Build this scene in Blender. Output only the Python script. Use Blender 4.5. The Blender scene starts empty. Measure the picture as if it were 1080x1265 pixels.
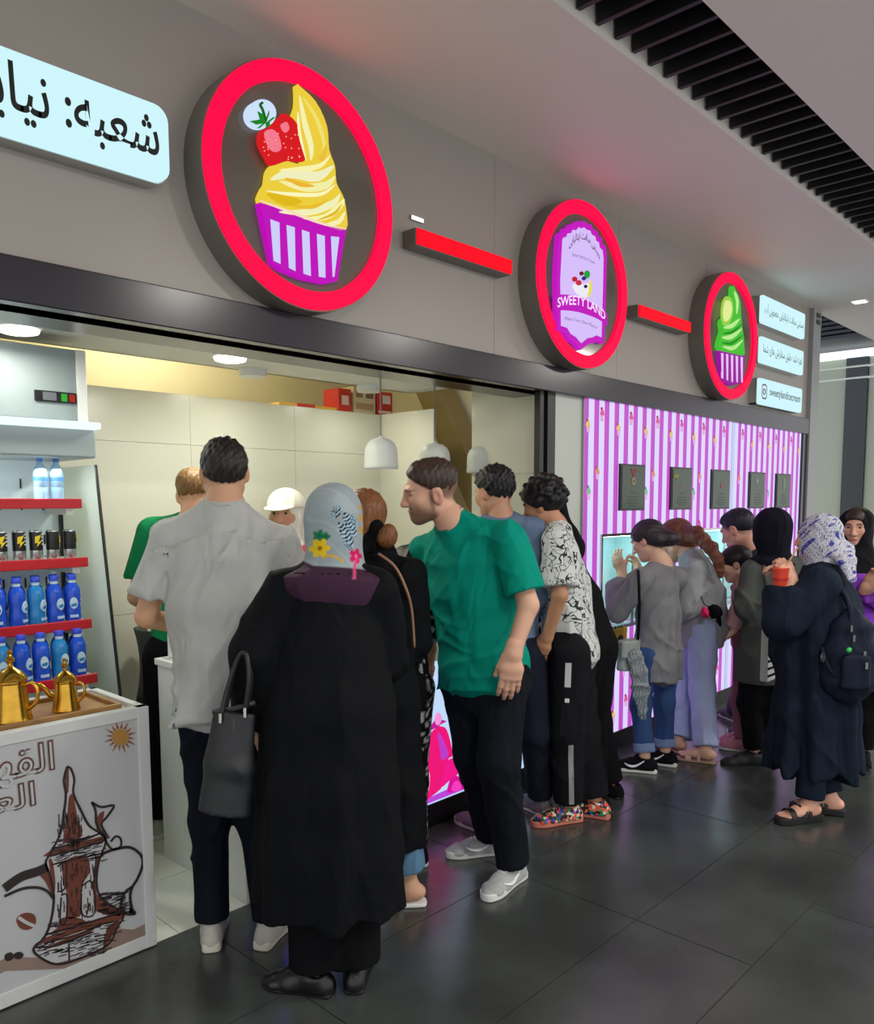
import bpy, bmesh, math, random
import numpy as np
from mathutils import Vector, Matrix
random.seed(7); np.random.seed(7)
S = bpy.context.scene
COL = S.collection
PI = math.pi

# ---------------------------------------------------------------- camera
# X runs along the shop front to the right, Y into the shop, Z up; metres
F_PX, YAW, PITCH, ROLL, PY = 999.66, 0.758041, -0.0934574, -0.0027257, 714.586
EYE = np.array([0.0, 0.0, 1.63])
_f = np.array([math.cos(PITCH)*math.cos(YAW), math.cos(PITCH)*math.sin(YAW), math.sin(PITCH)])
_r = np.array([math.sin(YAW), -math.cos(YAW), 0.0]); _u = np.cross(_r, _f)
_r, _u = _r*math.cos(ROLL)+_u*math.sin(ROLL), -_r*math.sin(ROLL)+_u*math.cos(ROLL)
cam_d = bpy.data.cameras.new('camera'); cam = bpy.data.objects.new('camera', cam_d); COL.objects.link(cam)
cam_d.sensor_fit = 'HORIZONTAL'; cam_d.sensor_width = 36.0
cam_d.lens = F_PX/1080*36; cam_d.shift_y = (PY-632.5)/1080
cam_d.clip_start = .05; cam_d.clip_end = 100
cam.matrix_world = Matrix(((_r[0], _u[0], -_f[0], 0), (_r[1], _u[1], -_f[1], 0), (_r[2], _u[2], -_f[2], 1.63), (0, 0, 0, 1)))
S.camera = cam

# ---------------------------------------------------------------- world, exposure, big lights
W_ = bpy.data.worlds.new('mall_ambience'); S.world = W_; W_.use_nodes = True
W_.node_tree.nodes['Background'].inputs[0].default_value = (.86, .86, .88, 1)
W_.node_tree.nodes['Background'].inputs[1].default_value = 1.35
S.view_settings.view_transform = 'Standard'; S.view_settings.look = 'None'
S.view_settings.exposure = 0.0; S.view_settings.gamma = 1.0; S.view_settings.use_curve_mapping = False

def area(name, loc, power, size, color=(1, 1, 1), rot=(0, 0, 0), size_y=None, shape='DISK', spread=PI):
    l = bpy.data.lights.new(name, 'AREA'); l.energy = power; l.size = size; l.color = color; l.shape = shape
    if size_y: l.shape = 'RECTANGLE'; l.size_y = size_y
    l.spread = spread
    o = bpy.data.objects.new(name, l); COL.objects.link(o); o.location = loc; o.rotation_euler = rot
    return o
# corridor fill lamps added to light the scene (beside and behind the viewer) and the shop's own ceiling lamps
CORRIDOR_FILL_LAMPS = [(1.0, -.6), (3.4, -.6), (5.8, -.6), (8.4, -.4)]
SHOP_LAMPS = [(2.17, 3.40), (1.24, 3.44)]
for x, y in CORRIDOR_FILL_LAMPS:
    area('corridor_fill_light', (x, y, 3.36), 48, .30, (1, .96, .88))
for (x, y), e_ in zip(SHOP_LAMPS, (11.5, 3.2)):
    area('shop_lamp_light', (x, y, 2.268), e_, .14, (1, .99, .86))
for x in (2.6, 3.45):  # extra fill lights added at the back of the shop
    area('shop_back_fill_light', (x, 3.85, 2.30), 2.6, .14, (1, .99, .86))
area('rear_room_light', (2.4, 4.45, 3.05), 13, .5, (1, .93, .74))
area('fridge_lamp_light', (1.05, 3.72, 1.79), 3.0, .9, (.92, 1, 1), (-.35, 0, 0), .06)

# ---------------------------------------------------------------- helpers
def lin(c):
    if isinstance(c, str):
        c = [int(c[i:i+2], 16)/255 for i in (0, 2, 4)]
    else:
        c = [v/255 for v in c]
    return tuple(v/12.92 if v <= .04045 else ((v+.055)/1.055)**2.4 for v in c)

def mat(name, col, rough=.5, metal=0.0, emit=0.0, bump=0.0, bscale=60, var=0.0, vscale=6, spec=.5, coat=0.0):
    m = bpy.data.materials.new(name); m.use_nodes = True
    nt = m.node_tree; b = nt.nodes['Principled BSDF']
    c = lin(col)+(1,)
    b.inputs['Base Color'].default_value = c
    b.inputs['Roughness'].default_value = rough; b.inputs['Metallic'].default_value = metal
    b.inputs['Specular IOR Level'].default_value = spec; b.inputs['Coat Weight'].default_value = coat
    if emit:
        b.inputs['Emission Color'].default_value = c; b.inputs['Emission Strength'].default_value = emit
    if var or bump:
        tc = nt.nodes.new('ShaderNodeTexCoord')
    if var:
        n = nt.nodes.new('ShaderNodeTexNoise'); n.inputs['Scale'].default_value = vscale; n.inputs['Detail'].default_value = 5
        nt.links.new(tc.outputs['Object'], n.inputs['Vector'])
        r = nt.nodes.new('ShaderNodeValToRGB'); e = r.color_ramp.elements
        e[0].position = .3; e[1].position = .7
        e[0].color = tuple(max(0, v*(1-var)) for v in c[:3])+(1,); e[1].color = tuple(min(1, v*(1+var)) for v in c[:3])+(1,)
        nt.links.new(n.outputs['Fac'], r.inputs[0]); nt.links.new(r.outputs[0], b.inputs['Base Color'])
        if emit: nt.links.new(r.outputs[0], b.inputs['Emission Color'])
    if bump:
        n = nt.nodes.new('ShaderNodeTexNoise'); n.inputs['Scale'].default_value = bscale; n.inputs['Detail'].default_value = 4
        nt.links.new(tc.outputs['Object'], n.inputs['Vector'])
        bp = nt.nodes.new('ShaderNodeBump'); bp.inputs['Strength'].default_value = bump; bp.inputs['Distance'].default_value = .01
        nt.links.new(n.outputs['Fac'], bp.inputs['Height']); nt.links.new(bp.outputs[0], b.inputs['Normal'])
    return m

def glass(name, tint=(1, 1, 1), gloss=.12, alpha=None):
    m = bpy.data.materials.new(name); m.use_nodes = True; nt = m.node_tree
    nt.nodes.remove(nt.nodes['Principled BSDF']); out = nt.nodes['Material Output']
    t = nt.nodes.new('ShaderNodeBsdfTransparent'); t.inputs[0].default_value = tint+(1,)
    g = nt.nodes.new('ShaderNodeBsdfGlossy'); g.inputs['Roughness'].default_value = .03
    fr = nt.nodes.new('ShaderNodeLayerWeight'); fr.inputs[0].default_value = gloss
    mx = nt.nodes.new('ShaderNodeMixShader')
    nt.links.new(fr.outputs['Fresnel'], mx.inputs[0]); nt.links.new(t.outputs[0], mx.inputs[1]); nt.links.new(g.outputs[0], mx.inputs[2])
    nt.links.new(mx.outputs[0], out.inputs[0])
    return m

_MC = {}
def emat(col, s=1.0):
    """a backlit print colour"""
    k = (str(col), s)
    if k not in _MC:
        m = mat('backlit_'+str(len(_MC)), (4, 4, 4), .6, spec=.1); b = m.node_tree.nodes['Principled BSDF']
        b.inputs['Emission Color'].default_value = lin(col)+(1,); b.inputs['Emission Strength'].default_value = s
        _MC[k] = m
    return _MC[k]
_PC = {}
def pmat(col, rough=.5):
    k = (str(col), rough)
    if k not in _PC: _PC[k] = mat('paint_'+str(len(_PC)), col, rough)
    return _PC[k]

def link(o, parent=None, label=None, cat=None, group=None, kind=None):
    COL.objects.link(o)
    if parent is not None: o.parent = parent
    if label: o['label'] = label
    if cat: o['category'] = cat
    if group: o['group'] = group
    if kind: o['kind'] = kind
    return o

def empty(name, loc, label=None, cat=None, group=None, kind=None):
    o = bpy.data.objects.new(name, None); o.location = loc; o.empty_display_size = .1
    return link(o, None, label, cat, group, kind)

def woff(o):
    p = Vector((0, 0, 0))
    while o is not None: p = p+o.location; o = o.parent
    return p

class MB:
    """collects shapes given in world coordinates; build() links them as one mesh object"""
    def __init__(s): s.v = []; s.f = []
    def add(s, vs, fs):
        n = len(s.v); s.v += [tuple(v) for v in vs]; s.f += [tuple(i+n for i in f) for f in fs]; return s
    def box(s, x0, x1, y0, y1, z0, z1):
        return s.add([(x0, y0, z0), (x1, y0, z0), (x1, y1, z0), (x0, y1, z0), (x0, y0, z1), (x1, y0, z1), (x1, y1, z1), (x0, y1, z1)],
                     [(0, 3, 2, 1), (4, 5, 6, 7), (0, 1, 5, 4), (1, 2, 6, 5), (2, 3, 7, 6), (3, 0, 4, 7)])
    def prism_y(s, pts, y0, y1):
        """polygon in (x,z), front at y0 (towards the corridor), back at y1"""
        a = sum(p[0]*q[1]-q[0]*p[1] for p, q in zip(pts, list(pts[1:])+[pts[0]]))
        if a < 0: pts = list(pts)[::-1]
        n = len(pts)
        vs = [(x, y0, z) for x, z in pts]+[(x, y1, z) for x, z in pts]
        fs = [tuple(range(n)), tuple(range(2*n-1, n-1, -1))]
        fs += [((i+1) % n, i, i+n, (i+1) % n+n) for i in range(n)]
        return s.add(vs, fs)
    def prism_z(s, pts, z0, z1):
        a = sum(p[0]*q[1]-q[0]*p[1] for p, q in zip(pts, list(pts[1:])+[pts[0]]))
        if a < 0: pts = list(pts)[::-1]
        n = len(pts)
        vs = [(x, y, z0) for x, y in pts]+[(x, y, z1) for x, y in pts]
        fs = [tuple(range(n-1, -1, -1)), tuple(range(n, 2*n))]
        fs += [(i, (i+1) % n, (i+1) % n+n, i+n) for i in range(n)]
        return s.add(vs, fs)
    def lathe(s, cx, cy, prof, n=24):
        """prof: (radius, z) from bottom to top, about a vertical axis"""
        vs = []; fs = []
        for r, z in prof:
            for k in range(n):
                a = 2*PI*k/n; vs.append((cx+r*math.cos(a), cy+r*math.sin(a), z))
        m = len(prof)
        for i in range(m-1):
            for k in range(n):
                k2 = (k+1) % n; fs.append((i*n+k, i*n+k2, (i+1)*n+k2, (i+1)*n+k))
        fs.append(tuple(range(n-1, -1, -1))); fs.append(tuple((m-1)*n+k for k in range(n)))
        return s.add(vs, fs)
    def ring_y(s, cx, cz, ro, ri, y0, y1, n=72):
        vs = []; fs = []
        for k in range(n):
            a = 2*PI*k/n; c, d = math.cos(a), math.sin(a)
            vs += [(cx+ro*c, y0, cz+ro*d), (cx+ri*c, y0, cz+ri*d), (cx+ri*c, y1, cz+ri*d), (cx+ro*c, y1, cz+ro*d)]
        for k in range(n):
            a = 4*k; b = 4*((k+1) % n)
            for i in range(4):
                j = (i+1) % 4; fs.append((a+i, a+j, b+j, b+i))
        return s.add(vs, fs)
    def tube(s, pts, r, n=8, cap=True):
        P = [Vector(p) for p in pts]; vs = []; fs = []
        if not isinstance(r, (list, tuple)): r = [r]*len(P)
        ref = None
        for i, p in enumerate(P):
            d = (P[min(i+1, len(P)-1)]-P[max(i-1, 0)]).normalized()
            if ref is None:
                ref = d.orthogonal().normalized()
            ref = (ref-d*ref.dot(d)).normalized(); w = d.cross(ref)
            for k in range(n):
                a = 2*PI*k/n; vs.append(p+(ref*math.cos(a)+w*math.sin(a))*r[i])
        for i in range(len(P)-1):
            for k in range(n):
                k2 = (k+1) % n; fs.append((i*n+k, i*n+k2, (i+1)*n+k2, (i+1)*n+k))
        if cap: fs.append(tuple(range(n-1, -1, -1))); fs.append(tuple((len(P)-1)*n+k for k in range(n)))
        return s.add(vs, fs)
    def build(s, name, m, parent=None, label=None, cat=None, group=None, kind=None, bevel=0, smooth=False, seg=2, loc=None):
        me = bpy.data.meshes.new(name)
        off = woff(parent) if parent is not None else Vector(loc or (0, 0, 0))
        me.from_pydata([(v[0]-off[0], v[1]-off[1], v[2]-off[2]) for v in s.v], [], s.f)
        for q in (m if isinstance(m, (list, tuple)) else [m]): me.materials.append(q)
        if smooth:
            me.polygons.foreach_set('use_smooth', [True]*len(me.polygons))
            if smooth != 'all': me.set_sharp_from_angle(angle=math.radians(38))
        me.update()
        o = bpy.data.objects.new(name, me)
        if parent is None: o.location = off
        link(o, parent, label, cat, group, kind)
        if bevel:
            b = o.modifiers.new('edge', 'BEVEL'); b.width = bevel; b.segments = seg; b.limit_method = 'ANGLE'
        return o

def at_k(x, y, k):
    """photo pixel + distance along the view axis -> world point"""
    return EYE+(_f+_r*((x-540)/F_PX)-_u*((y-PY)/F_PX))*k
def at_y(x, y, Y):
    d = _f+_r*((x-540)/F_PX)-_u*((y-PY)/F_PX); return EYE+d*(Y/d[1])
def xz(pts, Y):
    """outline read off the photo -> (x,z) on the plane Y"""
    out = []
    for p in pts:
        w = at_y(p[0], p[1], Y); out.append((w[0], w[2]))
    return out
def smooth_poly(pts, n=4, closed=True):
    """Catmull-Rom through pts"""
    P = [np.array(p, float) for p in pts]; m = len(P); out = []
    rng = range(m) if closed else range(m-1)
    for i in rng:
        if closed: a, b, c, d = P[i-1], P[i], P[(i+1) % m], P[(i+2) % m]
        else: a, b, c, d = P[max(i-1, 0)], P[i], P[i+1], P[min(i+2, m-1)]
        for k in range(n):
            t = k/n
            out.append(tuple(.5*((2*b)+(-a+c)*t+(2*a-5*b+4*c-d)*t*t+(-a+3*b-3*c+d)*t**3)))
    if not closed: out.append(tuple(P[-1]))
    return out
def rrect(x0, x1, z0, z1, r, n=5):
    o = []
    for cx, cz, a0 in ((x1-r, z1-r, 0), (x0+r, z1-r, 90), (x0+r, z0+r, 180), (x1-r, z0+r, 270)):
        for k in range(n+1):
            a = math.radians(a0+90*k/n); o.append((cx+r*math.cos(a), cz+r*math.sin(a)))
    return o
def circle(cx, cz, r, n=28, sx=1.0):
    return [(cx+r*sx*math.cos(2*PI*k/n), cz+r*math.sin(2*PI*k/n)) for k in range(n)]
def stroke(pts, w):
    """an open polyline (x,z) -> closed outline with widths w (scalar or list)"""
    P = [np.array(p, float) for p in pts]; n = len(P); ws = w if isinstance(w, (list, tuple)) else [w]*n
    L = []; R = []
    for i in range(n):
        d = P[min(i+1, n-1)]-P[max(i-1, 0)]; d = d/(np.linalg.norm(d)+1e-9); q = np.array([-d[1], d[0]])
        L.append(tuple(P[i]+q*ws[i]/2)); R.append(tuple(P[i]-q*ws[i]/2))
    return L+R[::-1]

# Arabic script joined by hand: contextual forms, laid out right to left
_AR = {'ا': 'FE8D FE8E', 'آ': 'FE81 FE82', 'ب': 'FE8F FE90 FE91 FE92', 'پ': 'FB56 FB57 FB58 FB59', 'ت': 'FE95 FE96 FE97 FE98',
       'ة': 'FE93 FE94', 'ج': 'FE9D FE9E FE9F FEA0', 'ح': 'FEA1 FEA2 FEA3 FEA4', 'د': 'FEA9 FEAA', 'ر': 'FEAD FEAE', 'ز': 'FEAF FEB0',
       'س': 'FEB1 FEB2 FEB3 FEB4', 'ش': 'FEB5 FEB6 FEB7 FEB8', 'ص': 'FEB9 FEBA FEBB FEBC', 'ع': 'FEC9 FECA FECB FECC', 'ف': 'FED1 FED2 FED3 FED4', 'ق': 'FED5 FED6 FED7 FED8',
       'ک': 'FB8E FB8F FB90 FB91', 'ل': 'FEDD FEDE FEDF FEE0', 'م': 'FEE1 FEE2 FEE3 FEE4', 'ن': 'FEE5 FEE6 FEE7 FEE8', 'ه': 'FEE9 FEEA FEEB FEEC',
       'و': 'FEED FEEE', 'ی': 'FBFC FBFD FBFE FBFF', 'ي': 'FEF1 FEF2 FEF3 FEF4', 'ض': 'FEBD FEBE FEBF FEC0', 'ط': 'FEC1 FEC2 FEC3 FEC4', 'گ': 'FB92 FB93 FB94 FB95'}
def arabic(s):
    out = []
    for i, ch in enumerate(s):
        if ch not in _AR: out.append(ch); continue
        fs = _AR[ch].split()
        pv = i > 0 and s[i-1] in _AR and len(_AR[s[i-1]].split()) == 4
        nx = len(fs) == 4 and i+1 < len(s) and s[i+1] in _AR
        out.append(chr(int(fs[(1 if pv else 0)+(2 if nx else 0)], 16)))
    return ''.join(out[::-1])
def text(name, body, m, parent, x0, x1, z0, z1, y, ext=.001, fit='both', arc=None, bold=0.0):
    """flat lettering standing in the plane y, filling the box x0..x1, z0..z1; arc bends the baseline"""
    c = bpy.data.curves.new(name, 'FONT'); c.body = body; c.resolution_u = 3; c.offset = bold
    t = bpy.data.objects.new(name, c); COL.objects.link(t)
    nch = len(body)
    for i in range(nch): c.materials.append(None)
    for i in range(nch): c.body_format[i].material_index = i
    bpy.context.view_layer.update()
    dg = bpy.context.evaluated_depsgraph_get()
    cc = t.evaluated_get(dg).to_curve(dg).copy()
    vv, ff = [], []
    for i in sorted(set(s.material_index for s in cc.splines)):      # each letter is filled on its own, so joins never cancel out
        q = cc.copy()
        for s in [s for s in q.splines if s.material_index != i]: q.splines.remove(s)
        q.dimensions = '2D'; q.fill_mode = 'FRONT'
        qo = bpy.data.objects.new('glyph', q); mq = qo.to_mesh(); b0 = len(vv)
        vv += [tuple(v.co) for v in mq.vertices]; ff += [tuple(b0+k for k in p.vertices) for p in mq.polygons]
        qo.to_mesh_clear(); bpy.data.objects.remove(qo); bpy.data.curves.remove(q)
    bpy.data.objects.remove(t); bpy.data.curves.remove(c); bpy.data.curves.remove(cc)
    me = bpy.data.meshes.new(name); me.from_pydata(vv, [], ff)
    n = len(me.vertices); co = np.empty(n*3); me.vertices.foreach_get('co', co); co = co.reshape(-1, 3)
    lo, hi = co[:, :2].min(0), co[:, :2].max(0)
    u = (co[:, 0]-lo[0])/(hi[0]-lo[0]); v = (co[:, 1]-lo[1])/(hi[1]-lo[1])
    sx = x1-x0; sz = z1-z0
    if fit == 'h': sx = sz*(hi[0]-lo[0])/(hi[1]-lo[1])
    off = woff(parent)
    X = x0+u*sx; Z = z0+v*sz
    if arc is not None: Z = Z+arc*(1-(2*u-1)**2)
    co[:, 0] = X-off[0]; co[:, 1] = y-off[1]; co[:, 2] = Z-off[2]
    me.vertices.foreach_set('co', co.ravel()); me.materials.clear(); me.materials.append(m); me.update()
    for p in me.polygons: p.material_index = 0
    o = bpy.data.objects.new(name, me); link(o, parent)
    return o
# ================================================================ SETTING
M_fascia = mat('fascia_composite_panel', (160, 153, 145), .36, spec=.5)
M_band = mat('dark_plum_band', (30, 22, 36), .22)
M_ceil = mat('painted_ceiling', (232, 226, 218), .52, spec=.6)
M_ceil_in = mat('shop_ceiling', (222, 224, 214), .6)
M_slat = mat('black_slat', (16, 16, 18), .45)
M_slot = mat('black_void', (5, 5, 6), .9)
M_white = mat('white_laminate', (226, 228, 224), .35)
M_wpanel = mat('white_wall_panel', (206, 206, 190), .28)
M_yellow = mat('cream_plaster', (232, 224, 186), .8)
M_tile = mat('black_stone_tile', (62, 66, 64), .25, var=.35, vscale=2.2, bump=.03, bscale=9, spec=.75)
M_joint = mat('dark_grout', (40, 42, 41), .7)
M_wtile = mat('white_floor_tile', (228, 232, 222), .16, var=.04, vscale=3)
M_wgrout = mat('grey_grout', (150, 152, 145), .8)
M_pillar = mat('pale_grey_pillar', (196, 202, 192), .45)
M_col = mat('grey_end_column', (150, 150, 152), .35)
M_black = mat('black_metal', (14, 14, 17), .35)
M_chrome = mat('brushed_steel', (190, 190, 188), .25, 1.0)

FY = 2.74   # the plane of the shop front
# --- mall floor: stone tiles on a grout bed
fl = MB().box(-3, 13, -3.2, FY, -.06, -.004).build('floor', M_joint, kind='structure', label='dark polished stone mall floor')
rows = [(-3.2, -1.36, .0), (-1.36, -.75, .6), (-.75, -.14, .0), (-.14, .46, .57), (.46, 1.06, .57), (1.06, 1.52, .0), (1.52, 2.13, .0), (2.13, FY, .0)]
for (y0, y1, off) in rows:
    x = 1.545+off-1.19*5
    while x < 13:
        a, b = max(x, -3), min(x+1.19, 13)
        if b-a > .05 and b > -1:
            g = .0022
            MB().box(a+g, b-g, y0+g, y1-g, -.012, random.uniform(-.0004, .0004)).build('tile', M_tile, fl)
        x += 1.19
# --- shop floor: white tiles
fs = MB().box(-.6, 4.4, FY, 5.0, -.06, -.003).build('floor_shop', M_wgrout, kind='structure', label='white tiled shop floor')
for i in range(9):
    for j in range(4):
        x0 = -1.54+.6*i+.0; y0 = 2.6+.6*j
        a, b = max(x0, -.6), min(x0+.6, 4.4); c, d = max(y0, FY), min(y0+.6, 5.0)
        if b-a > .03 and d-c > .03:
            MB().box(a+.002, b-.002, c+.002 if c > FY else c, d-.002, -.012, 0).build('tile', M_wtile, fs)
# --- mall ceiling with the slatted slot
ce = empty('ceiling', (0, 0, 3.39), kind='structure'); ce['label'] = 'white mall ceiling with a black slatted slot'
MB().box(-3, 14, 1.78, FY+.02, 3.39, 3.75).build('ceiling_panel', M_ceil, ce)
MB().box(-3, 14, -3.2, 1.40, 3.39, 3.75).build('ceiling_panel', M_ceil, ce)
MB().box(-3, 14, 1.40, 1.78, 3.74, 3.78).build('slot_back', M_slot, ce)
sl = MB().box(0, .022, 1.392, 1.772, 3.415, 3.535).build('slat', M_slat, ce)
x = 3.14-.131*24
for i in range(82):
    o = sl if i == 0 else sl.copy()
    if i: COL.objects.link(o)
    o.location = (x+.131*i, 0, 0)
# --- fascia of grey panels over the shop front
fa = empty('wall_fascia', (0, FY, 2.25), kind='structure'); fa['label'] = 'grey panelled fascia above the shop front'
xs = [-2.0, -.30, .91, 2.12, 3.33, 4.54, 5.75, 6.96, 7.87]
for a, b in zip(xs, xs[1:]):
    MB().box(a+.0012, b-.0012, FY, FY+.02, 2.39, 3.39).build('panel', M_fascia, fa)
MB().box(-2, 7.87, FY+.02, FY+.12, 2.25, 3.75).build('panel_backing', M_black, fa)
MB().box(-2, 7.87, FY-.035, FY+.30, 2.25, 2.39).build('band', M_band, fa, bevel=.004)
# --- end column and pillar
co = MB().box(7.87, 8.06, FY-.04, FY+.6, 0, 3.39).build('wall_end_column', M_col, kind='structure', label='grey end column at the right of the shop front', bevel=.004)
MB().box(7.93, 8.02, FY-.046, FY-.04, 3.255, 3.295).build('vent_slot', M_black, co)
MB().box(7.93, 8.02, FY-.046, FY-.04, 3.315, 3.355).build('vent_slot', M_black, co)
MB().box(3.90, 4.18, FY+.01, FY+.4, 0, 2.25).build('wall_pillar', M_pillar, kind='structure', label='pale grey pillar between shop opening and pink wall')
d1 = empty('door_1', (3.80, FY, 0), kind='structure'); d1['label'] = 'black framed sliding glass door folded at the pillar'
MB().box(3.765, 3.80, FY+.02, FY+.06, 0, 2.25).build('door_frame', M_black, d1)
MB().box(3.825, 3.90, FY+.01, FY+.09, 0, 2.25).build('door_frame', M_black, d1)
MB().box(3.80, 3.825, FY+.03, FY+.045, .02, 2.25).build('pane', glass('door_glass', (.85, .9, .88)), d1)
# --- shop interior: ceiling, back partition, cream wall behind it, right wall
cs = MB().box(-2, 3.90, FY+.3, 3.92, 2.36, 2.44).build('ceiling_shop', M_ceil_in, kind='structure', label='white lowered shop ceiling')
BY = 4.22
wb = empty('wall_back', (0, BY, 0), kind='structure'); wb['label'] = 'white panelled back wall of the shop'
px = [-.6, .55, 1.10, 2.42, 3.15, 3.90]
for a, b in zip(px, px[1:]):
    for z0, z1 in ((0, 1.03), (1.03, 1.96), (1.96, 2.24)):
        MB().box(a+.001, b-.001, BY, BY+.02, z0+.001, z1-.001).build('panel', M_wpanel, wb)
MB().box(-.6, 3.90, BY+.02, BY+.34, 0, 2.23).build('partition_core', M_white, wb)
MB().box(-2, 4.6, 4.95, 5.0, 0, 3.2).build('wall_rear', M_yellow, kind='structure', label='cream wall seen above the white partition')
MB().box(-2, 4.6, 3.92, 5.0, 3.1, 3.2).build('ceiling_rear', M_yellow, kind='structure', label='cream high ceiling behind the shop')
MB().box(-2, 3.9, 3.90, 3.92, 2.36, 3.2).build('wall_bulkhead', M_yellow, kind='structure')
wr = empty('wall_right', (3.85, 3.4, 0), kind='structure'); wr['label'] = 'white right side wall of the shop'
for y0, y1 in ((2.86, 3.37),):
    for z0, z1 in ((0, 1.80), (1.80, 2.36)):
        MB().box(3.88, 3.899, y0+.001, y1-.001, z0+.001, z1-.001).build('panel', M_wpanel, wr)
MB().box(3.88, 3.899, 3.70, BY+.02, 0, 2.24).build('panel', M_wpanel, wr)
MB().box(4.55, 4.6, 2.9, 5.0, 0, 3.2).build('wall_stair', M_yellow, kind='structure', label='cream wall behind the side opening')
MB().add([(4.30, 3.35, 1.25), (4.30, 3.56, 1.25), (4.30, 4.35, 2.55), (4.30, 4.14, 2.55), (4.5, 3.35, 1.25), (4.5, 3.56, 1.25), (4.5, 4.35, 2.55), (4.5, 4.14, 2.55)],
         [(0, 3, 2, 1), (4, 5, 6, 7), (0, 1, 5, 4), (1, 2, 6, 5), (2, 3, 7, 6), (3, 0, 4, 7)]).build('beam_shadow_1', mat('olive_shadow', (150, 132, 80), .8), kind='structure', label='slanting olive slab standing in for a beam shadow behind the side opening')  # olive slab takes the place of a beam's shadow on the cream wall
MB().box(-2.0, -1.95, FY, 5.0, 0, 3.2).build('wall_left', M_wpanel, kind='structure')
# --- passage beyond the end column
we = empty('wall_far', (11, 3.2, 0), kind='structure'); we['label'] = 'pale wall at the far end of the passage'
M_farw = mat('pale_far_panel', (176, 186, 172), .3); M_fard = mat('slate_blue_pillar', (52, 62, 70), .3)
for y0, y1 in ((3.36, 3.98), (3.985, 4.6), (4.605, 5.2)):
    MB().box(11.0, 11.1, y0, y1, 0, 3.40).build('panel', M_farw, we)
for y0, y1 in ((1.9, 2.5), (2.505, 3.10)):
    MB().box(11.0, 11.1, y0, y1, 0, 3.40).build('panel', M_farw, we)
for z0, z1 in ((0, 3.14), (3.165, 3.28), (3.305, 3.40)):
    MB().box(10.96, 11.1, 3.105, 3.355, z0, z1).build('pillar_panel', M_fard, we)
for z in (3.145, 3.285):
    MB().box(10.99, 11.0, 1.9, 5.2, z, z+.018).build('reflection_line', emat((205, 220, 215), .7), we)  # glowing strips stand in for reflections on the far wall
for i in range(9):
    MB().box(10.2, 11.1, 1.9, 5.2, 3.52+.055*i, 3.555+.055*i).build('louvre', mat('slate_louvre', (58, 64, 74), .5) if i == 0 else bpy.data.materials['slate_louvre'], we)
MB().box(10.88, 10.96, 1.9, 5.2, 3.43, 3.48).build('light_strip', emat((245, 255, 250), 1.6), we)
MB().box(8.06, 11.1, FY+.02, 6.0, 4.1, 4.2).build('ceiling_passage', mat('slate_ceiling', (58, 64, 74), .6), kind='structure')
MB().box(8.06, 13, FY, 6.0, -.06, -.002).build('floor_passage', M_tile, kind='structure')
# recessed downlight in the mall ceiling near the end column
for (lx, ly) in ((7.9, 2.33),):
    d = empty('downlight', (lx, ly, 3.38), 'small square recessed downlight in the mall ceiling by end column', 'lamp')
    MB().box(lx-.07, lx+.07, ly-.07, ly+.07, 3.384, 3.392).build('frame', M_white, d)
    MB().box(lx-.05, lx+.05, ly-.05, ly+.05, 3.380, 3.386).build('lens', emat((255, 250, 225), 4), d)
for (lx, ly) in CORRIDOR_FILL_LAMPS:  # unseen fixtures added to go with the corridor fill lights
    d = empty('corridor_fill_lamp', (lx, ly, 3.38), 'added round fill lamp in the corridor ceiling, %s counted from the kiosk' % {1.0: 'first', 3.4: 'second', 5.8: 'third', 8.4: 'fourth'}[lx], 'lamp', 'added corridor fill lamps')
    MB().lathe(lx, ly, [(.17, 3.376), (.19, 3.392)], 24).build('frame', M_white, d)
    MB().lathe(lx, ly, [(.15, 3.372), (.15, 3.380)], 24).build('lens', emat((255, 245, 225), 3), d)

# --- pink striped backlit wall with two service windows
def stripe_mat():
    m = bpy.data.materials.new('backlit_stripe_print'); m.use_nodes = True; nt = m.node_tree; b = nt.nodes['Principled BSDF']
    b.inputs['Base Color'].default_value = (.01, .008, .01, 1); b.inputs['Roughness'].default_value = .5; b.inputs['Specular IOR Level'].default_value = .2
    tc = nt.nodes.new('ShaderNodeTexCoord'); sp = nt.nodes.new('ShaderNodeSeparateXYZ'); nt.links.new(tc.outputs['Object'], sp.inputs[0])
    def mth(op, a, c=None):
        n = nt.nodes.new('ShaderNodeMath'); n.operation = op
        for i, q in enumerate((a, c)):
            if q is None: continue
            if isinstance(q, (int, float)): n.inputs[i].default_value = q
            else: nt.links.new(q, n.inputs[i])
        return n.outputs[0]
    ph = mth('FRACT', mth('DIVIDE', mth('ADD', sp.outputs[0], .004), .1165))
    mk = mth('LESS_THAN', ph, .47)
    edge = mth('LESS_THAN', mth('ABSOLUTE', mth('SUBTRACT', ph, .42)), .05)
    mx = nt.nodes.new('ShaderNodeMix'); mx.data_type = 'RGBA'
    nt.links.new(mk, mx.inputs[0]); mx.inputs[6].default_value = lin((216, 208, 252))+(1,); mx.inputs[7].default_value = lin((190, 78, 190))+(1,)
    mx2 = nt.nodes.new('ShaderNodeMix'); mx2.data_type = 'RGBA'
    nt.links.new(edge, mx2.inputs[0]); nt.links.new(mx.outputs[2], mx2.inputs[6]); mx2.inputs[7].default_value = lin((166, 78, 200))+(1,)
    nt.links.new(mx2.outputs[2], b.inputs['Emission Color']); b.inputs['Emission Strength'].default_value = 1.05
    return m
M_stripe = stripe_mat()
pw = empty('wall_pink', (4.18, FY, 0), kind='structure'); pw['label'] = 'backlit pink and white striped wall printed with little ice cream cups'
WIN = [(4.38, 5.22), (5.80, 6.62)]; WZ = (.84, 1.43)
PZ0, PZ1 = .12, 2.25
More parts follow.
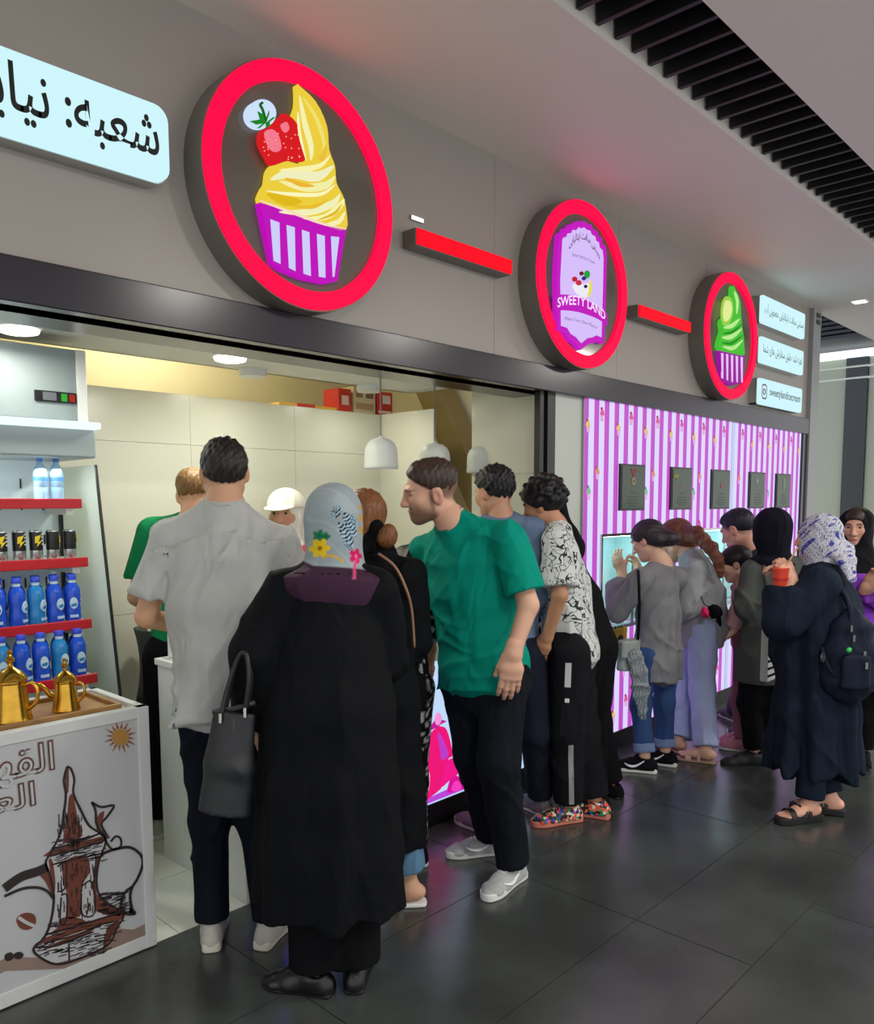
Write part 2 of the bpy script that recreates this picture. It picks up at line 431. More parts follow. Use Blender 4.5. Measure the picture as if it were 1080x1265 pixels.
segs = [(4.18, 4.38, PZ0, PZ1), (4.38, 5.22, WZ[1], PZ1), (4.38, 5.22, PZ0, WZ[0]), (5.22, 5.80, PZ0, PZ1), (5.80, 6.28, WZ[1], PZ1), (5.80, 6.28, PZ0, WZ[0]),
        (6.33, 6.62, WZ[1], PZ1), (6.33, 6.62, PZ0, WZ[0]), (6.62, 7.77, PZ0, PZ1)]
for a, b, c, d in segs:
    MB().box(a, b, FY, FY+.03, c, d).build('light_panel', M_stripe, pw)
MB().box(6.28, 6.33, FY, FY+.03, WZ[1], PZ1).build('joint_strip', emat((190, 215, 245), .95), pw)
MB().box(6.28, 6.33, FY, FY+.03, PZ0, WZ[0]).build('joint_strip', emat((190, 215, 245), .95), pw)
MB().box(7.77, 7.87, FY-.02, FY+.05, 0, 2.25).build('frame', M_band, pw)
MB().box(4.18, 7.77, FY-.003, FY+.10, 0, .119).build('kick_plate', M_black, pw)
MB().box(4.172, 4.182, FY-.004, FY+.05, 0, 2.25).build('edge_trim', M_col, pw)
# little cups of the print: thin coloured film on the panels, one mesh per colour
def cup_print(cx, cz, s=1.0):
    cup = [(cx-.021*s, cz-.005*s), (cx+.021*s, cz-.005*s), (cx+.015*s, cz-.045*s), (cx-.015*s, cz-.045*s)]
    sw = [(cx-.024*s, cz-.006*s), (cx-.026*s, cz+.008*s), (cx-.014*s, cz+.026*s), (cx-.004*s, cz+.05*s), (cx+.012*s, cz+.03*s), (cx+.025*s, cz+.01*s), (cx+.024*s, cz-.006*s)]
    st = [[(cx+o*s, cz-.008*s), (cx+(o+.006)*s, cz-.008*s), (cx+(o*.8+.005)*s, cz-.042*s), (cx+o*.8*s, cz-.042*s)] for o in (-.016, -.003, .010)]
    fr = circle(cx-.012*s, cz+.036*s, .010*s, 8)
    return cup, sw, st, fr
cols = {'y': ((250, 215, 130), (200, 60, 60)), 'p': ((236, 110, 170), (170, 30, 70)), 'o': ((240, 160, 130), (150, 120, 70)), 'g': ((150, 205, 175), (60, 160, 120))}
films = {k: (MB(), MB()) for k in cols}; cupf = MB(); stf = MB()
lat = [('y', .045, -.16), ('p', .20, -.08), ('o', .155, -.44), ('g', .06, -.56), ('p', .17, -.80)]
def blocked(x, z):
    for a, b in WIN:
        if a-.04 < x < b+.04 and WZ[0]-.07 < z < WZ[1]+.07: return True
    for a, b in ((4.58, 4.89), (5.26, 5.57), (5.90, 6.22), (6.60, 6.92), (7.17, 7.50)):
        if a-.04 < x < b+.04 and 1.50 < z < 1.94: return True
    return z < .19 or z > 2.19 or x > 7.73 or x < 4.21 or 6.25 < x < 6.36
for i in range(12):
    for j in range(3):
        for t, dx, dz in lat:
            x = 4.18+.3495*i+dx; z = 2.25+dz-.93*j
            if blocked(x, z): continue
            cup, sw, st, fr = cup_print(x, z, .92)
            y = FY-.0012
            cupf.prism_y(cup, y-.0003, y+.001)
            for q in st: stf.prism_y(q, y-.0008, y)
            films[t][0].prism_y(sw, y-.0005, y+.001); films[t][1].prism_y(fr, y-.001, y)
cupf.build('cup_print', emat((214, 120, 205), .9), pw, kind='stuff'); stf.build('cup_stripe_print', emat((240, 220, 250), .9), pw, kind='stuff')
for t in cols:
    films[t][0].build('ice_cream_print', emat(cols[t][0], .8), pw, kind='stuff'); films[t][1].build('fruit_print', emat(cols[t][1], .7), pw, kind='stuff')
# service windows: steel-framed recesses with cool light inside and a machine front
M_cool = mat('cool_white_lining', (206, 232, 232), .4)
for n, (a, b) in enumerate(WIN):
    w = empty('window_%d' % (n+1), (a, FY, WZ[0]), kind='structure'); w['label'] = 'lit steel service window in the pink wall'
    t = .018
    MB().box(a, b, FY-.012, FY+.05, WZ[1]-t, WZ[1]).box(a, a+t, FY-.012, FY+.05, WZ[0], WZ[1]-t).box(b-t, b, FY-.012, FY+.05, WZ[0], WZ[1]-t).build('frame', M_chrome, w)
    MB().box(a, b, FY-.05, FY+.42, WZ[0]-.02, WZ[0]).build('sill', M_chrome, w)
    MB().box(a+t, b-t, FY+.40, FY+.42, WZ[0], WZ[1]).build('back_panel', M_cool, w)
    MB().box(a, a+t, FY+.05, FY+.42, WZ[0], WZ[1]).build('side_panel', M_cool, w)
    MB().box(b-t, b, FY+.05, FY+.42, WZ[0], WZ[1]).build('side_panel', M_cool, w)
    MB().box(a+t, b-t, FY+.05, FY+.42, WZ[1]-.01, WZ[1]).build('top_panel', M_cool, w)
    MB().box(a+.06, b-.06, FY+.12, FY+.17, WZ[1]-.03, WZ[1]-.012).build('light_tube', emat((205, 250, 255), 14.0), w)
    MB().box((a+b)/2-.006, (a+b)/2+.006, FY+.0, FY+.012, WZ[0], WZ[1]-t).build('mullion', M_chrome, w)
    MB().box(a+.002, b-.002, FY+.424, FY+.43, WZ[0]-.02, WZ[1]).build('backing', M_black, w)
    # soft-serve machine front inside the window
    mcx = a+.20
    g = empty('soft_serve_machine', (mcx, FY+.3, WZ[0]), 'steel soft serve machine inside the %s service window' % ('near' if n == 0 else 'far'), 'machine', 'soft serve machines')
    MB().box(mcx-.13, mcx+.13, FY+.22, FY+.39, WZ[0], WZ[0]+.47).build('body', M_chrome, g, bevel=.01)
    MB().box(mcx-.11, mcx+.11, FY+.20, FY+.225, WZ[0]+.26, WZ[0]+.44).build('front_plate', M_white, g, bevel=.006)
    for dx in (-.06, 0, .06):
        MB().lathe(mcx+dx, FY+.185, [(.012, WZ[0]+.17), (.018, WZ[0]+.20), (.02, WZ[0]+.27), (.012, WZ[0]+.29)], 12).build('spout', M_white, g, smooth=True)
        MB().tube([(mcx+dx, FY+.18, WZ[0]+.29), (mcx+dx, FY+.15, WZ[0]+.34)], .006, 8).build('lever', M_black, g)
    MB().box(mcx-.11, mcx+.11, FY+.12, FY+.22, WZ[0], WZ[0]+.02).build('drip_tray', M_chrome, g)
# five green award plaques
PL = [(4.58, 4.89, 'with a red ribbon medal, nearest the pillar'), (5.26, 5.57, 'with a yellow sprig, second from the pillar'), (5.90, 6.22, 'with a small red mark, third from the pillar'),
      (6.60, 6.92, 'fourth from the pillar, above the bent heads'), (7.17, 7.50, 'with pale figure, farthest from the pillar')]
M_plq = mat('dark_green_plaque', (50, 70, 48), .3); M_plf = mat('plaque_frame', (34, 28, 30), .35)
for i, (a, b, lab) in enumerate(PL):
    p = empty('award_plaque', (a, FY, 1.575), 'dark green framed plaque '+lab, 'plaque', 'award plaques on the striped wall')
    MB().box(a, b, FY-.02, FY-.002, 1.575, 1.875).build('frame', M_plf, p, bevel=.003)
    MB().box(a+.014, b-.014, FY-.023, FY-.018, 1.59, 1.86).build('plate', M_plq, p)
    cx = (a+b)/2; y = FY-.024
    red = pmat((120, 25, 35)); dg = pmat((28, 58, 34)); yl = pmat((170, 170, 70)); pk = pmat((150, 70, 70))
    if i == 0:
        MB().prism_y([(cx-.045, 1.845), (cx+.045, 1.845), (cx+.006, 1.795), (cx-.006, 1.795)], y-.001, y+.001).build('ribbon', red, p)
        MB().ring_y(cx, 1.765, .026, .012, y-.001, y+.001, 24).build('medal', pmat((150, 130, 90)), p)
    elif i == 1:
        for k in range(5):
            q = math.radians(-60+28*k); MB().prism_y(stroke([(a+.06, 1.79), (a+.06+.05*math.sin(q), 1.79+.05*math.cos(q))], [.012, .004]), y-.001, y+.001).build('sprig_leaf', yl, p)
        MB().box(cx-.03, cx+.03, y-.001, y+.001, 1.745, 1.752).build('emblem_line', pk, p); MB().box(cx-.025, cx+.025, y-.001, y+.001, 1.725, 1.731).build('emblem_line', pk, p)
    elif i == 2:
        MB().prism_y(circle(cx, 1.755, .022, 14), y-.001, y+.001).build('emblem', pk, p)
    elif i == 3:
        MB().prism_y(circle(cx-.02, 1.80, .022, 14), y-.001, y+.001).build('emblem', pmat((150, 150, 170)), p)
    else:
        MB().prism_y([(cx-.03, 1.83), (cx+.03, 1.83), (cx+.02, 1.74), (cx-.02, 1.74)], y-.001, y+.001).build('emblem', pmat((120, 140, 105)), p)
    for k, (w, z) in enumerate(((.035, 1.688), (.06, 1.660), (.075, 1.640), (.08, 1.62), (.05, 1.605))):
        MB().box(cx-w, cx+w, y-.0005, y+.001, z, z+.006).build('text_line', dg, p)
# ================================================================ SIGNS ON THE FASCIA
M_drum = mat('sign_drum_grey', (112, 106, 98), .35); M_acr = mat('smoked_acrylic', (104, 99, 90), .12)
RING = emat((255, 2, 62), 1.35)
SY = 2.62
def ring_sign(cx, label):
    cz = 2.845
    s = empty('round_sign', (cx, FY, cz), label, 'sign', 'round red ring signs')
    MB().ring_y(cx, cz, .458, .435, SY+.004, FY, 72).build('drum', M_drum, s, smooth=True)
    MB().prism_y(circle(cx, cz, .44, 72), SY+.012, SY+.03).build('face_plate', M_acr, s)
    MB().ring_y(cx, cz, .452, .383, SY-.008, SY+.016, 96).build('neon_ring', RING, s, smooth=True)
    for k in range(3):
        a = math.radians(60+120*k); MB().tube([(cx+.40*math.cos(a), SY+.02, cz+.40*math.sin(a)), (cx+.40*math.cos(a), FY, cz+.40*math.sin(a))], .008, 6).build('spacer', M_chrome, s)
    return s
YA = SY-.02
def art(s, name, pts, col, lvl=0, e=1.0, sm=0, parent=None):
    """flat backlit shape: outline in photo pixels"""
    P = xz(pts, YA)
    if sm: P = smooth_poly(P, sm)
    return MB().prism_y(P, YA-.0015*lvl, SY+.012 if lvl == 0 else YA+.004).build(name, emat(col, e), parent or s)
# ---- vanilla cup sign
s1 = ring_sign(2.035, 'large red neon ring sign with a yellow soft serve cup and strawberry')
cup = art(s1, 'cup', [(321, 250), (428, 284), (417, 347), (404, 350), (375, 344), (350, 334), (337, 325)], (190, 10, 185))
for q in ([(334, 271), (345, 275), (346.5, 326), (338, 322)], [(354, 278), (364, 281), (365, 335), (357, 331)], [(373, 284), (382, 287), (384, 341), (375, 338)],
          [(391.5, 289), (401, 291.5), (402, 343), (394, 342)], [(409, 292), (419, 293), (413, 342), (411, 342)]):
    art(s1, 'cup_stripe', q, (205, 206, 250), 1, parent=cup)
swirl = art(s1, 'ice_cream', [(368.5, 106), (369, 105), (369.5, 105.5), (390, 125), (404, 155), (407, 185), (414, 205), (416, 226), (424, 242), (428, 260), (427.5, 284), (400, 278), (372, 268), (345, 257), (322, 248), (326, 232), (330, 226), (332, 212), (338, 203), (350, 198), (374, 202), (372, 180), (362, 150), (368, 130)], (236, 205, 60), sm=3)
_lk = [0]
def lick(pts, w, col, lvl=1):
    _lk[0] += 1; lvl = 1+_lk[0]*.12
    P = smooth_poly(xz(pts, YA), 5, False); n = len(P)
    ws = [max(.002, w*math.sin(PI*(k+.6)/(n+.2))) for k in range(n)]
    MB().prism_y(stroke(P, ws), YA-.0015*lvl, YA+.004).build('swirl_lick', emat(col, 1.0), swirl)
for pts, w, col in (([(370, 118), (376, 150), (384, 180), (384, 198)], .030, (245, 240, 175)), ([(374, 120), (390, 145), (400, 175), (399, 192)], .020, (240, 225, 110)), ([(368, 138), (370, 165), (378, 198)], .014, (250, 245, 190)),
                    ([(334, 222), (360, 214), (392, 218), (412, 205)], .040, (240, 238, 190)), ([(345, 210), (370, 209), (395, 205), (408, 192)], .018, (247, 243, 170)), ([(345, 224), (375, 232), (402, 229), (414, 218)], .030, (243, 238, 165)),
                    ([(330, 236), (360, 240), (396, 240), (414, 228)], .014, (250, 245, 190)), ([(330, 240), (352, 248), (372, 249)], .036, (222, 184, 20)), ([(345, 262), (380, 262), (410, 252), (420, 240)], .028, (240, 240, 185)),
                    ([(375, 270), (402, 268), (420, 254), (425, 246)], .024, (246, 244, 170)), ([(400, 278), (418, 274), (426, 262)], .018, (246, 240, 180)), ([(352, 220), (370, 228), (388, 230)], .016, (236, 180, 50)), ([(392, 192), (398, 196), (402, 180)], .02, (235, 190, 60)),
                    ([(360, 255), (385, 256), (405, 247)], .014, (232, 190, 40)), ([(392, 272), (412, 264), (422, 252)], .010, (226, 180, 40)), ([(322, 248), (345, 257), (372, 267), (400, 277), (427, 283)], .010, (250, 220, 190))):
    lick(pts, w, col)
art(s1, 'cream_bubble', circle(324, 140, 17.5), (205, 225, 250), 0)
berry = art(s1, 'strawberry', [(320, 163), (330, 158), (342, 147), (350, 140), (362, 147), (370, 160), (374, 180), (376, 199), (355, 199), (334, 205), (326, 195), (318, 178)], (214, 22, 30), 1, sm=4)
art(s1, 'berry_gloss', [(326, 164), (336, 160), (344, 168), (347, 184), (338, 188), (330, 180)], (245, 120, 140), 2, parent=berry, sm=3)
art(s1, 'berry_gloss', [(346, 155), (354, 151), (357, 160), (351, 164)], (245, 120, 140), 2, parent=berry, sm=3)
for k in range(34):
    q = random.uniform(0, 1); rr = random.uniform(0, 1)
    x = 324+rr*46; y = 165+q*33+(rr-.4)*2
    if x < 330 and y > 190: continue
    art(s1, 'berry_seed', circle(x, y, .75, 6), (250, 190, 160), 2, parent=berry)
for a in ((309, 150), (318, 138), (332, 137), (340, 145), (333, 156), (318, 158)):
    art(s1, 'berry_leaf', [(328, 152), ((328+a[0])/2+2, (150+a[1])/2-2), a, ((328+a[0])/2-2, (154+a[1])/2+2)], (20, 130, 30), 3, parent=berry)
MB().prism_y(stroke(smooth_poly(xz([(328, 150), (324, 136), (321, 130), (324, 127)], YA), 4, False), .008), YA-.006, YA+.004).build('berry_stalk', emat((10, 90, 20), 1), berry)
# ---- middle badge sign
s2 = ring_sign(3.985, 'middle red ring sign with purple badge reading SWEETY LAND')
bo = [(691, 290), (692.5, 287), (697, 286), (698, 281.5), (703.5, 281), (705.5, 276.5), (711, 277), (714, 273), (718, 274.5), (722, 273), (726, 276.5), (731, 277.5), (733, 283), (738, 285.5), (739.5, 291.5), (743.5, 294), (744.5, 301), (748.5, 304), (750, 316), (749, 360), (747, 424), (740, 421), (734, 424), (727, 425), (718, 432), (711, 424), (703, 419), (698, 411), (689, 408), (688, 345)]
badge = art(s2, 'badge', bo, (196, 22, 190))
cxp, cyp = 718.5, 352
art(s2, 'badge_field', [(cxp+(x-cxp)*.86, cyp+(y-cyp)*.90) for x, y in bo], (214, 190, 250), 1, parent=badge)
# ribbon with the name
up = [(684, 364.5), (697, 364), (711, 366), (724, 371), (736, 378), (749, 387)]; dn = [(750, 402), (738, 394), (724, 388.5), (711, 385), (697, 383.5), (685, 384)]
rib = art(s2, 'ribbon', smooth_poly(up, 4, False)+smooth_poly(dn, 4, False), (190, 20, 188), 3)
def arc_text(body, x0, x1, y0, y1, sag, m, par, name, lvl=5, bold=0.0):
    """lettering between photo pixels x0,y0 .. x1,y1 (baseline ends), sag lifts the middle"""
    a = at_y(x0, y0[0], YA); b = at_y(x1, y1[0], YA); c = at_y(x0, y0[1], YA)
    o = text(name, body, m, par, 0, 1, 0, 1, YA-.0015*lvl, bold=bold)
    off = woff(par); n = len(o.data.vertices); co_ = np.empty(n*3); o.data.vertices.foreach_get('co', co_); co_ = co_.reshape(-1, 3)
    u = co_[:, 0]+off[0]; v = co_[:, 2]+off[2]; h = c[2]-a[2]
    co_[:, 0] = a[0]+(b[0]-a[0])*u-off[0]; co_[:, 2] = a[2]+(b[2]-a[2])*u+h*v+sag*4*u*(1-u)-off[2]
    o.data.vertices.foreach_set('co', co_.ravel()); o.data.update(); return o
arc_text('SWEETY LAND', 687.5, 746.5, (380.5, 368.5), (396.5, 386), .045, emat((250, 225, 255), 1.1), rib, 'lettering', bold=.012)
arc_text(arabic('بستنی سافت ایتالیایی'), 702, 740, (309, 297), (324, 316), .075, emat((90, 10, 70), .8), badge, 'lettering', 4, .012)
arc_text('Italian Soft Ice Cream', 706, 734, (316.5, 312.5), (327, 323), .006, emat((120, 90, 150), .8), badge, 'lettering', 4)
arc_text('Make Your Own Flavor', 697, 737, (395.5, 391.5), (407, 402.5), .010, emat((110, 80, 140), .8), badge, 'lettering', 4)
for nm, c, r_, col in (('berry_print', (709.5, 345), 3.2, (190, 30, 45)), ('berry_print', (714.5, 349.5), 3.4, (200, 40, 55)), ('berry_print', (718, 338), 2.6, (110, 20, 40)), ('berry_print', (721, 344), 2.6, (30, 50, 120)), ('berry_print', (723, 354), 2.2, (25, 30, 70))):
    art(s2, nm, circle(c[0], c[1], r_, 12), col, 3, parent=badge)
art(s2, 'leaf_print', circle(725, 339, 5, 12, .75), (30, 160, 50), 2, parent=badge)
art(s2, 'cream_print', [(707, 351), (716, 352), (728, 350), (731, 358), (727, 367), (717, 366), (710, 360)], (235, 235, 245), 2, parent=badge, sm=3)
art(s2, 'banana_print', [(728, 346), (731, 352), (730, 362), (725, 368), (727, 358)], (232, 220, 90), 3, parent=badge, sm=3)
# ---- lime cup sign
s3 = ring_sign(5.945, 'far red ring sign with a green soft serve cup and lime slice')
cup = art(s3, 'cup', [(888.5, 433), (921, 440), (917, 473), (905, 476), (893, 471)], (150, 20, 150))
for k in range(5):
    x = 891+k*6; y = 436+k*1.2
    art(s3, 'cup_stripe', [(x, y), (x+2.9, y+.6), (x+2.6, y+34-abs(k-2)), (x+.8, y+33-abs(k-2))], (232, 190, 250), 1, parent=cup)
sw3 = art(s3, 'ice_cream', [(906, 353), (911, 362), (915, 374), (916, 390), (917, 402), (919, 415), (920, 430), (919, 439), (905, 437), (889, 431), (890, 418), (893, 408), (892, 396), (904, 384), (905, 368)], (70, 190, 50), sm=3)
for pts, w in (([(907, 360), (911, 372), (910, 388)], .05), ([(894, 405), (905, 402), (914, 394)], .035), ([(892, 417), (904, 416), (917, 406)], .035), ([(893, 428), (906, 430), (918, 420)], .03)):
    P = smooth_poly(xz(pts, YA), 5, False); n = len(P)
    MB().prism_y(stroke(P, [max(.003, w*math.sin(PI*(k+.6)/(n+.2))) for k in range(n)]), YA-.0015, YA+.004).build('swirl_lick', emat((180, 235, 140), 1), sw3)
for pts, w in (([(893, 412), (905, 410), (917, 400)], .02), ([(892, 423), (904, 424), (918, 414)], .02)):
    P = smooth_poly(xz(pts, YA), 5, False); n = len(P)
    MB().prism_y(stroke(P, [max(.003, w*math.sin(PI*(k+.6)/(n+.2))) for k in range(n)]), YA-.0022, YA+.004).build('swirl_lick', emat((25, 140, 25), 1), sw3)
lime = art(s3, 'lime_slice', [(898, 366), (904, 370), (906, 383), (902, 398), (894, 402), (891, 388), (893, 372)], (150, 205, 70), 1, sm=4)
art(s3, 'lime_flesh', [(898, 371), (903, 374), (904, 384), (901, 394), (895, 397), (893, 386), (895, 374)], (222, 238, 150), 2, parent=lime, sm=4)
# ---- red bars between the rings
for x0, x1, lab in ((2.67, 3.36, 'red glowing bar on fascia between the yellow cup ring and the badge ring'), (4.64, 5.34, 'red glowing bar on fascia between the badge ring and the green cup ring')):
    b = empty('light_bar', (x0, FY, 2.80), lab, 'sign', 'red light bars')
    MB().box(x0, x1, SY+.035, FY, 2.785, 2.862).build('housing', M_drum, b, bevel=.004)
    MB().box(x0+.004, x1-.004, SY+.022, SY+.035, 2.789, 2.858).build('diffuser', emat((255, 4, 30), 1.2), b, bevel=.003)
# ---- white light boxes
LB = emat((206, 246, 252), 1.0); LK = pmat((8, 12, 16), .4)
def light_box(x0, x1, z0, z1, r, label):
    b = empty('light_box', (x0, FY, z0), label, 'sign', 'white light box signs')
    MB().prism_y(rrect(x0, x1, z0, z1, r), SY+.05, FY).build('housing', M_chrome, b)
    MB().prism_y(rrect(x0+.003, x1-.003, z0+.003, z1-.003, r), SY+.03, SY+.05).build('diffuser', LB, b)
    return b
b = light_box(.25, 1.475, 2.715, 2.97, .05, 'large white light box at left with black Persian lettering')
text('lettering', arabic('شعبه: نیایش'), LK, b, .74, 1.435, 2.755, 2.935, SY+.027, bold=.012)
b = light_box(6.55, 7.50, 3.045, 3.265, .02, 'topmost of three small light boxes by the end column')
text('lettering', arabic('بستنی سافت ایتالیایی معجونی آب'), LK, b, 6.60, 7.46, 3.115, 3.205, SY+.027)
b = light_box(6.55, 7.50, 2.735, 2.945, .02, 'middle one of three small light boxes by the end column')
text('lettering', arabic('تهیه شده طبق سفارش های شما'), LK, b, 6.60, 7.46, 2.80, 2.89, SY+.027)
b = light_box(6.55, 7.50, 2.41, 2.62, .02, 'lowest of three small light boxes, with a camera icon and handle')
text('lettering', 'sweetylandicecream', LK, b, 6.76, 7.45, 2.475, 2.56, SY+.027, bold=.01)
m = MB(); o1 = rrect(6.595, 6.70, 2.455, 2.575, .03); i1 = rrect(6.607, 6.688, 2.467, 2.563, .022)
n = len(o1); vs = [(x, SY+.026, z) for x, z in o1]+[(x, SY+.026, z) for x, z in i1]
m.add(vs, [(k, (k+1) % n, (k+1) % n+n, k+n) for k in range(n)]).ring_y(6.6475, 2.515, .026, .018, SY+.0255, SY+.029, 20).build('camera_icon', pmat((120, 70, 80)), b)
# small spot fittings on the fascia above the first bar
sp = empty('fascia_spotlight', (2.70, FY-.02, 2.94), 'tiny white spotlight on the fascia above the first red bar', 'lamp')
MB().box(2.715, 2.80, FY-.012, FY, 2.925, 2.945).build('body', M_chrome, sp, bevel=.003)
MB().box(2.72, 2.795, FY-.014, FY-.011, 2.927, 2.943).build('lens', emat((255, 255, 250), 2), sp)
# ================================================================ COUNTER WITH THE SCOOTER PRINT
ct = empty('counter', (1.76, FY, 0), 'white shop counter with a backlit scooter print on its front', 'counter')
MB().box(1.76, 1.80, FY, 3.42, 0, .90).build('end_panel', M_white, ct, bevel=.003)
MB().box(1.80, 3.76, FY+.05, 3.38, .12, .86).build('carcass', M_white, ct)
MB().box(1.75, 3.77, FY-.005, 3.43, .90, .93).build('worktop', M_white, ct, bevel=.004)
MB().box(1.80, 3.76, FY-.005, FY+.05, .845, .90).build('fascia_rail', mat('grey_counter_rail', (178, 180, 172), .35), ct)
MB().box(1.80, 3.76, FY-.003, FY+.12, 0, .119).build('kick_plate', M_black, ct)
MB().box(1.785, 1.80, FY-.012, FY+.03, 0, .90).build('corner_trim', M_black, ct)
scr = MB().box(1.80, 3.76, FY, FY+.05, .12, .845).build('light_panel', emat((188, 214, 246), 1.05), ct)
def pj(x, y): return (500+x/4.517, 780+y/4.517)
def sc_art(name, pts, col, lvl, sm=3):
    P = xz([pj(*p) for p in pts], FY)
    if sm: P = smooth_poly(P, sm)
    MB().prism_y(P, FY-.0008*lvl-.001, FY+.002).build(name, emat(col, 1.0), scr)
sc_art('hill_print', [(395, 752), (335, 800), (240, 880), (110, 940), (-260, 1100), (-260, 1150), (110, 968), (396, 856)], (188, 70, 215), 1, 0)
MB().box(1.80, 2.10, FY-.002, FY+.001, .12, .845).build('violet_print', emat((104, 84, 235), 1.0), scr)
sc_art('scooter_wheel_print', [(240, 900), (245, 850), (262, 815), (290, 805), (325, 830), (335, 870), (300, 885)], (214, 20, 150), 2)
sc_art('scooter_tyre_print', [(262, 890), (268, 850), (290, 832), (308, 850), (312, 880)], (245, 60, 190), 3)
sc_art('scooter_seat_print', [(110, 690), (60, 700), (-40, 740), (-60, 800), (20, 830), (112, 800)], (200, 30, 130), 2)
sc_art('scooter_rear_print', [(110, 800), (20, 825), (-60, 870), (-100, 960), (-60, 1030), (60, 990), (120, 940)], (236, 20, 120), 3)
sc_art('scooter_body_print', [(108, 940), (112, 760), (120, 610), (150, 560), (195, 530), (232, 548), (258, 640), (262, 695), (235, 720), (205, 860), (190, 885), (140, 925)], (238, 22, 118), 4)
sc_art('scooter_panel_print', [(112, 640), (122, 760), (138, 800), (132, 880), (116, 900), (112, 780)], (250, 170, 215), 5)
sc_art('scooter_shade_print', [(182, 560), (205, 590), (236, 660), (240, 690), (205, 720), (190, 640)], (190, 60, 200), 5)
sc_art('scooter_fender_print', [(198, 868), (215, 780), (236, 722), (270, 706), (305, 692), (334, 716), (322, 762), (290, 798), (245, 832)], (240, 24, 140), 6)
sc_art('scooter_handle_print', [(108, 552), (135, 540), (165, 500), (185, 525), (232, 500), (205, 492), (190, 530), (150, 548)], (190, 30, 150), 5, 0)
sc_art('scooter_lamp_print', [(165, 500), (172, 468), (186, 452), (198, 464), (203, 490), (192, 515), (175, 522)], (246, 150, 215), 6)
# glass display case standing on the worktop with tubs of toppings
gc = empty('display_case', (2.1, 2.85, .93), 'low glass display case of topping tubs on the counter', 'display case')
M_gl = glass('display_glass', (.93, .97, .95))
MB().box(2.15, 3.70, 2.79, 2.796, .93, 1.20).build('front_glass', M_gl, gc)
MB().box(2.15, 3.70, 2.79, 3.12, 1.20, 1.206).build('top_glass', M_gl, gc)
MB().box(2.15, 2.156, 2.796, 3.12, .93, 1.20).build('side_glass', M_gl, gc)
MB().box(3.694, 3.70, 2.796, 3.12, .93, 1.20).build('side_glass', M_gl, gc)
MB().box(2.15, 3.70, 2.785, 2.80, .93, .945).build('rail', M_chrome, gc)
for i in range(8):
    x = 2.27+.18*i; c = [(190, 30, 40), (240, 225, 190), (90, 50, 30), (230, 180, 60), (200, 60, 90), (245, 240, 230), (120, 160, 60), (190, 30, 50)][i]
    t = empty('topping_tub', (x, 2.95, .945), ['tub of red berry topping', 'tub of cream topping', 'tub of chocolate topping', 'tub of honey coloured topping', 'tub of pink topping', 'tub of white coconut topping', 'tub of green pistachio topping', 'tub of dark red topping'][i]+' in the glass display case', 'tub', 'topping tubs')
    MB().box(x-.075, x+.075, 2.85, 3.08, .931, 1.03).build('pan', M_chrome, t, bevel=.008)
    m = MB()
    for k in range(26):
        a, b_, r = x+random.uniform(-.055, .055), random.uniform(2.875, 3.055), random.uniform(.012, .02)
        m.lathe(a, b_, [(r*.5, 1.022), (r, 1.03), (r*.8, 1.03+r*.7), (r*.2, 1.03+r)], 7)
    m.build('topping', pmat(c, .4), t, kind='stuff', smooth='all')
yb_ = empty('yellow_bag', (4.50, FY-.08, .70), 'small yellow carrier bag hanging from the near service window sill', 'bag')
MB().add([(4.44, FY-.075, .70), (4.60, FY-.075, .70), (4.62, FY-.068, .825), (4.43, FY-.068, .825), (4.44, FY-.03, .70), (4.60, FY-.03, .70), (4.62, FY-.054, .825), (4.43, FY-.054, .825)],
         [(0, 1, 2, 3), (5, 4, 7, 6), (4, 0, 3, 7), (1, 5, 6, 2), (0, 4, 5, 1), (3, 2, 6, 7)]).build('bag_body', mat('yellow_bag_film', (228, 184, 30), .45), yb_, bevel=.006)
for dx in (.05, .13):
    MB().tube([(4.43+dx, FY-.061, .82), (4.43+dx, FY-.061, .845)], .004, 6).build('handle', M_black, yb_)
MB().prism_y([(4.49, .75), (4.55, .75), (4.545, .775), (4.52, .785), (4.495, .775)], FY-.079, FY-.072).build('print', M_black, yb_)
# till and white printer box on the counter
tl = empty('till_box', (1.80, 3.12, .93), 'white cash drawer box on the left end of the counter', 'box')
MB().box(1.80, 2.06, 3.10, 3.40, .931, 1.045).build('case', M_white, tl, bevel=.006)
MB().box(1.83, 2.03, 3.094, 3.10, .95, 1.02).build('drawer_front', mat('pale_plastic', (205, 207, 202), .4), tl, bevel=.003)

# ================================================================ COFFEE KIOSK
KX0, KX1, KY0, KY1, KZ = -.10, 1.36, 2.72, 3.16, .905
ks = empty('coffee_kiosk', ((KX0+KX1)/2, KY0, 0), 'white framed coffee kiosk printed with a brown coffee pot sketch', 'kiosk')
M_frame = mat('white_aluminium', (205, 208, 206), .4); M_print = mat('satin_print', (186, 188, 190), .3)
MB().box(KX0+.01, KX1-.01, KY0+.012, KY1-.01, .02, KZ-.03).build('body', M_white, ks)
MB().box(KX0, KX1, KY0, KY0+.04, KZ-.04, KZ).build('frame_rail', M_frame, ks, bevel=.003)
MB().box(KX0, KX1, KY0, KY0+.04, .005, .055).build('frame_rail', M_frame, ks, bevel=.003)
MB().box(KX1-.042, KX1, KY0-.002, KY0+.04, .005, KZ).build('frame_post', M_frame, ks, bevel=.003)
MB().box(KX0, KX0+.042, KY0-.002, KY0+.04, .005, KZ).build('frame_post', M_frame, ks, bevel=.003)
MB().box(KX1-.03, KX1, KY0+.04, KY1, KZ-.04, KZ).build('top_rim', M_frame, ks, bevel=.003)
MB().box(KX0, KX1, KY1-.03, KY1, KZ-.04, KZ).build('top_rim', M_frame, ks, bevel=.003)
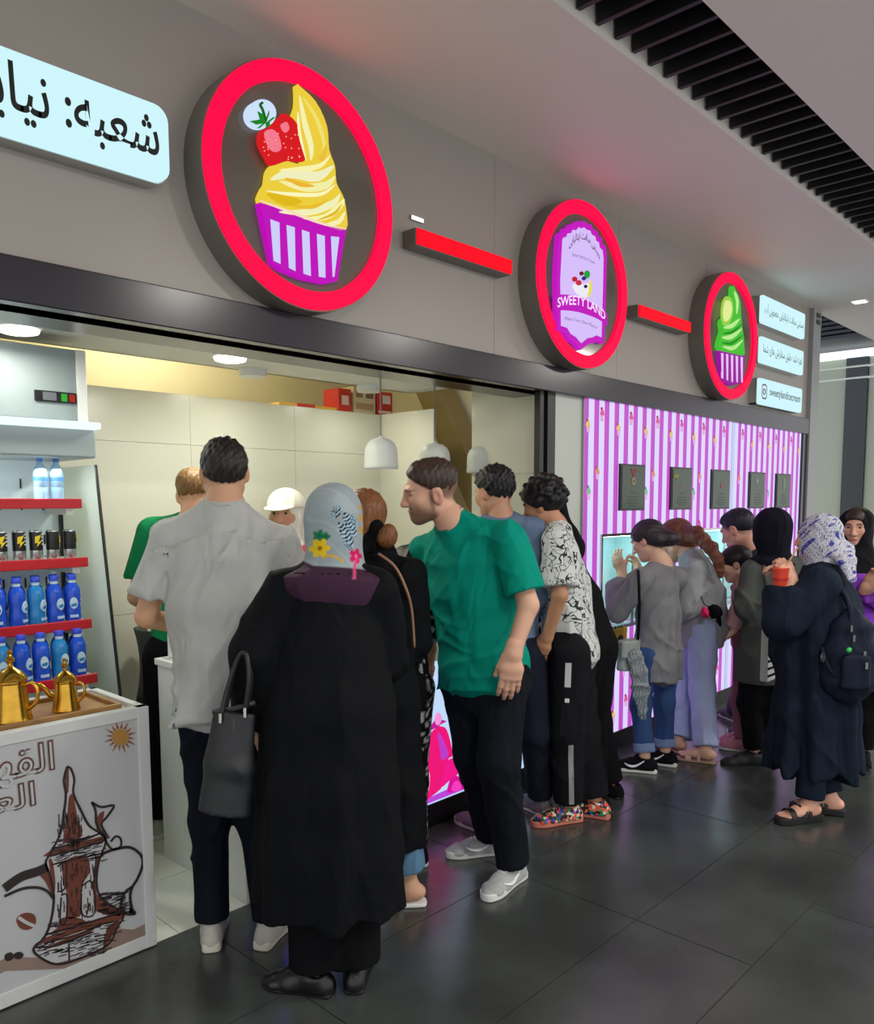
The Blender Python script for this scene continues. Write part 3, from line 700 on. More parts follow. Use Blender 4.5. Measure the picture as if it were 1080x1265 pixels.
MB().box(KX0, KX0+.03, KY0+.04, KY1, KZ-.04, KZ).build('top_rim', M_frame, ks, bevel=.003)
MB().box(KX0+.03, KX1-.03, KY0+.04, KY1-.03, KZ-.05, KZ-.02).build('top_board', mat('pale_top', (214, 204, 186), .4), ks)
for x in (KX0+.03, KX1-.015):
    MB().lathe(x, KY0+.02, [(.016, .0), (.02, .01), (.018, .03), (.012, .045)], 14).build('foot', mat('bronze_foot', (96, 80, 50), .35, .8), ks, smooth=True)
panel = MB().box(KX0+.042, KX1-.042, KY0+.006, KY0+.02, .055, KZ-.04).build('print_panel', M_print, ks)
PYK = KY0+.0045
def kp(x, y): return (x/4.215, 900+y/4.215)          # crop of the kiosk drawing -> photo pixels
def k_art(name, pts, col, lvl=1, sm=3, px_=True):
    P = xz([kp(*p) for p in pts], KY0)
    if sm: P = smooth_poly(P, sm)
    MB().prism_y(P, PYK-.0006*lvl, PYK+.002).build(name, pmat(col, .4), panel)
def k_line(name, pts, w, col, lvl=3, sm=5):
    P = xz([kp(*p) for p in pts], KY0)
    P = smooth_poly(P, sm, False) if sm else P
    MB().prism_y(stroke(P, w), PYK-.0006*lvl, PYK+.002).build(name, pmat(col, .4), panel)
BR, DK, GR = (112, 62, 48), (44, 34, 34), (186, 188, 190)
k_art('sand_print', [(768, 1015), (700, 1050), (560, 1040), (420, 1150), (250, 1200), (60, 1190), (-300, 1330), (-300, 1440), (30, 1265), (400, 1250), (774, 1100)], (142, 122, 110), 1, 0)
# pot: body outline, shading bands, spout, handle, lid
k_art('pot_body_print', [(240, 700), (270, 640), (520, 545), (553, 590), (545, 640), (520, 670), (512, 740), (500, 830), (540, 900), (640, 965), (610, 1040), (560, 1130), (290, 1225), (180, 1145), (240, 1080), (270, 1000), (280, 880), (262, 760)], (196, 196, 198), 2, 2)
k_art('pot_cone_print', [(352, 205), (372, 215), (385, 265), (380, 330), (398, 385), (420, 460), (470, 520), (520, 548), (275, 632), (320, 540), (340, 420), (345, 340), (335, 270)], (196, 196, 198), 2, 2)
for q in ([(360, 360), (385, 350), (405, 470), (430, 560), (330, 600), (350, 480)], [(335, 690), (455, 665), (465, 760), (420, 830), (430, 960), (395, 985), (345, 985), (352, 860), (335, 820)],
          [(262, 640), (540, 560), (548, 580), (268, 668)], [(255, 690), (275, 690), (290, 800), (280, 860)], [(520, 670), (500, 830), (530, 890), (640, 965), (590, 975), (500, 950), (490, 840), (505, 680)],
          [(300, 1040), (330, 985), (420, 990), (440, 1020), (260, 1075)], [(240, 1090), (640, 960), (625, 1000), (560, 1010), (240, 1120)], [(250, 1135), (470, 1050), (470, 1062), (255, 1148)], [(560, 1040), (625, 1000), (570, 1110), (540, 1130)],
          [(200, 750), (235, 728), (270, 780), (272, 860), (240, 800)], [(345, 215), (360, 210), (358, 330), (345, 320)], [(505, 470), (545, 430), (530, 500), (512, 545)]):
    k_art('pot_shading_print', q, BR, 4, 2)
for pts, w in (([(352, 200), (335, 270), (345, 340), (338, 420), (318, 540), (270, 640), (240, 700), (262, 770), (282, 880), (268, 1000), (235, 1085), (178, 1145), (200, 1185), (290, 1228), (400, 1205), (560, 1130), (610, 1040), (642, 965), (540, 895), (505, 820), (515, 700), (552, 590), (520, 545), (465, 505), (420, 420), (400, 380), (382, 330), (388, 265), (370, 210), (352, 200)], .007),
               ([(275, 625), (400, 595), (525, 545)], .006), ([(262, 665), (400, 630), (545, 585)], .006), ([(270, 710), (400, 680), (530, 650)], .005), ([(240, 1075), (400, 1030), (640, 955)], .006), ([(230, 1120), (400, 1075), (560, 1010)], .005), ([(185, 1140), (300, 1130), (480, 1060)], .006), ([(360, 1120), (362, 1210)], .005),
               ([(530, 655), (600, 630), (680, 620), (735, 660), (745, 710), (720, 780), (690, 830), (680, 880), (690, 940), (705, 965), (660, 965), (632, 930), (650, 860), (690, 825)], .009), ([(545, 560), (560, 600), (590, 630), (630, 615), (630, 575), (605, 562), (580, 590)], .006),
               ([(25, 835), (110, 775), (200, 745), (250, 720)], .030), ([(25, 875), (120, 835), (200, 830), (250, 850), (278, 885)], .008), ([(480, 385), (500, 430), (505, 500), (545, 560)], .007), ([(480, 385), (530, 410), (595, 402), (560, 460), (530, 500), (560, 560)], .007),
               ([(300, 720), (345, 700), (340, 830), (300, 850)], .005), ([(320, 870), (350, 870), (345, 1000), (315, 1010), (320, 880)], .005), ([(430, 820), (480, 800), (495, 960), (430, 970), (425, 860)], .005), ([(460, 670), (500, 660), (490, 810)], .005)):
    k_line('pot_line_print', pts, w, DK, 6, 4)
# short hatching strokes of the sketch
m = MB()
for k in range(420):
    u, v = random.random(), random.random()
    zones = [(300, 500, 690, 960), (300, 430, 420, 610), (270, 540, 570, 700), (250, 620, 1000, 1110), (190, 540, 1100, 1190), (505, 640, 860, 970)]
    a, b_, c, d = zones[k % 6]; x = a+(b_-a)*u; y = c+(d-c)*v
    if (k % 6) in (0, 1): p2 = (x+random.uniform(-4, 6), y+random.uniform(20, 46))
    else: p2 = (x+random.uniform(25, 55), y-random.uniform(6, 16))
    m.prism_y(stroke(xz([kp(x, y), kp(*p2)], KY0), .0022), PYK-.0042, PYK-.001)
m.build('hatching_print', pmat(DK, .4), panel, kind='stuff')
# coffee bean, sun and lettering
k_art('bean_print', [(88, 1000), (105, 975), (140, 962), (178, 970), (190, 1000), (178, 1035), (140, 1050), (105, 1038)], BR, 3)
k_line('bean_crease_print', [(98, 985), (140, 1012), (182, 1030)], .010, GR, 5)
for q in ([(30, 1180), (60, 1168), (75, 1190), (50, 1212), (28, 1205)], [(75, 1178), (105, 1165), (125, 1178), (110, 1200), (82, 1200)]):
    k_art('bean_print', q, DK, 4)
k_art('sun_print', circle(630, 45, 42, 20), (176, 132, 66), 3, 0)
for k in range(16):
    a = 2*PI*k/16+.1; r1, r2 = 46, 86 if k % 2 else 74
    k_art('sun_ray_print', [(630+r1*math.cos(a-.13), 45+r1*math.sin(a-.13)), (630+r2*math.cos(a), 45+r2*math.sin(a)), (630+r1*math.cos(a+.13), 45+r1*math.sin(a+.13))], (150, 92, 50), 3, 0)
# hollow brown lettering: brown letters with a paler core
def k_text(body, x1, ytop, ybot, wid):
    a = at_y(*kp(x1, (ytop+ybot)/2), KY0); t_ = at_y(*kp(x1, ytop), KY0); b_ = at_y(*kp(x1, ybot), KY0)
    w = wid
    text('lettering', body, pmat((96, 58, 52), .4), panel, a[0]-w, a[0], b_[2], t_[2], PYK-.003, bold=.03)
    text('lettering_core', body, pmat(GR, .4), panel, a[0]-w+.006, a[0]-.006, b_[2]+.006, t_[2]-.006, PYK-.0042, bold=-.012)
k_text(arabic('القهوة'), 286, 55, 262, .30)
k_text(arabic('العربية'), 188, 262, 440, .34)
# brass coffee pots and a wooden tray on the kiosk top
M_brass = mat('brass', (206, 160, 62), .22, 1.0, var=.15, vscale=20); M_wood = mat('tray_wood', (150, 112, 62), .5, var=.3, vscale=14)
TZ = KZ-.02
tr = empty('wooden_tray', (1.05, 2.95, TZ), 'brown wooden tray with raised rim on top of the coffee kiosk', 'tray')
MB().box(.62, 1.30, 2.80, 3.10, TZ+.001, TZ+.010).build('base', M_wood, tr)
for q in ((.62, 1.30, 2.80, 2.815), (.62, 1.30, 3.085, 3.10), (.62, .635, 2.815, 3.085), (1.285, 1.30, 2.815, 3.085)):
    MB().box(*q, TZ+.001, TZ+.026).build('rim', M_wood, tr, bevel=.003)
def brass_pot(cx, cy, s, ang, label):
    z = TZ+.0105
    p = empty('coffee_pot', (cx, cy, z), label, 'coffee pot', 'brass coffee pots')
    MB().lathe(cx, cy, [(.046*s, z), (.048*s, z+.005*s), (.046*s, z+.01*s), (.044*s, z+.02*s), (.040*s, z+.05*s), (.036*s, z+.085*s), (.034*s, z+.10*s), (.038*s, z+.104*s), (.038*s, z+.108*s)], 28).build('body', M_brass, p, smooth=True)
    MB().lathe(cx, cy, [(.039*s, z+.1085*s), (.040*s, z+.112*s), (.034*s, z+.122*s), (.022*s, z+.134*s), (.010*s, z+.141*s), (.006*s, z+.146*s), (.006*s, z+.152*s), (.011*s, z+.158*s), (.012*s, z+.164*s), (.007*s, z+.170*s), (.005*s, z+.176*s), (.008*s, z+.181*s), (.004*s, z+.188*s)], 24).build('lid', M_brass, p, smooth=True)
    c, d = math.cos(ang), math.sin(ang)
    pts = smooth_poly([(.034, .045), (.055, .055), (.075, .078), (.092, .092), (.100, .088)], 4, False)
    MB().tube([(cx+c*a*s, cy+d*a*s, z+h*s) for a, h in pts], [s*(.013-.008*k/len(pts)) for k in range(len(pts))], 10).build('spout', M_brass, p, smooth='all')
    pts = smooth_poly([(-.034, .095), (-.055, .10), (-.068, .08), (-.062, .05), (-.042, .03)], 4, False)
    MB().tube([(cx+c*a*s, cy+d*a*s, z+h*s) for a, h in pts], .005*s, 8).build('handle', M_brass, p, smooth='all')
va = math.atan2(_r[1], _r[0])
w = at_k(86, 880, 3.02); brass_pot(1.147, 2.91, 1.0, va+PI, 'smaller brass coffee pot with long spout on the kiosk tray')
brass_pot(.965, 2.90, 1.30, va+PI, 'larger brass coffee pot cut by the left picture edge')

# ================================================================ DRINKS FRIDGE
FX0, FX1 = .45, 1.60
M_fr = mat('fridge_grey_white', (146, 158, 160), .4); M_red = mat('red_price_rail', (196, 30, 40), .3); M_frin = mat('fridge_back_white', (226, 240, 246), .4)
fg = empty('drinks_fridge', ((FX0+FX1)/2, 3.6, 0), 'open white drinks fridge with red edged shelves at left', 'fridge')
MB().box(FX0, FX1-.02, 3.98, 4.04, .1, 2.22).build('back_panel', M_frin, fg)
MB().box(FX0, FX1-.02, 3.40, 4.04, 0, .52).build('base', M_fr, fg, bevel=.01)
MB().box(FX0, FX1-.02, 3.64, 4.04, 1.99, 2.30).build('header', M_fr, fg, bevel=.006)
MB().box(FX1-.06, FX1-.018, 3.625, 3.64, 1.99, 2.30).build('header_edge', M_white, fg, bevel=.003)
MB().box(FX0, FX1+.01, 3.56, 3.66, 1.955, 1.985).build('canopy_lamp', emat((235, 250, 245), 1.1), fg, bevel=.006)
MB().box(FX0, FX1, 3.60, 4.0, 1.83, 1.954).build('canopy', M_fr, fg, bevel=.008)
a = at_y(43, 481, 3.63); b_ = at_y(95, 499, 3.63)
cp = MB().box(a[0], b_[0], 3.63, 3.645, b_[2], a[2]).build('control_panel', M_black, fg, bevel=.003)
wd = b_[0]-a[0]; zc = (a[2]+b_[2])/2
MB().box(a[0]+wd*.18, a[0]+wd*.50, 3.627, 3.632, zc-.017, zc+.017).build('display', mat('lcd_grey', (95, 100, 105), .3), cp)
MB().box(a[0]+wd*.62, a[0]+wd*.76, 3.627, 3.632, zc-.017, zc+.015).build('switch', emat((60, 190, 60), .8), cp)
MB().box(a[0]+wd*.82, a[0]+wd*.95, 3.627, 3.632, zc-.017, zc+.015).build('switch', emat((190, 45, 30), .8), cp)
for i in range(9):
    for z in (1.70, 1.60, 1.44, 1.34, 1.24):
        x = FX1-.10-.095*i; MB().box(x, x+.006, 3.974, 3.982, z, z+.045).build('slot', M_black, fg)
SH = [(1.615, 3.70, 107, 622), (1.345, 3.66, 110, 694), (1.06, 3.60, 114, 770), (.80, 3.52, 121, 837)]
shz = []
for i, (z_, yf, pxx, pyy) in enumerate(SH):
    w = at_y(pxx, pyy, yf); z = w[2]; x1 = min(w[0], FX1-.03); shz.append((z, yf, x1))
    s_ = MB().box(FX0, x1-.005, yf+.012, 3.975, z-.004, z+.014).build('shelf', M_white, fg, bevel=.003)
    MB().box(FX0, x1, yf, yf+.012, z-.022, z+.022).build('price_rail', M_red, s_, bevel=.004)
    MB().box(x1-.06, x1-.03, yf+.03, 3.975, z-.05, z-.004).build('bracket', M_white, s_)
sg = [(3.60, 1.80), (3.975, 1.80), (3.975, .52), (3.43, .52), (3.45, .80)]
m = MB(); n = len(sg)
vs = [(FX1-.012, y, z) for y, z in sg]+[(FX1-.004, y, z) for y, z in sg]
m.add(vs, [tuple(range(n)), tuple(range(2*n-1, n-1, -1))]+[((i+1) % n, i, i+n, (i+1) % n+n) for i in range(n)])
frosted = glass('fridge_glass', (.90, .95, .93), .03); _nt = frosted.node_tree; _df = _nt.nodes.new('ShaderNodeBsdfDiffuse'); _df.inputs[0].default_value = (.75, .82, .80, 1)
_m2 = _nt.nodes.new('ShaderNodeMixShader'); _m2.inputs[0].default_value = .30; _o = _nt.nodes['Material Output']; _s = _o.inputs[0].links[0].from_socket
_nt.links.new(_s, _m2.inputs[1]); _nt.links.new(_df.outputs[0], _m2.inputs[2]); _nt.links.new(_m2.outputs[0], _o.inputs[0])
m.build('side_glass', frosted, fg)
MB().tube([(FX1-.008, 3.595, 1.80), (FX1-.008, 3.445, .80), (FX1-.008, 3.425, .52)], .007, 6).build('glass_seal', M_black, fg)
MB().box(FX1-.03, FX1-.015, 3.955, 3.975, .52, 1.80).build('corner_post', M_black, fg)
# bottles and cans on the shelves
M_pet = mat('clear_blue_plastic', (168, 208, 238), .12, spec=.6); M_lblb = mat('blue_band', (90, 150, 220), .4)
M_can = mat('silver_can', (190, 195, 196), .25, .9); M_canb = mat('black_can_print', (18, 18, 20), .35); M_cany = mat('yellow_can_print', (236, 208, 40), .35)
M_bl1 = mat('blue_bottle_sleeve', (28, 82, 208), .25); M_bl2 = mat('cyan_bottle_sleeve', (34, 132, 200), .25); M_cap = mat('royal_blue_cap', (48, 78, 214), .35); M_oval = mat('white_blue_oval', (200, 228, 240), .4)
def copy_tree(src, loc, label=None):
    r = src.copy(); COL.objects.link(r); r.location = loc
    if label: r['label'] = label
    for ch in src.children:
        c = ch.copy(); COL.objects.link(c); c.parent = r
        for g in ch.children:
            d = g.copy(); COL.objects.link(d); d.parent = c
    return r
def water_bottle():
    e = empty('water_bottle', (0, 0, 0), 'clear water bottle with blue band on the top fridge shelf', 'bottle', 'water bottles')
    MB().lathe(0, 0, [(.028, 0), (.031, .006), (.031, .06), (.029, .064), (.031, .068), (.031, .13), (.028, .15), (.014, .178), (.011, .182), (.011, .19)], 16).build('body', M_pet, e, smooth=True)
    MB().lathe(0, 0, [(.0314, .095), (.0316, .097), (.0316, .113), (.0314, .115)], 16).build('band', M_lblb, e, smooth=True)
    MB().lathe(0, 0, [(.014, .188), (.0145, .19), (.0145, .203), (.013, .205)], 12).build('cap', M_lblb, e, smooth=True)
    return e
def can():
    e = empty('drink_can', (0, 0, 0), 'slim black and silver drink can with yellow mark on the second fridge shelf', 'can', 'drink cans')
    MB().lathe(0, 0, [(.022, 0), (.026, .006), (.0265, .05), (.0265, .125), (.023, .133), (.022, .1335)], 16).build('body', M_can, e, smooth=True)
    MB().lathe(0, 0, [(.0268, .045), (.027, .046), (.027, .124), (.0268, .125)], 16).build('sleeve', M_canb, e, smooth=True)
    m = MB()
    for pts in ([(-.014, .105), (.012, .112), (-.002, .082), (.016, .088), (-.008, .060), (-.004, .080), (-.016, .076)],):
        m.prism_y([(x, z) for x, z in pts], -.0285, -.0262)
    m.build('emblem', M_cany, e)
    for z in (.068, .084, .098, .112): MB().box(.014, .0195, -.0240, -.0190, z, z+.007).build('print_mark', pmat((215, 215, 215)), e)
    return e
def soda(k):
    e = empty('blue_bottle', (0, 0, 0), '', 'bottle', 'blue sports drink bottles')
    MB().lathe(0, 0, [(.030, 0), (.034, .008), (.034, .05), (.031, .075), (.034, .10), (.034, .135), (.026, .158), (.017, .168), (.016, .172)], 18).build('sleeve', M_bl1 if k == 0 else M_bl2, e, smooth=True)
    MB().lathe(0, 0, [(.0165, .171), (.0165, .180), (.014, .184)], 14).build('neck', M_oval, e, smooth=True)
    MB().lathe(0, 0, [(.0185, .184), (.019, .186), (.019, .203), (.017, .206)], 14).build('cap', M_cap, e, smooth=True)
    m = MB(); P = circle(0, .082, .026, 14, .62); m.prism_y(P, -.0375, -.026); m.build('oval_print', M_oval, e)
    MB().prism_y([(-.012, .078), (.012, .083), (.010, .068), (-.010, .066)], -.0382, -.0375).build('wave_print', M_bl2, e)
    MB().box(-.017, .017, -.0365, -.030, .018, .030).build('text_print', pmat((180, 215, 245)), e)
    return e
z, yf, x1 = shz[0]
wb1 = water_bottle(); wb1.scale = (.95, .95, .90); wb1.location = (x1-.155, yf+.06, z+.015); wb1['label'] = 'left one of two clear water bottles on the top fridge shelf'
copy_tree(wb1, (x1-.085, yf+.06, z+.015), 'right one of two clear water bottles on the top fridge shelf')
z, yf, x1 = shz[1]
c0 = can(); c0['label'] = 'yellow marked black can at the left picture edge on the second fridge shelf'; c0.location = (x1-.35, yf+.05, z+.015)
for i, dx in enumerate((-.275, -.205, -.135, -.06)):
    o = copy_tree(c0, (x1+dx, yf+.05, z+.015)); o.rotation_euler.z = (0, .05, 1.5, 1.7)[i]
    if i < 2: o['label'] = ('yellow marked black can, fourth from the right on the second fridge shelf', 'yellow marked black can, third from the right on the second fridge shelf')[i]
    if i > 1: o['label'] = ('black can turned to its side print, second from the right on the second fridge shelf', 'black can at the right end of the second fridge shelf')[i-2]
s0 = soda(0); s1_ = soda(1); first = [True, True]
for row, zi in ((0, 2), (1, 3)):
    z, yf, x1 = shz[zi]
    for dep in range(2):
        for i in range(6):
            k = 1 if (i+row) % 3 == 2 else 0
            loc = (x1-.06-.078*i+.03*dep, yf+.055+.085*dep, z+.0145)
            lab = '%s bottle, %s from the right in the %s row of the %s blue bottle shelf' % (('blue', 'cyan')[k], ('first', 'second', 'third', 'fourth', 'fifth', 'sixth')[i], ('front', 'back')[dep], ('upper', 'lower')[row])
            src = (s0, s1_)[k]
            if first[k]: src.location = loc; src['label'] = lab; first[k] = False; o = src
            else: o = copy_tree(src, loc, lab)
            o.rotation_euler.z = random.uniform(-.5, .9)

# ================================================================ LAMPS, BOXES, CHAIR
for (lx, ly), lab in zip(SHOP_LAMPS, ('round white surface lamp on the shop ceiling above the white tee man', 'round white surface lamp on the shop ceiling at the left picture edge')):
    d = empty('ceiling_lamp', (lx, ly, 2.36), lab, 'lamp', 'round surface lamps')
    MB().lathe(lx, ly, [(.078, 2.315), (.085, 2.32), (.085, 2.3595)], 28).build('body', M_white, d, smooth=True)
    MB().lathe(lx, ly, [(.05, 2.296), (.072, 2.302), (.077, 2.316)], 28).build('diffuser', emat((255, 255, 248), 6), d, smooth=True)
for x in (2.6, 3.45):  # fixtures added for the back fill lights
    d = empty('ceiling_lamp', (x, 3.85, 2.36), 'added round white fill lamp at the back of the shop ceiling, %s' % ('nearer the fridge' if x < 3 else 'nearer the pendants'), 'lamp', 'added fill lamps at the back')
    MB().lathe(x, 3.85, [(.075, 2.32), (.078, 2.3595)], 20).build('body', M_white, d, smooth=True)
M_shade = mat('pale_grey_shade', (205, 208, 204), .5); M_inner = emat((255, 250, 235), 3.0)
labs = ('leftmost of three white dome pendant lamps', 'middle one of three white dome pendant lamps, behind the green tee man', 'rightmost of three white dome pendant lamps')
for (cx_, cy_), (sx_, sy_), lab in zip(((470, 463), (537, 473), (595, 481)), ((471.5, 579), (538, 583), (594.5, 584)), labs):
    w = at_y(cx_, cy_, 3.32); X, Y = w[0], 3.32; zb = at_y(sx_, sy_, 3.32)[2]
    p = empty('pendant_lamp', (X, Y, 2.36), lab, 'lamp', 'dome pendant lamps')
    MB().lathe(X, Y, [(.055, 2.335), (.058, 2.338), (.058, 2.3595)], 24).build('canopy', M_shade, p, smooth=True)
    MB().lathe(X, Y, [(.012, 2.32), (.02, 2.335)], 12).build('cord_grip', M_shade, p, smooth=True)
    MB().tube([(X, Y, 2.325), (X, Y, zb+.17)], .004, 6).build('cord', mat('grey_cord', (120, 122, 118), .6) if 'grey_cord' not in bpy.data.materials else bpy.data.materials['grey_cord'], p)
    R = .092
    prof = [(R, zb), (R+.003, zb+.003), (R, zb+.02), (R*.985, zb+.085), (R*.93, zb+.115), (R*.8, zb+.14), (R*.55, zb+.158), (R*.2, zb+.168), (.012, zb+.169), (.010, zb+.178)]
    inner = [(r_-.006 if r_ > .02 else .004, z_-.004) for r_, z_ in prof[:-2]][::-1]
    m = MB(); m.lathe(X, Y, prof, 32); m.f = m.f[:-2]
    m2 = [(r_, z_) for r_, z_ in inner]; m2[-1] = (R-.006, zb)
    vs0 = len(m.v); m.lathe(X, Y, m2, 32); m.f = m.f[:-2]
    k = len(prof)
    for j in range(32):
        j2 = (j+1) % 32; m.f.append((j, vs0+(len(m2)-1)*32+j, vs0+(len(m2)-1)*32+j2, j2))
    m.build('shade', M_shade, p, smooth='all')
    MB().lathe(X, Y, [(.012, zb+.025), (.03, zb+.04), (.034, zb+.06), (.02, zb+.09), (.012, zb+.10)], 16).build('bulb', M_inner, p, smooth='all')
# cartons stacked on the partition
M_cart = mat('carton', (206, 192, 160), .8); M_cred = mat('carton_red', (196, 50, 34), .6)
def carton(px0, px1, py0, py1, lab, base, deco):
    Y = 4.25; a = at_y(px0, py0, Y); b_ = at_y(px1, py1, Y)
    z0 = 2.241
    c = empty('carton', (a[0], Y, z0), lab, 'box', 'cartons on the partition')
    MB().box(a[0], b_[0], Y, Y+.16, z0, a[2]).build('box_body', base, c, bevel=.003)
    w, h = b_[0]-a[0], a[2]-z0
    for (u0, u1, v0, v1, col) in deco:
        MB().box(a[0]+u0*w, a[0]+u1*w, Y-.002, Y+.001, z0+v0*h, z0+v1*h).build('print', pmat(col), c)
carton(418, 434, 479, 505, 'small red carton at the left of the boxes on the partition', M_cred, [(.25, .8, .3, .7, (230, 200, 190))])
carton(437, 464, 477, 507, 'cream carton with brown print between two red boxes', M_cart, [(.1, .4, .6, .85, (140, 110, 80)), (.55, .9, .6, .85, (120, 100, 80)), (.1, .9, .15, .4, (170, 140, 110))])
carton(466, 485, 483, 510, 'red and white carton at the right end of the boxes', M_cred, [(.35, .85, .5, .85, (225, 215, 200)), (.1, .9, .1, .2, (230, 220, 205))])
yb = empty('wrapped_parcel', (3.1, 4.25, 2.241), 'flat yellow and red parcel lying on the partition', 'parcel')
a = at_y(345, 497, 4.25); b_ = at_y(417, 505, 4.25)
MB().box(a[0], b_[0], 4.25, 4.43, 2.241, 2.261).build('wrapping', mat('yellow_film', (226, 178, 60), .4), yb, bevel=.006)
MB().box(a[0]+.14, a[0]+.28, 4.245, 4.43, 2.242, 2.266).build('label_band', M_cred, yb, bevel=.003)
# office chair behind the counter
ch = empty('office_chair', (1.87, 3.86, 0), 'dark grey office chair beside the white counter end', 'chair')
hx, hy = 1.87, 3.86
M_mesh = mat('dark_mesh', (56, 60, 60), .7)
P = []
for k in range(9):
    u = k/8
    P.append((u*.34-.17, 0))
m = MB(); nu, nv = 8, 8; vs = []; fs_ = []
for side in (0, 1):
    for j in range(nv+1):
        for i in range(nu+1):
            u, v = i/nu*2-1, j/nv*2-1
            s_ = (1-.25*v*v)*.20
            vs.append((hx+u*s_+.05*0, hy+.06*(u*u)*-1+side*.03+.03*v*v, .83+v*.20))
N = (nu+1)*(nv+1)
for j in range(nv):
    for i in range(nu):
        q = j*(nu+1)+i; fs_.append((q, q+1, q+nu+2, q+nu+1)); fs_.append((N+q, N+q+nu+1, N+q+nu+2, N+q+1))
for i in range(nu):
    fs_.append((i, N+i, N+i+1, i+1)); q = nv*(nu+1)+i; fs_.append((q, q+1, N+q+1, N+q))
for j in range(nv):
    q = j*(nu+1); fs_.append((q, q+nu+1, N+q+nu+1, N+q)); q += nu; fs_.append((q, N+q, N+q+nu+1, q+nu+1))
m.add(vs, fs_); m.build('backrest', M_mesh, ch, smooth='all')
ch.location = (1.99, 4.0, 0); ch.scale = (.86, .86, .95)
ch.rotation_euler.z = math.radians(70)
MB().box(hx-.2, hx+.2, hy-.42, hy-.04, .44, .50).build('seat', M_mesh, ch, bevel=.03, seg=3)
MB().tube([(hx, hy+.04, .80), (hx, hy+.05, .55), (hx, hy-.05, .42), (hx, hy-.22, .42)], .016, 8).build('spine', M_black, ch, smooth='all')
MB().tube([(hx, hy-.22, .44), (hx, hy-.22, .10)], .025, 12).build('gas_lift', M_black, ch, smooth=True)
for k in range(5):
    a = 2*PI*k/5+.3; e = (hx+.26*math.cos(a), hy-.22+.26*math.sin(a))
    g = MB().tube([(hx, hy-.22, .11), (e[0], e[1], .075)], [.022, .014], 8).build('leg', M_black, ch, smooth=True)
    MB().lathe(e[0], e[1], [(.012, .001), (.026, .01), (.028, .03), (.02, .05), (.01, .072)], 12).build('caster', M_black, g, smooth=True)
# ================================================================ PEOPLE: blended implicit shapes -> meshes
def v3(*a): return np.array(a, float)
def nrm(v): v = np.asarray(v, float); return v/(np.linalg.norm(v)+1e-12)
def lerp(a, b, t): return np.asarray(a)*(1-t)+np.asarray(b)*t
class Prim:
    def __init__(s, fn, lo, hi, op='+', k=.02): s.fn, s.lo, s.hi, s.op, s.k = fn, np.asarray(lo), np.asarray(hi), op, k
def cone(a, b, ra, rb, k=.02, op='+', flat=False, flat0=False):
    a, b = np.asarray(a, float), np.asarray(b, float); d = b-a; L2 = d@d; L = math.sqrt(L2)
    def fn(P):
        q = P-a; t = (q@d)/L2; tc = np.clip(t, 0, 1); r = ra+(rb-ra)*tc
        if flat or flat0:
            x = q-np.outer(t, d); e = np.sqrt((x*x).sum(1))-r
            x2 = q-np.outer(tc, d); e2 = np.sqrt((x2*x2).sum(1))-r
            if flat: e2 = np.where(t > 1, np.maximum(e, (t-1)*L), e2)
            if flat0: e2 = np.where(t < 0, np.maximum(e, -t*L), e2)
            if flat: e2 = np.maximum(e2, (t-1)*L)
            if flat0: e2 = np.maximum(e2, -t*L)
            return e2
        x = q-np.outer(tc, d); return np.sqrt((x*x).sum(1))-r
    R = max(ra, rb)
    return Prim(fn, np.minimum(a, b)-R, np.maximum(a, b)+R, op, k)
def ell(c, r, ax=None, k=.02, op='+'):
    c = np.asarray(c, float); r = np.asarray(r, float); A = np.eye(3) if ax is None else np.asarray(ax)
    def fn(P):
        q = (P-c)@A.T; k0 = np.sqrt(((q/r)**2).sum(1)); k1 = np.sqrt(((q/(r*r))**2).sum(1))+1e-9
        return k0*(k0-1)/k1
    R = r.max()
    return Prim(fn, c-R, c+R, op, k)
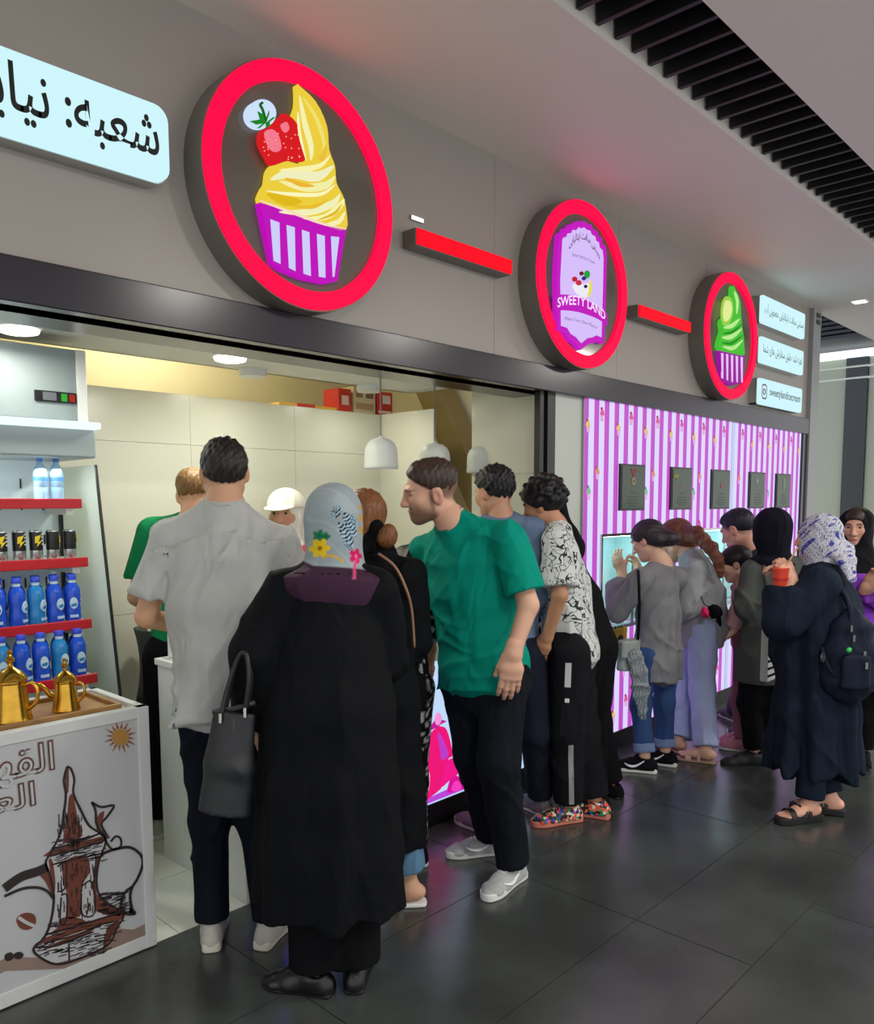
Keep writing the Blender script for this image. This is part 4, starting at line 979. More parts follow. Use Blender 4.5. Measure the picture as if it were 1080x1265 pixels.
def etube(pts, rad, side, k=.02, op='+', flat1=False, flat0=False):
    """chain of elliptical sections; rad = (along side, across); side = vector or list"""
    pts = [np.asarray(p, float) for p in pts]; n = len(pts)
    sides = side if isinstance(side, list) else [side]*n
    fr = []
    for i in range(n):
        t = nrm(pts[min(i+1, n-1)]-pts[max(i-1, 0)]); s = np.asarray(sides[i], float); s = nrm(s-t*(s@t)); fr.append((s, np.cross(t, s)))
    sg_ = []
    for i in range(n-1):
        a, b = pts[i], pts[i+1]; d = b-a; L2 = d@d
        s_ = nrm(fr[i][0]+fr[i+1][0]); w_ = nrm(np.cross(d, s_)); s_ = nrm(np.cross(w_, d)); sg_.append((a, d, L2, math.sqrt(L2), s_, w_))
    def fn(P):
        best = np.full(len(P), 1e3)
        for i in range(n-1):
            a, d, L2, L, s_, w_ = sg_[i]
            q = P-a; t = (q@d)/L2; tc = np.clip(t, 0, 1)
            ts = tc*tc*(3-2*tc)*.5+tc*.5
            ra = rad[i][0]+(rad[i+1][0]-rad[i][0])*ts; rb = rad[i][1]+(rad[i+1][1]-rad[i][1])*ts
            xs = q@s_; xw = q@w_; xt = (t-tc)*L; rc = np.minimum(ra, rb)
            last = (i == n-2 and flat1); frst = (i == 0 and flat0)
            if last: xt = np.where(t > 1, 0, xt)
            if frst: xt = np.where(t < 0, 0, xt)
            k0 = np.sqrt((xs/ra)**2+(xw/rb)**2+(xt/rc)**2); k1 = np.sqrt((xs/ra**2)**2+(xw/rb**2)**2+(xt/rc**2)**2)+1e-6
            e = np.where(k0 < .05, -rc, k0*(k0-1)/k1)
            if last: e = np.maximum(e, (t-1)*L)
            if frst: e = np.maximum(e, -t*L)
            m = np.maximum(.025-np.abs(best-e), 0)/.025
            best = np.minimum(best, e)-(m*m*.025*.25 if i else 0)
        return best
    R = max(max(r) for r in rad); A = np.array(pts)
    return Prim(fn, A.min(0)-R, A.max(0)+R, op, k)
def half(p, n, k=.004):
    """keep the side the normal points away from"""
    p = np.asarray(p, float); n = nrm(n)
    return Prim(lambda P: (P-p)@n, v3(-1e3, -1e3, -1e3), v3(1e3, 1e3, 1e3), '&', k)
def sdf(prims, disp=None, marg=.075):
    def fn(P):
        d = np.full(len(P), 1e3)
        dn = disp is None; X0, X1, X2 = (np.ascontiguousarray(P[:, i]) for i in range(3))
        for p in prims:
            if not dn and p.op != '+':
                nr = d < .2; dn = True
                if nr.any(): d[nr] += disp(P[nr])
            if p.op == '&':
                q = p.fn(P); m = np.maximum(p.k-np.abs(d-q), 0)/p.k; d = np.maximum(d, q)+m*m*p.k*.25; continue
            lo_, hi_ = p.lo-marg, p.hi+marg
            msk = (X0 > lo_[0]) & (X0 < hi_[0]) & (X1 > lo_[1]) & (X1 < hi_[1]) & (X2 > lo_[2]) & (X2 < hi_[2])
            if not msk.any(): continue
            q = p.fn(P[msk]); e = d[msk]
            if p.op == '+':
                m = np.maximum(p.k-np.abs(e-q), 0)/p.k; d[msk] = np.minimum(e, q)-m*m*p.k*.25
            else:
                m = np.maximum(p.k-np.abs(e+q), 0)/p.k; d[msk] = np.maximum(e, -q)+m*m*p.k*.25
        if not dn:
            nr = d < .2
            if nr.any(): d[nr] += disp(P[nr])
        return d
    add = [p for p in prims if p.op == '+']
    lo = np.min([p.lo for p in add], 0)-.03; hi = np.max([p.hi for p in add], 0)+.03
    return fn, lo, hi
_O8 = np.array([(i, j, k) for i in (0, 1) for j in (0, 1) for k in (0, 1)])
def surfnet(field, h):
    fn, lo, hi = field
    H = 4*h; n = np.ceil((hi-lo)/H).astype(int)+1
    gi = np.stack(np.meshgrid(*[np.arange(m) for m in n], indexing='ij'), -1).reshape(-1, 3)
    d = fn(lo+(gi+.5)*H); gi = gi[np.abs(d) < H*1.25]
    l5 = np.stack(np.meshgrid(*[np.arange(5)]*3, indexing='ij'), -1).reshape(-1, 3)
    base = gi*4
    V = fn((lo+(base[:, None, :]+l5[None])*h).reshape(-1, 3)).reshape(-1, 5, 5, 5)
    C = np.stack([V[:, i:i+4, j:j+4, k:k+4] for i, j, k in _O8], -1)
    ins = C < 0; act = ins.any(-1) & ~ins.all(-1)
    b, i, j, k = np.nonzero(act)
    cv = C[b, i, j, k]; cell = base[b]+np.stack([i, j, k], 1)
    acc = np.zeros((len(b), 3)); cnt = np.zeros(len(b))
    for e0 in range(8):
        for ax, st in ((0, 4), (1, 2), (2, 1)):
            if _O8[e0][ax]: continue
            e1 = e0+st; a, c = cv[:, e0], cv[:, e1]; m = (a < 0) != (c < 0)
            t = np.where(m, a/np.where(m, a-c, 1), 0)
            p = np.tile(_O8[e0].astype(float), (len(b), 1)); p[:, ax] += t
            acc += p*m[:, None]; cnt += m
    pos = lo+(cell+acc/cnt[:, None])*h
    N = (n+2)*4
    key = (cell[:, 0]*N[1]+cell[:, 1])*N[2]+cell[:, 2]
    o = np.argsort(key); ks = key[o]
    quads = []
    for ax, st in ((0, 4), (1, 2), (2, 1)):
        s0 = cv[:, 0] < 0; s1 = cv[:, st] < 0; m = np.nonzero(s0 != s1)[0]
        u, w = [(1, 2), (2, 0), (0, 1)][ax]
        c = cell[m]; ids = []
        for du, dw in ((0, 0), (1, 0), (1, 1), (0, 1)):
            q = c.copy(); q[:, u] -= du; q[:, w] -= dw
            kk = (q[:, 0]*N[1]+q[:, 1])*N[2]+q[:, 2]; ix = np.searchsorted(ks, kk); ix = np.minimum(ix, len(ks)-1)
            ids.append(np.where(ks[ix] == kk, o[ix], -1))
        Q = np.stack(ids, 1); ok = (Q >= 0).all(1); Q = Q[ok]; fl_ = ~s0[m][ok]
        Q[fl_] = Q[fl_][:, ::-1]; quads.append(Q[:, ::-1])
    return pos, (np.concatenate(quads) if quads else np.zeros((0, 4), int))
def relax(v, f, n=1, lam=.5):
    for _ in range(n):
        s = np.zeros_like(v); c = np.zeros(len(v))
        for a in range(4):
            for b in (1, 3):
                np.add.at(s, f[:, a], v[f[:, (a+b) % 4]]); np.add.at(c, f[:, a], 1)
        v = v+lam*(s/np.maximum(c, 1)[:, None]-v)
    return v
def put(name, parts, m, parent, colors=None, label=None, kind=None, smooth=True):
    """one mesh object from one or more (verts, quads) pieces, in world coordinates"""
    off = np.array(woff(parent)); vs, fs, n = [], [], 0
    for v, f in parts: vs.append(v-off); fs.append(f+n); n += len(v)
    v = np.concatenate(vs); f = np.concatenate(fs)
    me = bpy.data.meshes.new(name); me.vertices.add(len(v)); me.vertices.foreach_set('co', v.astype(np.float32).ravel())
    me.loops.add(f.size); me.loops.foreach_set('vertex_index', f.astype(np.int32).ravel())
    me.polygons.add(len(f)); me.polygons.foreach_set('loop_start', (np.arange(len(f))*4).astype(np.int32))
    me.polygons.foreach_set('use_smooth', np.ones(len(f), bool)); me.update(calc_edges=True)
    me.materials.append(m)
    if colors is not None:
        at = me.color_attributes.new('tint', 'FLOAT_COLOR', 'POINT')
        at.data.foreach_set('color', np.concatenate([colors, np.ones((len(v), 1))], 1).astype(np.float32).ravel())
    o = bpy.data.objects.new(name, me); link(o, parent, label, None, None, kind); return o
def tint_mat(name, rough=.5, spec=.4, sss=0, bump=0, bscale=300):
    m = mat(name, (128, 128, 128), rough, spec=spec, bump=bump, bscale=bscale); nt = m.node_tree
    a = nt.nodes.new('ShaderNodeAttribute'); a.attribute_name = 'tint'; nt.links.new(a.outputs['Color'], nt.nodes['Principled BSDF'].inputs['Base Color'])
    if sss:
        b = nt.nodes['Principled BSDF']; b.inputs['Subsurface Weight'].default_value = sss; b.inputs['Subsurface Radius'].default_value = (.012, .005, .003); b.inputs['Subsurface Scale'].default_value = 1
    return m
M_skin = tint_mat('skin', .5, .4); M_tint = tint_mat('printed_fabric', .8, .2, bump=.15, bscale=500)
M_eyew = mat('eye_white', (222, 218, 212), .2); M_iris = mat('dark_iris', (38, 24, 18), .15)
M_sole_w = mat('white_rubber', (226, 226, 220), .5); M_sole_k = mat('black_rubber', (20, 20, 22), .6)
def cloth(name, col, rough=.85, var=.06, bump=.25, bscale=420, wr=.60, wsc=7.0):
    m = mat(name, col, rough, var=var, vscale=5, bump=bump, bscale=bscale, spec=.12); nt = m.node_tree; b = nt.nodes['Principled BSDF']
    tc = nt.nodes.new('ShaderNodeTexCoord'); n = nt.nodes.new('ShaderNodeTexNoise'); n.inputs['Scale'].default_value = wsc; n.inputs['Detail'].default_value = 1.3; n.inputs['Distortion'].default_value = 1.4
    mp = nt.nodes.new('ShaderNodeMapping'); mp.inputs['Rotation'].default_value = (.5, .3, .4); mp.inputs['Scale'].default_value = (1, 1, .45)
    nt.links.new(tc.outputs['Object'], mp.inputs[0]); nt.links.new(mp.outputs[0], n.inputs['Vector'])
    bp = nt.nodes.new('ShaderNodeBump'); bp.inputs['Strength'].default_value = wr; bp.inputs['Distance'].default_value = .05
    nt.links.new(n.outputs['Fac'], bp.inputs['Height'])
    if b.inputs['Normal'].links: nt.links.new(b.inputs['Normal'].links[0].from_socket, bp.inputs['Normal'])
    nt.links.new(bp.outputs[0], b.inputs['Normal'])
    return m
def hairmat(name, col):
    m = mat(name, col, .42, spec=.35); nt = m.node_tree; b = nt.nodes['Principled BSDF']
    tc = nt.nodes.new('ShaderNodeTexCoord'); mp = nt.nodes.new('ShaderNodeMapping'); mp.inputs['Scale'].default_value = (260, 260, 26)
    n = nt.nodes.new('ShaderNodeTexNoise'); n.inputs['Scale'].default_value = 1; n.inputs['Detail'].default_value = 3
    nt.links.new(tc.outputs['Object'], mp.inputs[0]); nt.links.new(mp.outputs[0], n.inputs['Vector'])
    r = nt.nodes.new('ShaderNodeValToRGB'); c = lin(col); e = r.color_ramp.elements
    e[0].position = .3; e[0].color = tuple(q*.45 for q in c)+(1,); e[1].position = .72; e[1].color = tuple(min(1, q*1.7) for q in c)+(1,)
    nt.links.new(n.outputs['Fac'], r.inputs[0]); nt.links.new(r.outputs[0], b.inputs['Base Color'])
    bp = nt.nodes.new('ShaderNodeBump'); bp.inputs['Strength'].default_value = .5; bp.inputs['Distance'].default_value = .004
    nt.links.new(n.outputs['Fac'], bp.inputs['Height']); nt.links.new(bp.outputs[0], b.inputs['Normal'])
    return m

# ---------------------------------------------------------------- folds
def folds(amp, freq, seed, vert=.25, root=None):
    """irregular creases; vert stretches them along z"""
    rng = np.random.RandomState(seed); L = []
    for i in range(4):
        a = rng.uniform(0, 2*PI); dz = rng.uniform(-1, 1)
        L.append((v3(math.cos(a), math.sin(a), dz*1.2*(1-vert)+.15)*freq*rng.uniform(.7, 1.5), rng.uniform(0, 6.28), nrm(rng.normal(size=3))*freq*.45, rng.uniform(0, 6.28), rng.uniform(.6, 1)))
    mk = nrm(rng.normal(size=3))*5
    def fn(P):
        d = np.zeros(len(P))
        for i, (q, ph, q2, ph2, w) in enumerate(L):
            r = 1-np.abs(np.sin(P@q*.5+ph+1.5*np.sin(P@q2+ph2)))
            g = .5+.5*np.sin(P@(mk*(1+.5*i))+ph2*3)
            d += w*(r*r*r-.22)*g*g
        return -amp*1.25*d
    return fn
def drape(axis0, axis1, n, amp, z_top, z_bot, seed, base=.15, side=None):
    """vertical pleats that deepen towards the hem"""
    rng = np.random.RandomState(seed); ph = rng.uniform(0, 6.28, 5)
    def fn(P):
        t = np.clip((z_top-P[:, 2])/(z_top-z_bot), 0, 1)
        cx = axis0[0]+(axis1[0]-axis0[0])*t; cy = axis0[1]+(axis1[1]-axis0[1])*t
        th = np.arctan2(P[:, 1]-cy, P[:, 0]-cx); w = base+(1-base)*t
        s = np.sin(n*th+ph[0]+.8*np.sin(2*P[:, 2]+ph[1]))+.6*np.sin((n*1.7)//1*th+ph[2]+.9*np.sin(3*P[:, 2]+ph[3]))
        return amp*w*s
    return fn
def both(*fs): return lambda P: sum(f(P) for f in fs)

# ---------------------------------------------------------------- head, hand, shoe builders
def frame(fwd, pitch=0, roll=0):
    """rows: right, forward, up"""
    f = nrm(v3(fwd[0], fwd[1], 0)); r = v3(f[1], -f[0], 0); u = v3(0, 0, 1)
    f2 = f*math.cos(pitch)-u*math.sin(pitch); u2 = u*math.cos(pitch)+f*math.sin(pitch)
    r3 = r*math.cos(roll)+u2*math.sin(roll); u3 = u2*math.cos(roll)-r*math.sin(roll)
    return np.array([r3, f2, u3])
class Head:
    def __init__(s, c, A, sc=1.0): s.c, s.A, s.s = np.asarray(c, float), A, sc
    def p(s, x, y, z): return s.c+(v3(x, y, z)*s.s)@s.A
    def loc(s, P): return ((P-s.c)@s.A.T)/s.s
    def E(s, x, y, z, rx, ry, rz, k=.02, op='+', tilt=None):
        A = s.A if tilt is None else tilt@s.A
        return ell(s.p(x, y, z), v3(rx, ry, rz)*s.s, A, k*s.s, op)
    def K(s, a, b, ra, rb, k=.015, op='+', flat=False): return cone(s.p(*a), s.p(*b), ra*s.s, rb*s.s, k*s.s, op, flat)
def head_prims(h, face=True):
    P = [h.E(0, -.016, .036, .076, .098, .082), h.E(0, .026, -.022, .064, .070, .086, .03), h.E(0, .060, -.088, .030, .030, .024, .035),
         h.K((.048, .005, -.055), (.012, .066, -.094), .020, .016, .03), h.K((-.048, .005, -.055), (-.012, .066, -.094), .020, .016, .03),
         h.E(.044, .056, -.018, .024, .024, .022, .03), h.E(-.044, .056, -.018, .024, .024, .022, .03)]
    P += [h.K((-.036, .083, .030), (-.010, .090, .026), .010, .010, .015), h.K((.036, .083, .030), (.010, .090, .026), .010, .010, .015)]
    P += [h.E(.031, .100, .010, .016, .014, .011, .012, '-'), h.E(-.031, .100, .010, .016, .014, .011, .012, '-')]
    for s_ in (1, -1): P += [h.K((s_*.018, .081, -.0035), (s_*.045, .073, -.001), .006, .006, .008), h.K((s_*.016, .085, .0215), (s_*.046, .077, .0195), .006, .006, .008)]
    P += [h.K((0, .092, .020), (0, .114, -.026), .0085, .0105, .014), h.E(0, .112, -.030, .012, .012, .010, .01), h.E(.013, .101, -.033, .009, .011, .008, .008), h.E(-.013, .101, -.033, .009, .011, .008, .008)]
    P += [h.E(0, .090, -.060, .022, .012, .0065, .008), h.E(0, .087, -.071, .019, .012, .007, .006), h.E(0, .098, -.0655, .020, .008, .0015, .004, '-')]
    for s_ in (1, -1):
        P += [h.E(s_*.079, -.012, -.004, .009, .021, .032, .010), h.E(s_*.073, -.016, -.010, .012, .014, .024, .012), h.E(s_*.088, -.006, .000, .006, .012, .018, .006, '-')]
    return P
def head_color(h, P, skin, lip=(150, 84, 76), stubble=None, brow=None, fade=None):
    q = h.loc(P); c = np.tile(np.array(lin(skin)), (len(P), 1))
    def blend(w, col): c[:] = c*(1-w[:, None])+np.array(lin(col))*w[:, None]
    blush = np.exp(-(((np.abs(q[:, 0])-.045)/.02)**2+((q[:, 2]+.022)/.02)**2))*(q[:, 1] > .03)*.25; blend(blush, (196, 120, 100))
    ear = np.clip((np.abs(q[:, 0])-.074)/.012, 0, 1)*(np.abs(q[:, 2]) < .05)*.3; blend(ear, (190, 100, 84))
    if fade:
        fc, fl_, fn_ = fade; g = np.clip((.8*fl_/.8-.8*q[:, 1]+(q[:, 2]-.045))/.012, 0, 1)*np.clip((q[:, 2]-fn_)/.03, 0, 1)*(1-np.clip((np.abs(q[:, 0])-.0745)/.003, 0, 1)*(q[:, 2] < .03)*(q[:, 1] > -.035)*(q[:, 1] < .016)); blend(g*(.35+.6*np.clip((q[:, 2]+.05)/.09, 0, 1)), fc)
    if stubble:
        low = np.clip((-.034-q[:, 2]-.35*np.clip(.06-q[:, 1], 0, 1)*.6)/.032, 0, 1)*np.clip((q[:, 1]+.012)/.02, 0, 1)
        low *= 1-np.clip((q[:, 2]+.125)/-.02, 0, 1)
        mst = np.exp(-((q[:, 2]+.047)/.008)**2)*(np.abs(q[:, 0]) < .032)*(q[:, 1] > .06)
        sb = np.clip((.012-np.abs(q[:, 1]-.012))/.008, 0, 1)*(q[:, 2] < .02)*(q[:, 2] > -.06)*(np.abs(q[:, 0]) > .04)
        blend(np.clip(np.maximum(np.maximum(low*.74, mst*.7), sb*.6), 0, 1), stubble)
    lp = np.exp(-((q[:, 2]+.0655)/.0085)**4)*np.exp(-(q[:, 0]/.024)**4)*(q[:, 1] > .07); blend(lp*.8, lip)
    if brow:
        bz = .031-.12*np.abs(np.abs(q[:, 0])-.03)
        br = np.exp(-((q[:, 2]-bz)/.0055)**4)*np.exp(-((np.abs(q[:, 0])-.031)/.019)**6)*(q[:, 1] > .05); blend(br*.9, brow)
    return c
def eyes(h, root):
    for s_ in (1, -1):
        c = h.p(s_*.031, .0752, .0095); e = MB(); r = .0125*h.s; vs = []; n, m_ = 12, 8
        for i in range(m_+1):
            a = PI*i/m_
            for j in range(n):
                b = 2*PI*j/n; vs.append(c+(v3(math.sin(a)*math.cos(b), math.cos(a), math.sin(a)*math.sin(b))*r)@h.A)
        fs = [(i*n+j, i*n+(j+1) % n, (i+1)*n+(j+1) % n, (i+1)*n+j) for i in range(m_) for j in range(n)]
        o = e.add(vs, fs).build('eye', [M_eyew, M_iris], root, smooth='all')
        for p in o.data.polygons: p.material_index = 1 if p.index < n*2 else 0
def hand_prims(w, d, nrm_, sgn, curl=(.3, .3, .25), sc=1.0, spread=.06, thumb=(.7, .3), fan=0.0):
    """w wrist, d finger direction, nrm_ palm facing direction, sgn +1 if the thumb lies on +cross side"""
    d = nrm(d); n = nrm(np.asarray(nrm_)-d*(d@np.asarray(nrm_))); s = np.cross(d, n)*sgn     # s: towards thumb
    P = [etube([w-d*.03, w+d*.012, w+d*.055*sc, w+d*.088*sc], [(.026*sc, .021*sc), (.027*sc, .019*sc), (.038*sc, .0165*sc), (.040*sc, .0135*sc)], s, .012)]
    P.append(cone(w+d*.02*sc+s*.018*sc+n*.006, w+d*.055*sc+s*.028*sc+n*.010, .017*sc, .014*sc, .015))
    tips = []
    for i, (o, L) in enumerate(((.029, .92), (.0095, 1.0), (-.0105, .95), (-.029, .76))):
        b = w+d*(.088-(.006 if i in (0,) else 0)-(.010 if i == 3 else 0))*sc+s*o*sc
        dd = nrm(d+s*(o/.03)*spread); a = 0
        ca = [c*(1+fan*i) for c in curl]
        r = (.0098, .0099, .0094, .0084)[i]*sc
        for j, l in enumerate((.044, .027, .022)):
            a += ca[j]; v = dd*math.cos(a)+n*math.sin(a); e = b+v*l*L*sc
            P.append(cone(b, e, r*(1-.06*j), r*(.93-.07*j), .005)); b = e
        tips.append(b)
    b = w+d*.022*sc+s*.024*sc+n*.004; t1 = nrm(d*math.cos(thumb[0])+s*math.sin(thumb[0])+n*thumb[1])
    e = b+t1*.042*sc; P.append(cone(b, e, .0155*sc, .0115*sc, .012)); t2 = nrm(t1*.9+d*.45+n*thumb[1]*.5)
    P.append(cone(e, e+t2*.032*sc, .0112*sc, .0090*sc, .006))
    return P, tips
def shoe_parts(an, fwd, L=.27, style='sneaker', root=None, mu=None, ms=None, swoosh=None, out=1, tongue=None, h=.006, lift=0.0, wd=1.0):
    """ankle point, toe direction; sole rests on z = lift"""
    f = nrm(v3(fwd[0], fwd[1], 0)); r = v3(f[1], -f[0], 0); u = v3(0, 0, 1)
    b = v3(an[0], an[1], lift)-f*L*.26       # heel
    Q = lambda x, y, z: b+f*x*L+r*y*wd+u*z
    out_l = [(-.02, 0), (.0, .026), (.08, .034), (.3, .033), (.5, .040), (.72, .049), (.88, .042), (.97, .024), (1.0, 0), (.97, -.022), (.88, -.036), (.72, -.043), (.5, -.036), (.3, -.032), (.08, -.033), (.0, -.026)]
    ol = smooth_poly([tuple(Q(x, y*1.06, 0)[:2]) for x, y in out_l], 3)
    st = .034 if style == 'sneaker' else .016
    up = []
    hz = st*.55
    if style in ('sneaker', 'shoe'):
        col = .085 if style == 'sneaker' else .062
        up = [etube([Q(.10, 0, hz+.012), Q(.30, 0, hz+.014), Q(.58, 0, hz+.012), Q(.80, .002, hz+.008), Q(.93, .002, hz+.004)],
                    [(.034*wd, .046), (.036*wd, .052), (.043*wd, .040), (.044*wd, .028), (.030*wd, .020)], r, .02),
              cone(Q(.14, 0, .03), Q(.20, 0, col), .034*wd, .036*wd, .025, flat=True), cone(Q(.30, 0, .055), Q(.60, 0, .045), .036*wd, .026*wd, .03),
              cone(Q(.19, 0, col-.015), Q(.20, 0, col+.02), .026*wd, .027*wd, .004, '-'), half(Q(0, 0, hz), -u, .004)]
        fld = sdf(up); v, q = surfnet(fld, h)
        o = put('shoe', [(v, q)], mu, root)
        MB().prism_z(ol, lift+.0005, lift+st).build('sole', ms, o, bevel=.006)
        if style == 'sneaker':
            for k in range(5):
                x = .36+.055*k; z = hz+.062-.007*k
                pts = []
                for y in (-.020, -.008, .008, .020):
                    p = Q(x, y, z+.05); 
                    for _ in range(12): p = p-u*fld[0](p[None])[0]*.9
                    pts.append(p+u*.002)
                MB().tube(pts, .0028, 6).build('lace', ms if tongue is None else tongue, o, smooth='all')
        if swoosh:
            pts = smooth_poly([(.70, .036), (.60, .026), (.50, .024), (.40, .034), (.26, .062)], 4, False); W = []
            for x, z in pts:
                p = Q(x, out*.085, hz+z)
                for _ in range(14): p = p-r*out*fld[0](p[None])[0]*.9
                W.append(p+r*out*.0008)
            n = len(W); MB().tube(W, [.0015+.0075*math.sin(PI*min(1, (k+.3)/n*1.0))**.8*(1-.35*k/n) for k in range(n)], 8).build('tick_mark', swoosh, o, smooth='all')
        return o
    # open sandal: sole plus two straps over the bare foot
    o = MB().prism_z(ol, lift+.0005, lift+(.034 if style == 'slide' else .016)).build('sandal', ms, root, bevel=.005)
    z0 = lift+(.034 if style == 'slide' else .016)
    for x0, hh, ww in (((.46, .058, .034), (.70, .044, .030), (.34, .07, .018)) if style == 'slide' else ((.66, .044, .036), (.40, .058, .018))):
        m = MB(); vs = []; n = 12; wl = .040 if x0 > .5 else .036
        for i in range(n+1):
            a = PI*i/n; y = math.cos(a)*(wl+.003)*(1.0); z = z0+math.sin(a)*hh*.92-.004
            for dx in (-ww/2, ww/2):
                for t in (0, .004): vs.append(Q(x0, y*(1+t*20), z+t)+f*dx)
        fs = []
        for i in range(n):
            a = 4*i; c = 4*(i+1); fs += [(a, a+2, c+2, c), (a+1, c+1, c+3, a+3), (a, c, c+1, a+1), (a+2, a+3, c+3, c+2)]
        m.add(vs, fs).build('strap', mu, o, smooth=True)
    return o
def foot_prims(an, fwd, L=.24, lift=.02):
    f = nrm(v3(fwd[0], fwd[1], 0)); r = v3(f[1], -f[0], 0); u = v3(0, 0, 1); b = v3(an[0], an[1], lift)-f*L*.26
    Q = lambda x, y, z: b+f*x*L+r*y+u*z
    P = [etube([Q(.08, 0, .026), Q(.3, 0, .034), Q(.55, 0, .026), Q(.76, 0, .016)], [(.027, .026), (.028, .034), (.036, .024), (.040, .015)], r, .02), cone(Q(.2, 0, .03), an, .03, .034, .03)]
    for i, y in enumerate((.028, .012, -.003, -.017, -.030)):
        P.append(cone(Q(.76, y, .012), Q(.97-.035*abs(i-.6), y*.95, .009), .0105 if i else .012, .008 if i else .011, .006))
    return P
class Person:
    def __init__(s, label, k, turn, J, sc=1.0, wd=1.0, dp=1.0, head=(0, 0, 0), hs=1.0, skin=(205, 160, 130), group=None):
        """J: joints read off the photo as (x, y, depth offset); a/f (ankle, toe) lie near the floor"""
        s.k, s.sc, s.wd, s.dp, s.skin = k, sc, wd, dp, skin
        s.J = {}
        for n, p in J.items():
            if n[0] in 'af' and len(p) == 2:
                z = .085*sc if n[0] == 'a' else .02
                d = _f+_r*((p[0]-540)/F_PX)-_u*((p[1]-PY)/F_PX); s.J[n] = EYE+d*((z-EYE[2])/d[2])
            else: s.J[n] = at_k(p[0], p[1], k+(p[2] if len(p) > 2 else 0))
        j = s.J
        ray = nrm(v3(*(j['head'][:2]), 0)); a = math.radians(turn)
        s.fw = v3(ray[0]*math.cos(a)-ray[1]*math.sin(a), ray[0]*math.sin(a)+ray[1]*math.cos(a), 0)
        s.rt = v3(s.fw[1], -s.fw[0], 0); s.up = v3(0, 0, 1)
        for q in 'LR':                    # legs the photo hides hang straight below the hips
            if 'a'+q not in j:
                h_ = j['h'+q]; j['a'+q] = v3(h_[0], h_[1], .085*sc); j['k'+q] = v3(h_[0], h_[1], .47*sc)+s.fw*.02; j['f'+q] = j['a'+q]+s.fw*.15-v3(0, 0, .06)
        s.sm = (j['sL']+j['sR'])/2; s.hm = (j['hL']+j['hR'])/2
        s.side = nrm(j['sR']-j['sL']); s.hside = nrm(j['hR']-j['hL'])
        s.axis = s.sm-s.hm; s.tl = np.linalg.norm(s.axis); s.axis = s.axis/s.tl
        b = (j['aL']+j['aR'])/2
        s.root = empty('person', (b[0], b[1], 0), label, 'person', group)
        ya = math.radians(head[0]); hf = v3(s.fw[0]*math.cos(ya)-s.fw[1]*math.sin(ya), s.fw[0]*math.sin(ya)+s.fw[1]*math.cos(ya), 0)
        s.h = Head(j['head'], frame(hf, math.radians(head[1]), math.radians(head[2])), hs)
        s.hands = {}
    def tpt(s, t):
        return s.sm-s.axis*s.tl*t if t <= 1 else s.hm-s.up*s.tl*(t-1)
    def torso(s, lv, k=.03, flat=True, flat0=False):
        return etube([s.tpt(t) for t, a, b in lv], [(a*s.sc*s.wd, b*s.sc*s.dp) for t, a, b in lv],
                     [nrm(lerp(s.side, s.hside, min(1, max(0, t)))) for t, a, b in lv], k, '+', flat, flat0)
    def arm(s, q, e=0.0, to=2.0, r=(.050, .040, .029), k=.014, flat=True, drop=0.0):
        j = s.J; S, E_, W = j['s'+q], j['e'+q], j['w'+q]; r = [(x*s.sc+e) for x in r]
        P = []
        if to <= 1:
            P.append(cone(S, lerp(S, E_, to), r[0], lerp(r[0], r[1], to)+drop, k, flat=flat))
        else:
            P.append(cone(S, E_, r[0], r[1], k)); P.append(cone(E_, lerp(E_, W, to-1), r[1], lerp(r[1], r[2], to-1)+drop, k, flat=flat and to < 2))
        return P
    def leg(s, q, e=0.0, to=2.0, r=(.088, .056, .040), k=.02, flat=True, hem=0.0):
        j = s.J; S, E_, W = j['h'+q], j['k'+q], j['a'+q]; r = [(x*s.sc+e) for x in r]
        P = [cone(S, E_, r[0], r[1], k), cone(E_, lerp(E_, W, to-1), r[1], lerp(r[1], r[2], to-1)+hem, k, flat=flat)]
        return P
    def set_hand(s, q, d, n, **kw):
        """d finger direction, n palm direction, as (right, forward, up) of the body"""
        B = np.array([s.rt, s.fw, s.up]); s.hands[q] = (v3(*d)@B, v3(*n)@B, kw)
    def body(s, face=True, stubble=None, brow=None, feet=False, hb=.010, hh=.005, eye=True, lip=(150, 84, 76), fade=None):
        j = s.J; c = s.sc
        P = [s.torso([(.0, .10, .06), (.10, .135, .085), (.32, .145, .105), (.62, .122, .092), (.88, .150, .105), (1.02, .148, .108)], .04, False)]
        for q in 'LR':
            P.append(cone(lerp(s.sm, j['s'+q], .35), j['s'+q], .050*c, .046*c, .03))
            P += s.arm(q, 0, 2.0, flat=False); P += s.leg(q, -.004)
            if not feet:
                f = nrm((j['f'+q]-j['a'+q])*v3(1, 1, 0)); P.append(cone(j['a'+q]-v3(0, 0, .03), j['a'+q]+f*.10*c-v3(0, 0, .045), .026*c, .016*c, .02))
        nb = j['nb']; hb0 = s.h.p(0, -.022, -.055)
        P.append(cone(nb-s.axis*.03, hb0, .060*c, .052*c, .05)); P.append(cone(lerp(s.sm, nb, .5), nb, .075*c, .058*c, .05))
        pc = [surfnet(sdf(P), hb)]; cols = [np.tile(np.array(lin(s.skin)), (len(pc[0][0]), 1))]
        H = head_prims(s.h)+[cone(s.h.p(0, -.020, -.045), lerp(hb0, nb, .55), .053*c*s.h.s, .053*c, .03)]
        v, f = surfnet(sdf(H), hh); pc.append((v, f)); cols.append(head_color(s.h, v, s.skin, lip, stubble, brow, fade))
